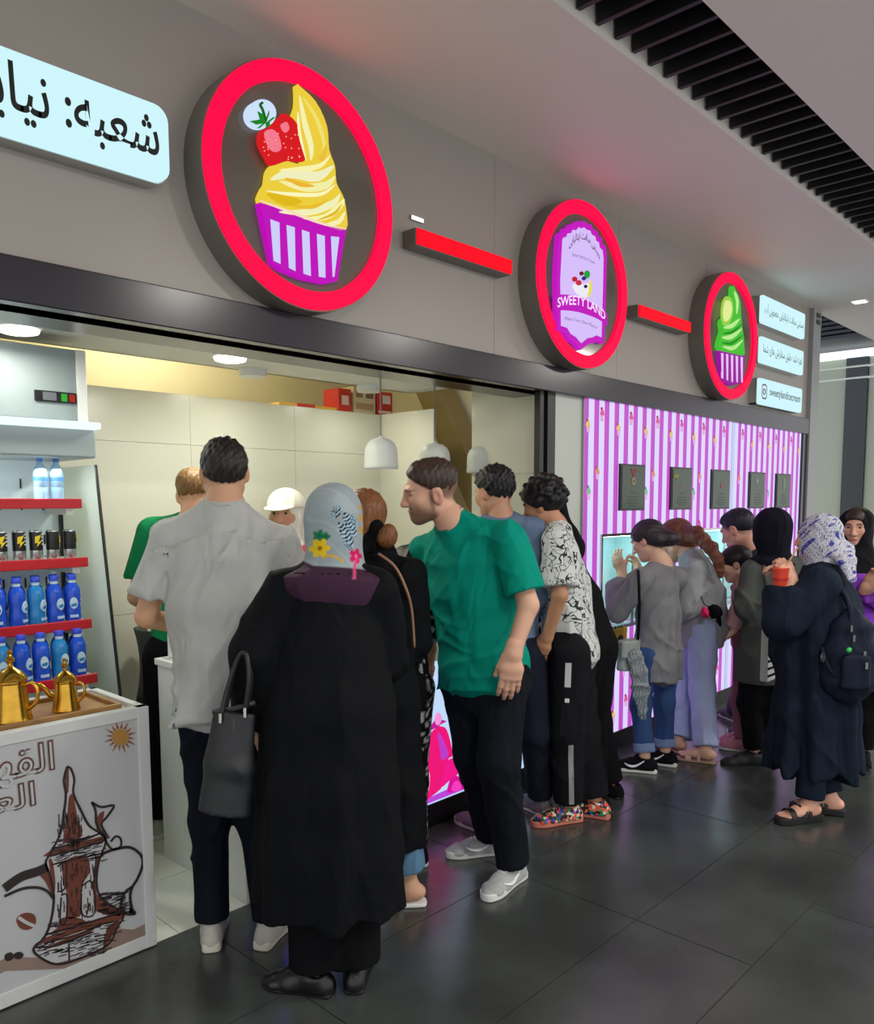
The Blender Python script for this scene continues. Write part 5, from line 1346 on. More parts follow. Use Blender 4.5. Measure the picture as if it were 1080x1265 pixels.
        for q, (d, n, kw) in s.hands.items():
            hp, tips = hand_prims(j['w'+q], d, n, kw.pop('sgn', 1 if q == 'R' else -1), **kw)
            E_ = j['e'+q]; hp.append(cone(lerp(j['w'+q], E_, .22), j['w'+q], lerp(.029, .041, .22)*c, .0285*c, .02))
            v, f = surfnet(sdf(hp), .0042); pc.append((v, f)); cl = np.tile(np.array(lin(s.skin)), (len(v), 1))
            for t in tips:
                w = np.exp(-(((v-t)**2).sum(1))/.010**2); cl = cl*(1-.25*w[:, None])+np.array(lin((214, 140, 124)))*.25*w[:, None]
            cols.append(cl); s.hands[q] = tips
        if feet:
            for q in feet:
                v, f = surfnet(sdf(foot_prims(j['a'+q], j['f'+q]-j['a'+q], .24*c, .030 if feet == 'LR_' else .028)+[cone(j['a'+q], lerp(j['a'+q], j['k'+q], .3), .034*c, .042*c, .02)]), .005); pc.append((v, f)); cols.append(np.tile(np.array(lin(s.skin)), (len(v), 1)))
        o = put('body', pc, M_skin, s.root, np.concatenate(cols))
        if eye and face: eyes(s.h, s.root)
        return o
    def garment(s, name, prims, m, disp=None, h=.009, colors=None, smooth=1):
        v, f = surfnet(sdf(prims, disp), h)
        s.fld = sdf(prims, disp)[0]
        if smooth: v = relax(v, f, smooth, .25)
        return put(name, [(v, f)], m, s.root, None if colors is None else colors(v))
    def tee(s, m, lv, sl=.62, e=.016, neck=.066, disp=None, h=.008, drop=.014, name='shirt', colors=None, r=(.056, .047, .034), extra=(), collar=False):
        j = s.J
        P = [s.torso(lv, .04)]
        for q in 'LR':
            P.append(cone(lerp(s.sm, j['s'+q], .25)+s.axis*.01, j['s'+q], .052*s.sc+e*.4, .048*s.sc+e*.5, .035))
            P.append(cone(j['nb']+s.axis*.012, lerp(s.sm, j['s'+q], .92)+s.axis*.012, .040*s.sc, .046*s.sc, .06))
            t = sl if not isinstance(sl, dict) else sl[q]
            P += s.arm(q, e, t, r, .022, True, drop)
        P.append(cone(lerp(s.sm, j['nb'], .4), lerp(s.sm, j['nb'], .95), .085*s.sc, (neck+.012)*1.0, .03, flat=True))
        P += list(extra)
        P.append(cone(lerp(s.sm, j['nb'], .75), s.h.p(0, -.01, -.05), neck*.96, neck*.9, .006, '-'))
        if disp is not None:
            d0 = disp; disp = lambda X: d0(X)*np.clip((np.linalg.norm(X-j['nb'], axis=1)-.085)/.06, 0, 1)
        o = s.garment(name, P, m, disp, h, colors)
        if collar:
            base = sdf(P, disp)[0]; c0 = lerp(s.sm, j['nb'], .6); c1 = s.h.p(0, -.01, -.05)
            rim = cone(c0, c1, neck+.013, neck*.9+.013); hole = cone(c0, c1, neck*.93, neck*.88)
            fn = lambda X: np.maximum(np.maximum(np.abs(base(X)-.0005)-.0035, rim.fn(X)), -hole.fn(X))
            v, f = surfnet((fn, np.minimum(c0, c1)-.11, np.maximum(c0, c1)+.11), .004); put('collar', [(v, f)], m, o)
        return o
    def pants(s, m, top=.72, e=.012, to=1.93, disp=None, h=.009, hem=.006, r=(.098, .066, .052), hip=(.158, .120), name='trousers', colors=None):
        P = [s.torso([(top, hip[0]*.94, hip[1]*.93), (.92, hip[0], hip[1]), (1.08, hip[0]*.93, hip[1]*.97)], .04, False, True)]
        for q in 'LR': P += s.leg(q, e, to, r, .045, True, hem)
        return s.garment(name, P, m, disp, h, colors)
    def hair_short(s, m, noise=.002, h=.005, scale=1.0, line=.045, nape=-.060, side=.083, top=.092, seed=3, name='hair', cz=.040, quiff=.06, ry=.104):
        H = s.h
        P = [H.E(0, -.016, cz, side, ry, top*scale), H.E(0, .026, .072, side*.80, quiff, .050, .02)]
        pt = H.p(0, line/.8, .045); n = nrm(v3(0, .8, -1)@H.A)
        P += [half(pt, n, .012), half(H.p(0, 0, nape), -H.A[2], .015)]
        for q in (1, -1): P.append(H.E(q*.080, .0, -.012, .016, .030, .040, .006, '-'))
        rng = np.random.RandomState(seed); D = [nrm(rng.normal(size=3))*rng.uniform(180, 420) for _ in range(5)]
        def dsp(X):
            return noise*sum(np.sin(X@q+i) for i, q in enumerate(D))
        v, f = surfnet(sdf(P, dsp), h)
        return put(name, [(v, f)], m, s.root)
    def hijab(s, m, h=.006, colors=None, drop=None, flare=(.150, .110), disp=None, opening=(.056, .070, .080), oz=-.012, oy=.125, extra=(), full=1.0, name='headscarf', back=.0):
        H = s.h; nb = s.J['nb']
        P = [H.E(0, -.020-back, .032, .096*full, (.116+back)*full, .100*full, .03), H.E(0, -.004, -.045, .084*full, .096*full, .090, .05),
             etube([H.p(0, -.012, -.06), lerp(H.p(0, -.02, -.06), nb, .6), nb-s.axis*.005, nb-s.axis*(drop or .05)], [(.080, .088), (.078, .080), (.102*s.sc, .092), (flare[0]*s.sc, flare[1])], [H.A[0], s.side, s.side, s.side], .05, '+', False)]
        P += list(extra)
        P.append(H.E(0, oy, oz, *opening, .012, '-'))
        v, f = surfnet(sdf(P, disp), h); v = relax(v, f, 1, .4)
        return put(name, [(v, f)], m, s.root, None if colors is None else colors(v, H))
# ---------------------------------------------------------------- the man in the white tee, back to us
BLK = cloth('black_cotton', (13, 14, 17)); NAVYP = cloth('dark_navy_trouser', (17, 21, 31)); BLKC = cloth('black_coat_cloth', (13, 15, 18), .8)
p = Person('man in a loose white tee and navy trousers seen from behind', 3.0, 4,
    dict(head=(277, 584), nb=(277, 622), sL=(206, 668), sR=(345, 674), eL=(181, 762, .03), eR=(374, 762, .08), wL=(232, 776, .22), wR=(335, 785, .27),
         hL=(250, 880), hR=(306, 880), kL=(259, 1010, .04), kR=(318, 1010, .06), aL=(262, 1136), aR=(333, 1134), fL=(270, 1108), fR=(372, 1112)), 1.03, 1.02, 1.0, (0, 8, 0), 1.02, (206, 158, 124))
p.set_hand('L', (.6, .7, .1), (.2, .2, -1)); p.set_hand('R', (-.6, .7, .1), (-.2, .2, -1))
p.body(face=True, brow=(40, 30, 26), eye=False, fade=((70, 56, 48), .05, -.085))
p.hair_short(hairmat('dark_hair', (36, 32, 30)), .0012, side=.084, cz=.030, top=.100)
p.tee(cloth('white_cotton_tee', (184, 186, 183), .8, .03), [(-.02, .12, .07), (.10, .185, .115), (.35, .190, .135), (.65, .165, .130), (.90, .172, .135), (1.02, .192, .152)], .68, .016, disp=both(folds(.022, 22, 5, .6), drape(p.sm, p.hm, 5, .006, 1.5, .95, 6, .1)), drop=.016, r=(.054, .052, .04), collar=True)
p.pants(NAVYP, .86, .004, 2.0, folds(.010, 30, 8, .2), hip=(.140, .104), r=(.088, .064, .052))
for q in 'LR': shoe_parts(p.J['a'+q], p.J['f'+q]-p.J['a'+q], .29, 'sneaker', p.root, cloth('pale_grey_sneaker', (186, 184, 176), .7, .05), mat('cream_sole', (214, 208, 192), .6) if q == 'L' else bpy.data.materials['cream_sole'])

# ---------------------------------------------------------------- green-shirted shop worker behind the counter
p = Person('shop worker in a green tee mostly hidden behind the white tee man', 3.92, -20,
    dict(head=(241, 611), nb=(236, 648), sL=(188, 658, .05), sR=(272, 658), eL=(168, 738, .1), eR=(285, 745), wL=(212, 768, .3), wR=(262, 775, .3),
         hL=(204, 815), hR=(246, 815), kL=(199, 915), kR=(240, 920, .2), aL=(198, 1010), aR=(238, 1010), fL=(208, 1012), fR=(252, 1008)), 1.0, 1.0, 1.0, (0, 15, 8), 1.0, (206, 156, 122))
p.set_hand('L', (.6, .7, -.1), (0, .2, -1)); p.body(face=True, eye=False, hb=.014, fade=((150, 112, 70), .05, -.07))
p.hair_short(hairmat('light_brown_hair', (112, 82, 44)), .0008, side=.080, top=.088)
GRN = cloth('green_staff_tee', (18, 120, 74))
p.tee(GRN, [(0, .12, .07), (.10, .165, .10), (.35, .17, .12), (.65, .15, .115), (.92, .155, .12), (1.0, .155, .12)], .72, .018, disp=folds(.008, 16, 15, .5), h=.010)
p.pants(BLK, .8, .008, 1.95, h=.012)
for q in 'LR': shoe_parts(p.J['a'+q], p.J['f'+q]-p.J['a'+q], .28, 'sneaker', p.root, cloth('pale_knit_sneaker', (190, 196, 180), .7, .2), M_sole_w, h=.007)
v, f = surfnet(sdf([p.h.E(0, .085, -.055, .062, .045, .05, .02), p.h.K((.055, .05, -.04), (.078, -.01, .0), .004, .003), p.h.K((-.055, .05, -.04), (-.078, -.01, .0), .004, .003)]), .006)
put('face_mask', [(v, f)], cloth('mask_grey', (168, 186, 186)), p.root)

# ---------------------------------------------------------------- worker in a white cap behind the counter
p = Person('shop worker in a white cap and red top facing us behind the counter', 4.6, 172,
    dict(head=(353, 636), nb=(356, 680), sL=(402, 692), sR=(312, 692), eL=(410, 765), eR=(304, 765), wL=(385, 800, -.2), wR=(330, 800, -.2),
         hL=(374, 820), hR=(338, 820)), .95, .95, .95, (-12, 0, 0), 1.08, (196, 146, 118))
p.set_hand('L', (.3, .7, -.6), (0, .2, -1)); p.set_hand('R', (-.3, .7, -.6), (0, .2, -1))
p.body(True, brow=(38, 26, 22), hb=.014)
p.hijab(cloth('white_hood', (222, 222, 214)), .007, full=.93, opening=(.056, .075, .082), oy=.12)
H = p.h
capm = cloth('white_cap_cloth', (232, 230, 212), .7, .03)
v, f = surfnet(sdf([H.E(0, -.012, .050, .098, .116, .092, .01), half(H.p(0, 0, .038), -H.A[2], .004)]), .005)
o = put('cap', [(v, f)], capm, p.root)
v, f = surfnet(sdf([H.E(0, .095, .040, .078, .085, .010, .01, tilt=frame((0, 1), .18)), half(H.p(0, .06, 0), -H.A[1], .004)]), .005)
put('cap_brim', [(v, f)], capm, o)
p.tee(cloth('red_staff_top', (206, 44, 44)), [(0, .12, .07), (.10, .155, .095), (.35, .155, .115), (.65, .14, .11), (.92, .155, .12), (1.0, .155, .12)], .8, .016, h=.011, disp=folds(.006, 16, 25, .5))
p.pants(BLK, .8, .008, 1.95, h=.013)
for q in 'LR': shoe_parts(p.J['a'+q], p.J['f'+q]-p.J['a'+q], .25, 'shoe', p.root, BLK, M_sole_k, h=.009)

# ---------------------------------------------------------------- woman in grey floral scarf and long black coat (foreground)
p = Person('woman in grey floral headscarf and long black coat, back to us', 2.70, 8,
    dict(head=(411, 646), nb=(413, 696), sL=(353, 731), sR=(463, 731), eL=(316, 805, -.05), eR=(474, 812, .10), wL=(322, 895, .04), wR=(455, 830, .28),
         hL=(378, 890), hR=(432, 890), kL=(385, 1040), kR=(436, 1035), aL=(388, 1196), aR=(440, 1186), fL=(362, 1214), fR=(452, 1160)), .98, 1.0, 1.05, (0, 6, 0), 1.0, (212, 168, 140))
p.set_hand('L', (.0, .15, -1), (1, .2, 0), curl=(.9, 1.0, .6)); p.set_hand('R', (-.6, .7, .2), (0, .2, -1))
p.body(False, hb=.014, hh=.007)
def floral(v, H):
    q = H.loc(v); c = np.tile(np.array(lin((150, 162, 166))), (len(v), 1))
    def bl(w, col): c[:] = c*(1-w[:, None])+np.array(lin(col))*w[:, None]
    n1 = np.sin(q@v3(60, 25, 70)+2*np.sin(q@v3(20, 40, 31))); bl(np.clip(n1-.75, 0, 1)*.8, (196, 206, 210))
    def flower(cx, cz, r, col, ctr, pet=6, side=1):
        dx = q[:, 0]-cx; dz = q[:, 2]-cz; rr = np.hypot(dx, dz); th = np.arctan2(dz, dx)
        e = r*(.62+.38*np.abs(np.cos(pet/2*th)))
        bl(np.clip((e-rr)/.004, 0, 1)*(q[:, 1] < .03), col); bl(np.clip((r*.25-rr)/.003, 0, 1)*(q[:, 1] < .03), ctr)
    flower(-.058, -.048, .022, (28, 120, 84), (20, 90, 60), 5); flower(-.038, -.052, .016, (24, 110, 70), (20, 90, 60), 4)
    # ink drawing of striped leaves
    for a, b, w in (((.004, .040), (-.016, .006), .014), ((.02, .02), (.060, -.050), .018), ((.002, -.010), (.050, -.085), .016), ((.040, .02), (.062, -.020), .010), ((.020, -.07), (.05, -.10), .010)):
        a, b = np.array(a), np.array(b); d = b-a; X = q[:, [0, 2]]-a; t = np.clip(X@d/(d@d), 0, 1); e = np.linalg.norm(X-np.outer(t, d), axis=1); inside = (e < w*np.sqrt(np.clip(4*t*(1-t), .02, 1)))*(q[:, 1] < .03)
        st = np.sin(t*44+e*200) > .1
        bl(inside*1.0*st, (22, 26, 34)); bl(inside*(~st)*.8, (170, 200, 220))
    flower(-.056, -.088, .034, (232, 196, 30), (150, 110, 20), 6)
    bl(np.clip((.006-np.abs(q[:, 2]+.122+.01*np.sin(q[:, 0]*60)))/.003, 0, 1)*(q[:, 0] > -.05)*(q[:, 0] < .02), (205, 170, 60))
    flower(.062, -.115, .028, (205, 26, 96), (240, 120, 170), 5)
    ln = np.clip((.006-np.abs(q[:, 0]-.066-.35*(q[:, 2]+.12)))/.002, 0, 1)*(q[:, 2] < -.12)*(q[:, 2] > -.19); bl(ln, (226, 70, 130))
    bl(np.clip((q[:, 0]-.068)/.006, 0, 1)*(q[:, 2] > -.04)*(q[:, 2] < .05)*(np.sin(q[:, 2]*160) > -.2)*.8, (190, 150, 50))
    bd = np.clip((-.135-.10*q[:, 0]-q[:, 2]-.25*np.clip(-q[:, 1]-.02, -.04, .05))/.006, 0, 1)*(1-ln); bl(bd, (62, 36, 58))
    return c
nb = p.J['nb']
p.hijab(M_tint, .0042, floral, drop=.050, flare=(.182, .150), disp=both(folds(.006, 30, 31, .3)), full=1.0)
cm = drape(p.sm, p.hm, 7, .012, p.sm[2]-.2, .25, 33, .05)
p.tee(BLKC, [(-.02, .12, .08), (.10, .165, .115), (.45, .190, .150), (.9, .225, .185), (1.5, .240, .200), (2.0, .252, .208), (2.44, .262, .215)], 1.92, .020, .075, both(cm, folds(.012, 18, 34, .6)), .0085, .02, 'coat', r=(.062, .066, .050))
p.pants(BLK, .85, .020, 1.98, folds(.004, 18, 36, .3), hem=.012)
for q in 'LR': shoe_parts(p.J['a'+q], p.J['f'+q]-p.J['a'+q], .255, 'shoe', p.root, mat('black_leather', (14, 15, 18), .3) if q == 'L' else bpy.data.materials['black_leather'], M_sole_k)
# her handbag
def handbag():
    k = 2.60; c0 = at_k(283, 950, k)
    b = empty('handbag', tuple(c0), 'black leather tote handbag hanging from the black coat woman\'s arm', 'bag')
    M_l = mat('bag_leather', (28, 31, 34), .42, bump=.2, bscale=260)
    P = [at_k(*q) for q in ((264, 884, k), (316, 872, k-.02), (309, 1012, k), (246, 1012, k+.01))]
    fw = nrm(_f*v3(1, 1, 0)); vs = []
    n = 6; lo = []
    for e, ins in ((-.055, 1), (-.045, 1), (.045, 1), (.055, 1)): pass
    ax = nrm(P[1]-P[0])
    pr_ = [etube([lerp(P[3], P[2], .5)+v3(0, 0, .02), lerp(lerp(P[3], P[2], .5), lerp(P[0], P[1], .5), .5), lerp(P[0], P[1], .5)], [(.088, .052), (.082, .046), (.072, .026)], ax, .02, '+', True, True)]
    v, f = surfnet(sdf(pr_, folds(.006, 18, 41, .5)), .006); v = relax(v, f, 2, .5); put('bag_body', [(v, f)], M_l, b)
    mid = lerp(P[0], P[1], .5)
    MB().tube([tuple(P[0]+v3(0, 0, .01)), tuple(mid+v3(0, 0, .005)), tuple(P[1]+v3(0, 0, .012))], .010, 8).build('top_rim', M_l, b, smooth='all')
    a0 = lerp(P[0], P[1], .22); a1 = lerp(P[0], P[1], .80); topp = at_k(301, 812, k+.02); sh = at_k(330, 726, k+.02)
    for off in (-.02, .02):
        o = fw*off
        pts = smooth_poly([tuple(a0+o), tuple(at_k(283, 850, k)+o), tuple(at_k(296, 812, k-.02)+o*.6), tuple(at_k(305, 808, k-.04)+o*.3), tuple(at_k(309, 838, k-.04)+o*.6), tuple(a1+o)], 5, False)
        MB().tube(pts, .0085, 8).build('handle', M_l, b, smooth='all')
    M_ring = mat('pale_metal', (190, 186, 176), .25, 1)
    for q in (a0, a1):
        MB().tube([tuple(q+v3(0, 0, .008)-fw*.03), tuple(q+v3(0, 0, -.022)-fw*.032)], .006, 8).build('buckle', M_ring, b)
    q = lerp(P[0], P[1], .34); MB().box(q[0]-.012, q[0]+.012, q[1]-.045, q[1]-.040, q[2]-.06, q[2]-.01).build('tag', mat('grey_tag', (70, 74, 76), .4), b)
handbag()

# ---------------------------------------------------------------- woman with a brown bun behind her
p = Person('woman with brown hair bun and black coat beside the floral scarf woman', 3.22, 6,
    dict(head=(449, 644), nb=(462, 690), sL=(414, 712), sR=(504, 712), eL=(408, 790), eR=(512, 792, .05), wL=(430, 800, .25), wR=(495, 812, .25),
         hL=(442, 860), hR=(484, 860), kL=(455, 985), kR=(492, 985), aL=(462, 1100), aR=(506, 1094), fL=(450, 1085), fR=(494, 1112)), .94, .92, .95, (4, 8, -6), .97, (206, 160, 130))
p.set_hand('L', (.6, .7, 0), (0, .2, -1)); p.set_hand('R', (-.6, .7, 0), (0, .2, -1))
p.body(False, feet='R', hb=.013, hh=.007)
BH = hairmat('chestnut_hair', (122, 78, 44)); H = p.h
v, f = surfnet(sdf([H.E(0, -.018, .036, .090, .112, .098, .02), H.E(0, -.05, -.03, .068, .06, .06, .03), half(H.p(0, .085, .045), nrm(v3(0, .8, -1)@H.A), .01)], lambda X: .0016*np.sin(H.loc(X)@v3(240, 60, 90)+2*np.sin(H.loc(X)@v3(30, 80, 60)))), .005)
put('hair', [(v, f)], BH, p.root)
b_c = at_k(480, 660, 3.13)
v, f = surfnet(sdf([ell(b_c, (.036, .036, .044)), ell(b_c+v3(-.01, .01, -.02), (.03, .03, .03))], folds(.008, 60, 47)), .005); put('hair_bun', [(v, f)], BH, p.root)
tie = at_k(463, 652, 3.14); v, f = surfnet(sdf([ell(tie, (.034, .034, .040)), cone(tie, at_k(452, 676, 3.15), .030, .036)], folds(.010, 55, 48)), .005); put('hair_tie', [(v, f)], BLK, p.root)
v, f = surfnet(sdf([etube([p.J['nb']+v3(0, 0, .045), p.J['nb']+v3(0, 0, .005), p.sm+v3(0, 0, .0)], [(.066, .066), (.088, .08), (.14, .10)], p.side, .02)], folds(.010, 32, 49, .1)), .007); put('scarf', [(v, f)], BLK, p.root)
p.tee(BLKC, [(-.02, .12, .08), (.10, .16, .11), (.5, .175, .14), (1.0, .200, .170), (1.7, .220, .185), (2.26, .225, .190)], 1.9, .018, .075, both(drape(p.sm, p.hm, 6, .008, 1.2, .4, 51, .05), folds(.010, 18, 52, .6)), .010, .015, 'coat', r=(.062, .058, .046))
p.pants(cloth('light_blue_denim', (96, 134, 164), .85, .12), .85, .012, 1.80, folds(.005, 24, 53, .2), hem=.012, h=.010)
for q in 'LR': shoe_parts(p.J['a'+q], p.J['f'+q]-p.J['a'+q], .25, 'sandal', p.root, cloth('white_strap', (220, 212, 202)), M_sole_w)
st = [at_k(468, 684, 3.10), at_k(488, 700, 3.07), at_k(502, 728, 3.07), at_k(509, 756, 3.10), at_k(512, 800, 3.14)]
sb = empty('shoulder_bag', tuple(at_k(514, 862, 3.2)), 'small black shoulder bag on a thin tan strap at the bun woman\'s side', 'bag')
MB().tube(smooth_poly([tuple(q) for q in st], 5, False), .0055, 6).build('strap', mat('tan_strap', (158, 118, 92), .5), sb, smooth='all')
c0 = at_k(506, 850, 3.34); v, f = surfnet(sdf([etube([c0+v3(0, 0, -.07), c0+v3(0, 0, .06)], [(.075, .032), (.065, .024)], _r, .01, '+', True, True)], folds(.004, 20, 54)), .007); put('bag_body', [(v, f)], BLK, sb)

# ---------------------------------------------------------------- girl with dark wavy hair
p = Person('girl with loose dark wavy hair in a black top with white print', 3.60, 25,
    dict(head=(502, 706), nb=(504, 742), sL=(480, 756), sR=(524, 754), eL=(474, 812), eR=(531, 800), wL=(490, 825, .1), wR=(529, 832, .06),
         hL=(488, 852), hR=(514, 852)), .80, .86, .9, (0, 10, 0), .93, (205, 156, 126))
p.set_hand('R', (-.2, .4, -1), (-1, .2, 0), sc=.85); p.body(False, hb=.014, hh=.008)
H = p.h; DH = hairmat('wavy_dark_hair', (38, 30, 26))
v, f = surfnet(sdf([H.E(0, -.018, .036, .092, .112, .096, .02), etube([H.p(0, -.05, .02), H.p(.0, -.075, -.06), H.p(.01, -.08, -.15), H.p(.02, -.075, -.22)], [(.085, .06), (.095, .055), (.090, .045), (.060, .03)], H.A[0], .03), half(H.p(0, .085, .045), nrm(v3(0, .8, -1)@H.A), .01)],
               folds(.016, 42, 61, .7)), .005); put('hair', [(v, f)], DH, p.root)
def splash(v):
    q = v-p.sm; c = np.tile(np.array(lin((18, 18, 20))), (len(v), 1)); w = np.sin(q@v3(70, 50, 60)+2.2*np.sin(q@v3(30, 44, -50)))*np.sin(q@v3(-40, 62, 52)+2*np.sin(q@v3(51, -20, 40)))
    m = np.clip((w-.35)/.06, 0, 1)[:, None]; return c*(1-m)+np.array(lin((200, 204, 204)))*m
p.tee(M_tint, [(0, .12, .07), (.10, .155, .095), (.4, .15, .115), (.75, .145, .115), (1.0, .16, .12), (1.25, .165, .125)], .85, .016, .062, folds(.007, 18, 62, .5), .0065, name='top', colors=splash)
def splash2(v): return splash(v+v3(.1, .2, .3))
p.pants(M_tint, .9, .004, 1.95, h=.012, colors=splash2)
for q in 'LR': shoe_parts(p.J['a'+q], p.J['f'+q]-p.J['a'+q], .22, 'sneaker', p.root, BLK, M_sole_w, h=.008)

# ---------------------------------------------------------------- man in the green tee (foreground, leaning to look)
p = Person('bearded man in a teal green tee and dark jeans leaning to the left', 3.42, 112,
    dict(head=(532, 607, -.10), nb=(563, 646, -.08), sL=(630, 668, -.20), sR=(526, 682, .10), eL=(653, 748, -.24), eR=(532, 752, .26), wL=(634, 806, -.27), wR=(520, 812, .30),
         hL=(624, 838, -.06), hR=(574, 838, .08), kL=(616, 940, -.10), kR=(586, 935, .10), aL=(634, 1066), aR=(607, 1032), fL=(594, 1112), fR=(552, 1054)), 1.03, 1.06, 1.10, (-14, 12, 14), 1.06, (214, 166, 140))
p.set_hand('L', (.0, .10, -1), (.92, -.35, 0), curl=(.28, .32, .2), sc=1.14, thumb=(.42, .35), spread=.05); p.set_hand('R', (-.2, .6, -.6), (0, .2, -1))
p.body(True, (86, 63, 53), (46, 32, 26), hb=.0085, hh=.0038, fade=((72, 55, 46), .040, -.075))
p.hair_short(hairmat('short_brown_hair', (58, 44, 36)), .0008, .0045, side=.0790, top=.084, line=.034, nape=-.050, cz=.046, quiff=.052, ry=.1005)
TEAL = cloth('teal_green_cotton', (0, 140, 120), .8, .05)
p.tee(TEAL, [(-.02, .12, .075), (.10, .180, .120), (.35, .185, .140), (.65, .165, .135), (.90, .178, .152), (1.04, .186, .160)], .80, .018, disp=both(folds(.017, 20, 71, .35), folds(.008, 40, 72, .3)), h=.0075, drop=.016, r=(.056, .054, .04), collar=True)
JN = cloth('dark_indigo_jean', (20, 24, 31), .85, .12)
p.pants(JN, .80, .010, 1.97, folds(.012, 30, 73, .2), h=.008, r=(.094, .072, .056), hip=(.145, .112))
GS = cloth('light_grey_mesh', (176, 180, 178), .7, .06); WT = mat('white_mark', (238, 240, 240), .4)
for q, o_ in (('L', -1), ('R', -1)): shoe_parts(p.J['a'+q], p.J['f'+q]-p.J['a'+q], .295, 'sneaker', p.root, GS, M_sole_w, swoosh=WT, out=-1 if q == 'L' else -1, h=.005)
# wristband
w_ = p.J['wL']; d_ = nrm(p.J['eL']-w_)

# ---------------------------------------------------------------- man in the blue-grey shirt behind him
p = Person('dark haired man in a blue grey shirt behind the green tee man', 4.10, 40,
    dict(head=(611, 609), nb=(620, 642), sL=(583, 660), sR=(655, 656), eL=(577, 735), eR=(664, 735), wL=(592, 765, .25), wR=(645, 770, .2),
         hL=(608, 812), hR=(650, 812), kL=(610, 910), kR=(660, 905), aL=(598, 1008), aR=(668, 986), fL=(572, 1012), fR=(646, 990)), 1.0, .96, 1.0, (0, 12, 0), 1.05, (196, 146, 118))
p.set_hand('L', (.4, .7, 0), (0, .2, -1)); p.set_hand('R', (-.4, .7, 0), (0, .2, -1)); p.body(True, eye=False, hb=.014)
p.hair_short(hairmat('black_wavy_hair', (30, 28, 30)), .0022, .005, line=.036, side=.090, top=.098)
p.tee(cloth('blue_grey_shirt', (104, 122, 150)), [(-.02, .12, .07), (.10, .17, .11), (.35, .172, .125), (.65, .155, .12), (.92, .162, .125), (1.02, .162, .125)], 1.9, .016, disp=folds(.012, 26, 81, .5), h=.010)
p.pants(cloth('dark_blue_trouser', (26, 31, 44)), .8, .010, 1.95, folds(.005, 20, 82), h=.010)
for q in 'LR': shoe_parts(p.J['a'+q], p.J['f'+q]-p.J['a'+q], .28, 'sneaker', p.root, cloth('mid_grey_sneaker', (120, 118, 122)), M_sole_w, h=.007)

# ---------------------------------------------------------------- woman in black behind the boy
p = Person('woman in a black chador bending behind the curly haired boy', 4.42, 62,
    dict(head=(676, 634), nb=(694, 664), sL=(690, 690, -.16), sR=(694, 688, .18), eL=(692, 760, -.2), eR=(690, 760, .25), wL=(672, 800, -.1), wR=(672, 800, .2),
         hL=(726, 800, -.1), hR=(730, 800, .1), kL=(726, 890), kR=(738, 890), aL=(738, 978), aR=(756, 966), fL=(714, 984), fR=(734, 972)), .94, 1.0, 1.0, (0, 20, 0), .92, (205, 158, 130))
p.body(False, hb=.015, hh=.008)
p.hijab(BLK, .008, full=.96, drop=.06)
p.tee(BLK, [(-.02, .12, .09), (.10, .15, .12), (.5, .165, .155), (1.0, .160, .165), (1.5, .15, .135), (1.98, .15, .125)], 1.9, .016, .075, both(drape(p.sm, p.hm, 6, .010, 1.1, .2, 91, .05), folds(.006, 14, 92, .6)), .011, .015, 'chador', r=(.058, .054, .046))
p.pants(BLK, .85, .01, 1.97, h=.013)
for q in 'LR': shoe_parts(p.J['a'+q], p.J['f'+q]-p.J['a'+q], .25, 'shoe', p.root, BLK, M_sole_k, h=.008)

# ---------------------------------------------------------------- boy with curly hair and sketch-print tee
p = Person('boy with black curly hair, white sketch print tee and cargo trousers', 4.16, 66,
    dict(head=(671, 625, -.02), nb=(686, 650), sL=(686, 668, -.16), sR=(688, 666, .17), eL=(692, 735, -.22), eR=(686, 740, .25), wL=(676, 786, -.14), wR=(668, 790, .22),
         hL=(704, 806, -.08), hR=(708, 806, .10), kL=(700, 905, -.08), kR=(720, 905, .08), aL=(702, 996), aR=(736, 990), fL=(662, 1016), fR=(708, 1000)), .97, .92, 1.0, (0, 16, 0), .98, (188, 136, 104))
p.set_hand('L', (-.1, .35, -1), (1, .2, 0), curl=(.4, .4, .3), sc=.95); p.body(True, brow=(26, 20, 18), hb=.009, hh=.0045)
H = p.h
rng = np.random.RandomState(5); pr_ = [H.E(0, -.018, .050, .108, .124, .106, .02), half(H.p(0, .070, .038), nrm(v3(0, .8, -1)@H.A), .012), half(H.p(0, 0, -.062), -H.A[2], .02)]
for q in range(120):
    d = nrm(rng.normal(size=3)); 
    if d[2] < -.45 or (d[1] > .3 and d[2] < .3): continue
    c = v3(d[0]*.106, -.018+d[1]*.122, .050+d[2]*.104); pr_.insert(1, H.E(*c, *([rng.uniform(.014, .022)]*3), .004))
pr_ = [x for x in pr_ if x.op == '+']+[x for x in pr_ if x.op != '+']
v, f = surfnet(sdf(pr_), .005); put('hair', [(v, f)], hairmat('black_curls', (20, 18, 20)), p.root)
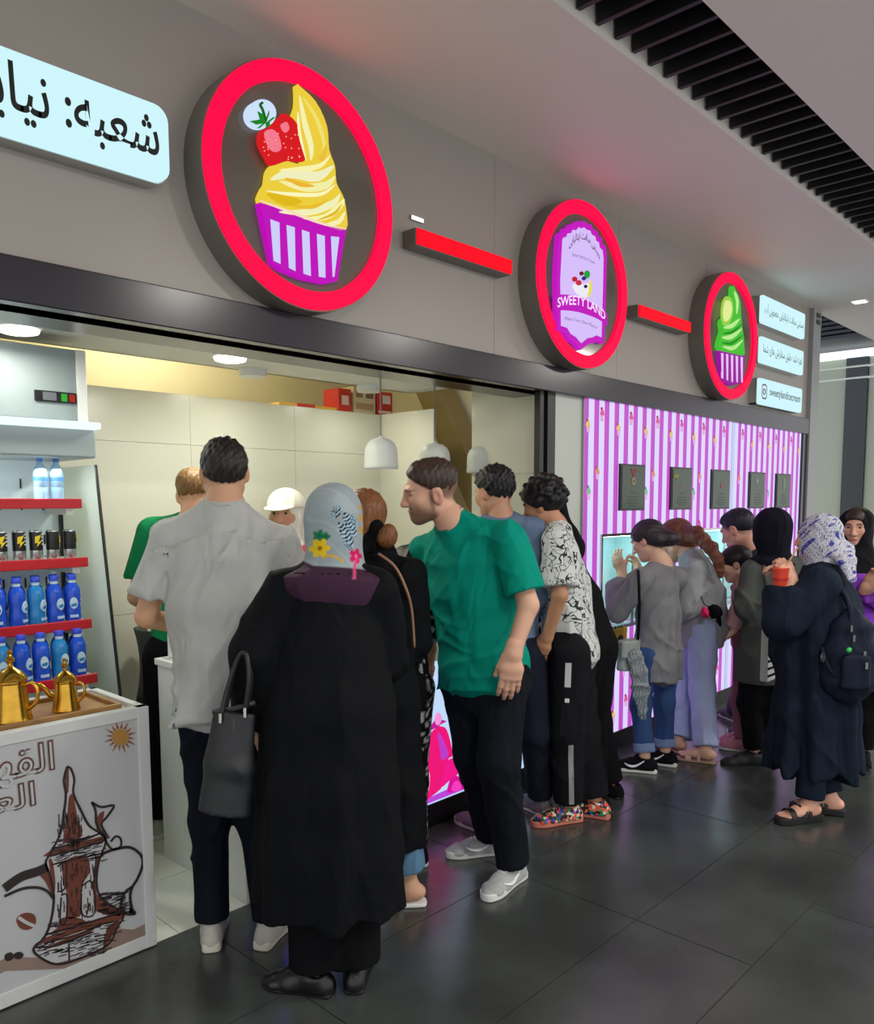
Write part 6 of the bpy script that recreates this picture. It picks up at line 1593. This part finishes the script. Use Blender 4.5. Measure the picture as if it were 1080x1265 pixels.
def sketch_mat():
    m = cloth('sketch_print_tee', (204, 208, 206), .8, .03); nt = m.node_tree; b = nt.nodes['Principled BSDF']
    tc = nt.nodes.new('ShaderNodeTexCoord'); acc = None
    for i, (sc_, w) in enumerate(((7.5, .012), (13, .016))):
        n = nt.nodes.new('ShaderNodeTexNoise'); n.inputs['Scale'].default_value = sc_; n.inputs['Detail'].default_value = 1.5; n.inputs['Distortion'].default_value = 1.2
        nt.links.new(tc.outputs['Object'], n.inputs['Vector'])
        s1 = nt.nodes.new('ShaderNodeMath'); s1.operation = 'SUBTRACT'; nt.links.new(n.outputs['Fac'], s1.inputs[0]); s1.inputs[1].default_value = .5
        s2 = nt.nodes.new('ShaderNodeMath'); s2.operation = 'ABSOLUTE'; nt.links.new(s1.outputs[0], s2.inputs[0])
        s3 = nt.nodes.new('ShaderNodeMath'); s3.operation = 'LESS_THAN'; nt.links.new(s2.outputs[0], s3.inputs[0]); s3.inputs[1].default_value = w
        if acc is None: acc = s3.outputs[0]
        else:
            mx_ = nt.nodes.new('ShaderNodeMath'); mx_.operation = 'MAXIMUM'; nt.links.new(acc, mx_.inputs[0]); nt.links.new(s3.outputs[0], mx_.inputs[1]); acc = mx_.outputs[0]
    mx = nt.nodes.new('ShaderNodeMix'); mx.data_type = 'RGBA'; nt.links.new(acc, mx.inputs[0]); mx.inputs[6].default_value = lin((208, 212, 210))+(1,); mx.inputs[7].default_value = lin((52, 56, 58))+(1,)
    nt.links.new(mx.outputs[2], b.inputs['Base Color']); return m
p.tee(sketch_mat(), [(-.02, .12, .08), (.10, .165, .11), (.4, .172, .135), (.75, .165, .140), (.98, .172, .150), (1.06, .172, .150)], .86, .018, disp=folds(.014, 24, 101, .5), h=.0085, drop=.018, r=(.054, .052, .04))
CG = cloth('black_cargo_cloth', (22, 23, 27), .85, .12)
p.pants(CG, .82, .014, 1.93, folds(.013, 30, 102, .2), h=.009, r=(.100, .074, .056))
def on_leg(q, a, b, side, w, hgt0, m, nm, th=.004):
    """flat patch lying on the outer side of the trouser leg between fractions a..b"""
    h_, k_, an_ = p.J['h'+q], p.J['k'+q], p.J['a'+q]; pts = []
    def L(t): return lerp(h_, k_, t) if t <= 1 else lerp(k_, an_, t-1)
    m_ = MB(); vs = []; fs = []; n = 8
    for i in range(n+1):
        t = a+(b-a)*i/n; c = L(t); r = (lerp(.108, .082, min(1, t)) if t <= 1 else lerp(.082, .070, t-1))*p.sc*hgt0
        for dy in (-w/2, w/2):
            b_ = c+nrm(side)*(r+.06)+nrm(np.cross(side, p.up))*dy
            for _ in range(10): b_ = b_-nrm(side)*p.fld(b_[None])[0]*.8
            for o in (-.001, th): vs.append(b_+nrm(side)*o)
    for i in range(n):
        A_, C_ = 4*i, 4*(i+1); fs += [(A_, A_+2, C_+2, C_), (A_+1, C_+1, C_+3, A_+3), (A_, C_, C_+1, A_+1), (A_+2, A_+3, C_+3, C_+2)]
    fs += [(0, 1, 3, 2), (4*n, 4*n+2, 4*n+3, 4*n+1)]
    m_.add(vs, fs).build(nm, m, p.root, bevel=.001)
cs_ = -nrm(_f*v3(1, 1, 0)); lp = nrm(cs_-p.fw*.1)
on_leg('L', 1.10, 1.90, lp, .026, 1.0, cloth('grey_stripe', (150, 152, 152)), 'side_stripe')
on_leg('L', .08, .38, nrm(lp+p.fw*.3), .030, 1.0, cloth('white_strap_cloth', (196, 200, 200)), 'pocket_strap')
on_leg('L', .60, .98, lp, .11, 1.0, CG, 'cargo_pocket', .014)
on_leg('L', .52, .57, nrm(lp+p.fw*.3), .022, 1.06, M_sole_w, 'pocket_label')
def patch_mat():
    m = mat('floral_sneaker', (180, 60, 60), .6); nt = m.node_tree; b = nt.nodes['Principled BSDF']; tc = nt.nodes.new('ShaderNodeTexCoord')
    vo = nt.nodes.new('ShaderNodeTexVoronoi'); vo.inputs['Scale'].default_value = 70; nt.links.new(tc.outputs['Object'], vo.inputs['Vector'])
    sp = nt.nodes.new('ShaderNodeSeparateColor'); nt.links.new(vo.outputs['Color'], sp.inputs[0])
    r = nt.nodes.new('ShaderNodeValToRGB'); r.color_ramp.interpolation = 'CONSTANT'; e = r.color_ramp.elements
    e[0].color = lin((22, 20, 28))+(1,); e[1].position = .28; e[1].color = lin((226, 70, 60))+(1,)
    for ps, c in ((.45, (40, 150, 80)), (.58, (226, 210, 190)), (.68, (60, 70, 170)), (.80, (240, 120, 90)), (.9, (30, 100, 60))):
        q = e.new(ps); q.color = lin(c)+(1,)
    nt.links.new(sp.outputs[0], r.inputs[0]); nt.links.new(r.outputs[0], b.inputs['Base Color']); return m
FLM = patch_mat()
for q in 'LR': shoe_parts(p.J['a'+q], p.J['f'+q]-p.J['a'+q], .28, 'sneaker', p.root, FLM, mat('speckled_sole', (206, 120, 100), .6) if q == 'L' else bpy.data.materials['speckled_sole'], h=.006)
# ---------------------------------------------------------------- woman in grey shirt at the near service window
p = Person('dark haired woman in grey shirt with cupped hands at the near service window', 4.95, 52,
    dict(head=(800, 668, .02), nb=(818, 696), sL=(792, 716, -.10), sR=(836, 714, .14), eL=(763, 756, .00), eR=(812, 758, .40), wL=(768, 706, .22), wR=(790, 712, .36),
         hL=(798, 812, -.04), hR=(826, 812, .10), kL=(792, 870), kR=(820, 868, .08), aL=(797, 938), aR=(822, 930), fL=(762, 946), fR=(796, 938)), .93, .98, 1.0, (8, 26, 0), .96, (212, 168, 142))
p.set_hand('L', (-.15, .35, 1), (.9, .3, 0), curl=(.4, .5, .4), sc=.95); p.set_hand('R', (.1, .35, 1), (-.9, .3, 0), curl=(.4, .5, .4), sc=.95)
p.body(True, brow=(36, 28, 26), hb=.013); H = p.h; DKH = hairmat('dark_brown_hair', (40, 32, 38))
v, f = surfnet(sdf([H.E(0, -.018, .036, .092, .114, .098, .02), H.E(0, -.075, -.030, .070, .06, .055, .04), etube([H.p(0, -.09, -.02), H.p(.03, -.14, -.05), H.p(.05, -.17, -.06)], [(.045, .04), (.045, .04), (.025, .025)], H.A[0], .03), half(H.p(0, .075, .042), nrm(v3(0, .8, -1)@H.A), .01)],
               lambda X: .0018*np.sin(H.loc(X)@v3(200, 60, 100)+2*np.sin(H.loc(X)@v3(30, 60, 50)))), .006); put('hair', [(v, f)], DKH, p.root)
GR1 = cloth('grey_linen_shirt', (128, 128, 132), .85, .05)
p.tee(GR1, [(-.02, .12, .08), (.10, .16, .11), (.45, .165, .135), (.80, .158, .138), (1.05, .178, .155), (1.28, .185, .16)], 1.62, .020, .070, both(folds(.014, 26, 111, .45), drape(p.sm, p.hm, 5, .006, 1.1, .8, 112)), .0095, .02, r=(.060, .056, .046))
DN = cloth('blue_denim', (52, 78, 124), .85, .15)
p.pants(DN, .9, .006, 1.82, folds(.005, 22, 113, .2), h=.010, hem=.008, r=(.082, .058, .046), hip=(.13, .10))
for q in 'LR':
    a_, k_ = p.J['a'+q], p.J['k'+q]; v, f = surfnet(sdf([cone(lerp(a_, k_, .30), lerp(a_, k_, .13), .068*p.sc, .070*p.sc, .01, '+', True, True)]), .009); put('cuff', [(v, f)], cloth('pale_denim_cuff', (120, 140, 176)) if q == 'L' else bpy.data.materials['pale_denim_cuff'], p.root)
    shoe_parts(a_, p.J['f'+q]-a_, .265, 'sneaker', p.root, cloth('black_mesh_shoe', (18, 18, 22)), M_sole_w, swoosh=WT, out=-1, h=.006, tongue=BLK)
# her grey shoulder bag with a long strap, and the lace scarf tied to it
bg = empty('crossbody_bag', tuple(at_k(776, 810, 4.78)), 'pale grey satchel on a black strap at the grey shirt woman\'s hip', 'bag')
c0 = at_k(777, 806, 4.74); M_bag = mat('pale_grey_leather', (150, 158, 156), .45)
v, f = surfnet(sdf([etube([c0+v3(0, 0, -.10), c0+v3(0, 0, .075)], [(.088, .052), (.080, .046)], nrm(_r*.8+_f*v3(.6, .6, 0)), .01, '+', True, True)], folds(.003, 20, 115)), .006); v = relax(v, f, 4); put('bag_body', [(v, f)], M_bag, bg)
fwv = nrm(_f*v3(1, 1, 0))
c1 = c0-fwv*.040; v, f = surfnet(sdf([etube([c1+v3(0, 0, -.02), c1+v3(0, 0, .08)], [(.080, .022), (.080, .03)], nrm(_r*.8+_f*v3(.6, .6, 0)), .01, '+', True, True)]), .006); put('flap', [(v, f)], M_bag, bg)
q_ = c1-fwv*.018; MB().box(q_[0]-.02, q_[0]+.02, q_[1]-.008, q_[1]+.004, q_[2]-.03, q_[2]+.02).build('clasp', mat('dark_clasp', (40, 44, 46), .3, .6), bg, bevel=.003)
MB().tube(smooth_poly([tuple(at_k(*q)) for q in ((788, 704, 4.86), (789, 712, 4.70), (790, 750, 4.68), (788, 790, 4.70), (785, 800, 4.72))], 5, False), .009, 6).build('strap', BLK, bg, smooth='all')
ls = empty('lace_scarf', tuple(at_k(790, 850, 4.7)), 'grey lace scarf hanging from the satchel over the blue jeans', 'scarf')
P_ = [at_k(*q) for q in ((783, 806, 4.66), (789, 830, 4.66), (792, 858, 4.70), (794, 888, 4.74))]
v, f = surfnet(sdf([etube(P_, [(.045, .020), (.055, .022), (.046, .018), (.020, .010)], _r, .02)], folds(.014, 40, 116, .8)), .006)
def lace(v): 
    w = np.sin(v@v3(310, 200, 260))*np.sin(v@v3(-220, 310, 240)); m = np.clip(w*2+.5, 0, 1)[:, None]; return np.array(lin((96, 106, 112)))*(1-m)+np.array(lin((168, 176, 180)))*m
put('lace_cloth', [(v, f)], M_tint, ls, lace(v))
# ---------------------------------------------------------------- woman in pale jeans bending beside her
p = Person('woman with long auburn hair and pale wide jeans bending to the window', 5.28, 58,
    dict(head=(835, 668, .12), nb=(852, 684, .06), sL=(858, 706, -.14), sR=(862, 700, .18), eL=(848, 752, -.16), eR=(842, 748, .28), wL=(822, 758, .02), wR=(818, 752, .32),
         hL=(868, 776, -.08), hR=(862, 776, .10), kL=(868, 852, -.08), kR=(846, 850, .12), aL=(872, 926), aR=(838, 914), fL=(842, 934), fR=(814, 918)), .97, 1.0, 1.0, (0, 30, 0), 1.06, (210, 166, 140))
p.set_hand('L', (-.1, .9, -.2), (0, .2, -1)); p.body(False, feet='LR', hb=.014); H = p.h; AUB = hairmat('auburn_hair', (104, 58, 42))
v, f = surfnet(sdf([H.E(0, -.018, .036, .094, .116, .100, .02), H.E(0, -.055, -.02, .08, .07, .07, .04), cone(H.p(0, -.07, -.02), p.J['nb']+p.axis*.03, .06, .05, .04), half(H.p(0, .080, .042), nrm(v3(0, .8, -1)@H.A), .01),
                    ], lambda X: .0018*np.sin(H.loc(X)@v3(200, 60, 100)+2*np.sin(H.loc(X)@v3(30, 60, 50)))), .006); put('hair', [(v, f)], AUB, p.root)
P_ = [H.p(0, -.06, .04), at_k(862, 662, 5.16), at_k(878, 676, 5.08), at_k(889, 696, 5.05), at_k(892, 712, 5.06)]
v, f = surfnet(sdf([etube(P_, [(.06, .05), (.055, .035), (.045, .03), (.032, .022), (.015, .012)], v3(0, 0, 1), .03)], folds(.010, 50, 121, .6)), .006); put('ponytail', [(v, f)], AUB, p.root)
GR2 = cloth('pale_grey_shirt', (150, 152, 156), .85, .05)
p.tee(GR2, [(-.03, .12, .09), (.10, .165, .13), (.4, .185, .165), (.75, .190, .180), (1.0, .185, .175), (1.30, .175, .150)], 1.55, .022, .072, both(folds(.018, 24, 122, .45)), .0095, .025, r=(.064, .060, .05))
LJ = cloth('pale_lavender_denim', (168, 178, 216), .85, .08)
p.pants(LJ, .75, .012, 1.96, folds(.008, 18, 123, .3), h=.010, hem=.012, r=(.096, .068, .058), hip=(.155, .122))
for q in 'LR': shoe_parts(p.J['a'+q], p.J['f'+q]-p.J['a'+q], .245, 'sandal', p.root, cloth('blush_strap', (206, 168, 158)), mat('tan_sole', (166, 134, 110), .6) if q == 'L' else bpy.data.materials['tan_sole'])
dl = empty('bag_charm', tuple(at_k(880, 757, 5.0)), 'black and pink pompom charm at the bending woman\'s shirt tail', 'charm')
c0 = at_k(883, 755, 5.03); v, f = surfnet(sdf([ell(c0, (.045, .04, .04)), cone(c0, at_k(891, 772, 5.03), .03, .008)], folds(.012, 60, 124)), .006); put('black_pompom', [(v, f)], BLK, dl)
c0 = at_k(871, 757, 5.0); v, f = surfnet(sdf([ell(c0, (.028, .028, .034))], folds(.010, 60, 125)), .005); put('pink_pompom', [(v, f)], cloth('hot_pink', (214, 40, 96)), dl)
MB().tube(smooth_poly([tuple(at_k(*q)) for q in ((866, 735, 5.06), (870, 746, 5.0), (878, 750, 5.0))], 4, False), .003, 6).build('cord', BLK, dl, smooth='all')

# ---------------------------------------------------------------- man and child at the far window
p = Person('dark haired man bowing his head at the far service window', 5.50, 60,
    dict(head=(912, 655), nb=(930, 682), sL=(938, 698, -.14), sR=(932, 694, .18), eL=(934, 750, -.16), eR=(926, 748, .25), wL=(912, 772, 0), wR=(910, 770, .22),
         hL=(938, 778, -.08), hR=(938, 778, .1), kL=(932, 840), kR=(922, 838), aL=(928, 900), aR=(908, 877), fL=(906, 904), fR=(886, 878)), 1.0, 1.0, 1.0, (0, 24, 0), 1.12, (212, 158, 136))
p.set_hand('L', (-.1, .9, -.3), (0, .2, -1)); p.body(True, brow=(34, 26, 26), hb=.014, hh=.006, fade=((60, 46, 48), .06, -.07))
p.hair_short(hairmat('blue_black_hair', (26, 26, 40)), .001, .006, side=.083, line=.036)
p.tee(cloth('charcoal_tee', (60, 62, 68)), [(-.02, .12, .08), (.10, .165, .11), (.4, .17, .13), (.75, .16, .13), (1.05, .165, .135)], .8, .016, h=.012, disp=folds(.008, 16, 131))
p.pants(cloth('grey_trouser', (84, 78, 88)), .8, .010, 1.95, h=.012)
for q in 'LR': shoe_parts(p.J['a'+q], p.J['f'+q]-p.J['a'+q], .28, 'sneaker', p.root, cloth('grey_knit_shoe', (96, 90, 98)), M_sole_w, h=.008)
p = Person('small child with black fringe in a pink top beside the bowing man', 5.30, 78,
    dict(head=(909, 697), nb=(916, 722), sL=(917, 732, -.10), sR=(920, 730, .12), eL=(912, 758, -.14), eR=(914, 756, .16), wL=(906, 780, -.1), wR=(906, 778, .14),
         hL=(922, 790, -.06), hR=(922, 790, .06)), .70, .86, .95, (6, 18, 0), .92, (222, 176, 154))
p.set_hand('L', (-.1, .7, -.7), (0, .2, -1), sc=.75); p.body(True, brow=(30, 24, 26), hb=.014, hh=.006); H = p.h
v, f = surfnet(sdf([H.E(0, -.016, .042, .088, .110, .094, .02), H.E(0, .065, .062, .062, .034, .034, .02), half(H.p(0, .098, .040), nrm(v3(0, .8, -1)@H.A), .01), half(H.p(0, 0, -.05), -H.A[2], .02)]), .006); put('hair', [(v, f)], hairmat('child_black_hair', (26, 22, 26)), p.root)
p.tee(cloth('soft_pink_top', (214, 164, 168)), [(-.02, .12, .08), (.10, .16, .11), (.5, .165, .135), (1.0, .17, .14), (1.15, .172, .14)], 1.7, .014, .060, folds(.008, 20, 141), .010, r=(.058, .052, .044))
p.pants(cloth('rose_trouser', (150, 96, 108)), .8, .010, 1.9, h=.012)
for q in 'LR': shoe_parts(p.J['a'+q], p.J['f'+q]-p.J['a'+q], .20, 'sneaker', p.root, cloth('pink_shoe', (196, 130, 140)), M_sole_w, h=.008)

# ---------------------------------------------------------------- woman in black hijab and grey blazer
p = Person('woman in black hijab and grey green blazer with black trousers', 5.02, 22,
    dict(head=(953, 657), nb=(957, 688), sL=(930, 706), sR=(992, 704), eL=(922, 752, -.02), eR=(996, 756), wL=(942, 768, .06), wR=(972, 770, .15),
         hL=(930, 806), hR=(958, 804), kL=(926, 868), kR=(948, 866), aL=(932, 928), aR=(950, 922), fL=(898, 940), fR=(930, 936)), .97, 1.0, 1.0, (10, 10, 0), 1.08, (206, 160, 136))
p.set_hand('L', (.8, .3, -.2), (0, .8, -.3), sc=.95); p.body(False, hb=.015, hh=.008)
p.hijab(cloth('blue_black_scarf', (22, 22, 34)), .007, full=1.08, drop=.03, disp=folds(.006, 28, 151, .3))
p.tee(cloth('grey_green_blazer', (82, 86, 82), .85, .06), [(-.02, .12, .08), (.10, .165, .115), (.45, .17, .14), (.8, .165, .145), (1.05, .178, .155), (1.36, .182, .155)], 1.92, .020, .072, both(folds(.020, 30, 152, .45)), .0095, .012, 'blazer', r=(.062, .058, .048))
p.pants(BLK, .95, .004, 1.95, folds(.004, 20, 153), h=.011, r=(.088, .066, .052), hip=(.13, .10))
for q in 'LR': shoe_parts(p.J['a'+q], p.J['f'+q]-p.J['a'+q], .28, 'shoe', p.root, mat('black_suede', (20, 20, 24), .6) if q == 'L' else bpy.data.materials['black_suede'], M_sole_k, h=.007)
tb = empty('checked_bag', tuple(at_k(946, 800, 4.8)), 'narrow white and black checked bag between blazer and navy abaya', 'bag')
c0 = at_k(949, 810, 4.72)
bo_ = MB(); b0 = at_k(946, 842, 4.72); b1 = at_k(956, 776, 4.72)
MB().box(b0[0]-.02, b0[0]+.10, b0[1]-.02, b0[1]+.03, b0[2], b1[2]).build('bag_body', mat('white_check_cloth', (210, 212, 206), .8), tb, bevel=.01)
for i in range(7):
    z_ = b0[2]+.03+i*(b1[2]-b0[2]-.05)/6
    MB().box(b0[0]-.022, b0[0]+.102, b0[1]-.023, b0[1]-.019, z_, z_+.014).build('check_band', BLK, tb)

# ---------------------------------------------------------------- woman in navy abaya with a cup
p = Person('woman in blue print scarf and navy abaya sipping from an orange cup', 4.22, 68,
    dict(head=(1011, 664, .0), nb=(1018, 700), sL=(1016, 722, -.16), sR=(1018, 716, .18), eL=(968, 768, -.14), eR=(984, 765, .22), wL=(978, 716, -.06), wR=(968, 722, .14),
         hL=(1012, 828, -.08), hR=(1010, 828, .10), kL=(1006, 920, -.06), kR=(1004, 918, .08), aL=(1000, 994), aR=(1026, 986), fL=(952, 1014), fR=(990, 996)), .97, 1.05, 1.1, (0, 4, 0), 1.0, (220, 166, 140))
p.set_hand('L', (-.2, .35, .8), (.4, .9, 0), curl=(.7, .9, .6), sc=.95); p.set_hand('R', (.2, .5, .8), (-.5, .8, 0), curl=(.8, .9, .6), sc=.95)
p.body(True, hb=.013, feet='LR', brow=(40, 30, 30))
def blueprint(v, H):
    q = H.loc(v); c = np.tile(np.array(lin((196, 196, 206))), (len(v), 1))
    def bl(w, col): c[:] = c*(1-w[:, None])+np.array(lin(col))*w[:, None]
    w = np.sin(q@v3(190, 120, 170)+2.4*np.sin(q@v3(90, -70, 64)))*np.sin(q@v3(-140, 185, 132)+2.2*np.sin(q@v3(70, 92, -88)))
    bl(np.clip((w-.40)/.1, 0, 1), (92, 96, 128)); w2 = np.sin(q@v3(55, 40, 62)+1.4)*np.sin(q@v3(-40, 52, 48)+2.5*np.sin(q@v3(20, 20, 33)))
    bl(np.clip((w2-.62)/.08, 0, 1), (52, 54, 150)); bl(np.clip((-w-.45)/.1, 0, 1)*.6, (150, 152, 170)); return c
tail = etube([p.h.p(0, -.10, -.05), at_k(1046, 692, 4.08), at_k(1053, 716, 4.05)], [(.075, .03), (.050, .022), (.026, .012)], _r, .04)
p.hijab(M_tint, .005, blueprint, drop=.045, full=.94, disp=folds(.006, 30, 161, .3), extra=[tail], oy=.128)
NV = cloth('navy_abaya_cloth', (23, 32, 47), .8, .06)
cape = etube([p.sm+v3(0, 0, .02), lerp(p.sm, p.hm, .35), lerp(p.sm, p.hm, .72)+p.fw*.03], [(.13, .10), (.20, .19), (.205, .215)], p.side, .05)
p.tee(NV, [(-.02, .12, .09), (.10, .17, .125), (.5, .20, .17), (1.0, .20, .18), (1.5, .205, .19), (2.12, .215, .215)], 1.62, .020, .078, both(drape(p.sm, p.hm, 8, .022, 1.15, .15, 162, .1), folds(.013, 20, 163, .6)), .009, .045, 'abaya', extra=[cape], r=(.075, .082, .07))
p.pants(NV, .9, .012, 1.90, folds(.006, 20, 164), h=.011, hem=.010)
for q in 'LR': shoe_parts(p.J['a'+q], p.J['f'+q]-p.J['a'+q], .265, 'slide', p.root, mat('black_strap', (22, 20, 22), .5) if q == 'L' else bpy.data.materials['black_strap'], M_sole_k)
cu = empty('drink_cup', tuple(at_k(962, 728, 4.18)), 'orange red paper cup with a wooden stick held by the abaya woman', 'cup')
c0 = at_k(964, 724, 4.16)
MB().lathe(c0[0], c0[1], [(.030, c0[2]-.02), (.032, c0[2]-.018), (.040, c0[2]+.085), (.042, c0[2]+.088), (.042, c0[2]+.094)], 24).build('cup_body', mat('orange_red_paper', (226, 74, 52), .5, emit=.05), cu, smooth=True)
MB().lathe(c0[0], c0[1], [(.0385, c0[2]+.03), (.0395, c0[2]+.031), (.0405, c0[2]+.045), (.0395, c0[2]+.046)], 24).build('sleeve_band', mat('red_paper', (196, 40, 40), .5), cu, smooth=True)
MB().tube([tuple(c0+v3(0, 0, .06)), tuple(at_k(986, 676, 4.14))], .004, 6).build('stick', mat('wood_stick', (196, 158, 110), .6), cu)
bp_ = empty('backpack', tuple(at_k(1044, 850, 4.1)), 'navy backpack with green tag hanging at the right picture edge', 'backpack')
c0 = at_k(1050, 806, 4.02)
NB = cloth('navy_nylon', (24, 30, 46), .6)
v, f = surfnet(sdf([etube([c0+v3(0, 0, -.19), c0+v3(0, 0, -.14), c0+v3(0, 0, .0), c0+v3(0, 0, .13), c0+v3(-.0, 0, .19)], [(.10, .07), (.145, .09), (.14, .085), (.10, .065), (.05, .04)], _r, .03)], folds(.010, 16, 171)), .008); v = relax(v, f, 1); bo_ = put('bag_body', [(v, f)], NB, bp_)
c1 = at_k(1058, 828, 3.93); v, f = surfnet(sdf([etube([c1+v3(0, 0, -.08), c1+v3(0, 0, .06)], [(.075, .02), (.07, .018)], _r, .01)]), .007); put('front_pocket', [(v, f)], NB, bp_)
MB().tube(smooth_poly([tuple(at_k(*q)) for q in ((1040, 730, 4.04), (1050, 750, 3.98), (1052, 775, 3.95))], 5, False), .014, 8).build('shoulder_strap', NB, bp_, smooth='all')
MB().tube(smooth_poly([tuple(at_k(*q)) for q in ((1040, 845, 3.98), (1026, 828, 3.96), (1019, 812, 3.98), (1016, 800, 4.0))], 5, False), .009, 8).build('side_strap', NB, bp_, smooth='all')
c2 = at_k(1017, 812, 3.95); MB().ring_y(c2[0], c2[2], .024, .016, c2[1]-.004, c2[1]+.004, 16).build('buckle', mat('grey_buckle', (120, 124, 128), .3, .8), bp_)
c2 = at_k(1049, 803, 3.90); v, f = surfnet(sdf([ell(c2, (.024, .012, .014))]), .005); put('green_tag', [(v, f)], mat('green_tag', (40, 170, 80), .5), bp_)
for q in ((1053, 776, 3.92), (1056, 788, 3.92), (1069, 808, 3.92), (1071, 822, 3.9)):
    c2 = at_k(*q); MB().box(c2[0]-.006, c2[0]+.006, c2[1]-.004, c2[1]+.004, c2[2]-.018, c2[2]+.014).build('zip_pull', M_chrome, bp_)

# ---------------------------------------------------------------- woman in purple at the right edge
p = Person('woman in black shawl and purple top at the right picture edge', 5.0, 182,
    dict(head=(1058, 652), nb=(1061, 690), sL=(1092, 704), sR=(1024, 704), eL=(1098, 752, -.02), eR=(1020, 752), wL=(1070, 726, -.22), wR=(1050, 745, -.2),
         hL=(1072, 800), hR=(1044, 800)), .96, .98, 1.0, (-10, 4, 0), 1.0, (204, 156, 132))
p.set_hand('L', (-.5, .25, .85), (.3, .9, -.2), curl=(.4, .5, .4), sgn=1); p.set_hand('R', (.5, .3, .8), (0, .8, -.2), curl=(.5, .6, .4), sgn=-1)
p.body(True, brow=(40, 28, 26), lip=(170, 80, 78), hb=.014, hh=.0045)
p.hijab(cloth('black_shawl', (22, 21, 26)), .006, full=1.0, opening=(.060, .08, .092), oz=-.004, oy=.120, drop=.09, disp=folds(.008, 26, 181, .3))
H = p.h; v, f = surfnet(sdf([H.E(0, -.010, .042, .082, .104, .092, .02), half(H.p(0, .090, .062), nrm(v3(0, .8, -1)@H.A), .008)]), .005); put('hair', [(v, f)], hairmat('dark_front_hair', (48, 34, 28)), p.root)
p.tee(cloth('purple_top', (128, 62, 176)), [(-.02, .12, .08), (.10, .16, .11), (.45, .165, .135), (.8, .16, .14), (1.1, .18, .155), (1.5, .20, .17)], 1.88, .018, .070, folds(.014, 24, 182, .5), .010, .012, 'tunic', r=(.060, .056, .048))
p.pants(BLK, .9, .01, 1.95, h=.013)
for q in 'LR': shoe_parts(p.J['a'+q], p.J['f'+q]-p.J['a'+q], .25, 'shoe', p.root, BLK, M_sole_k, h=.009)
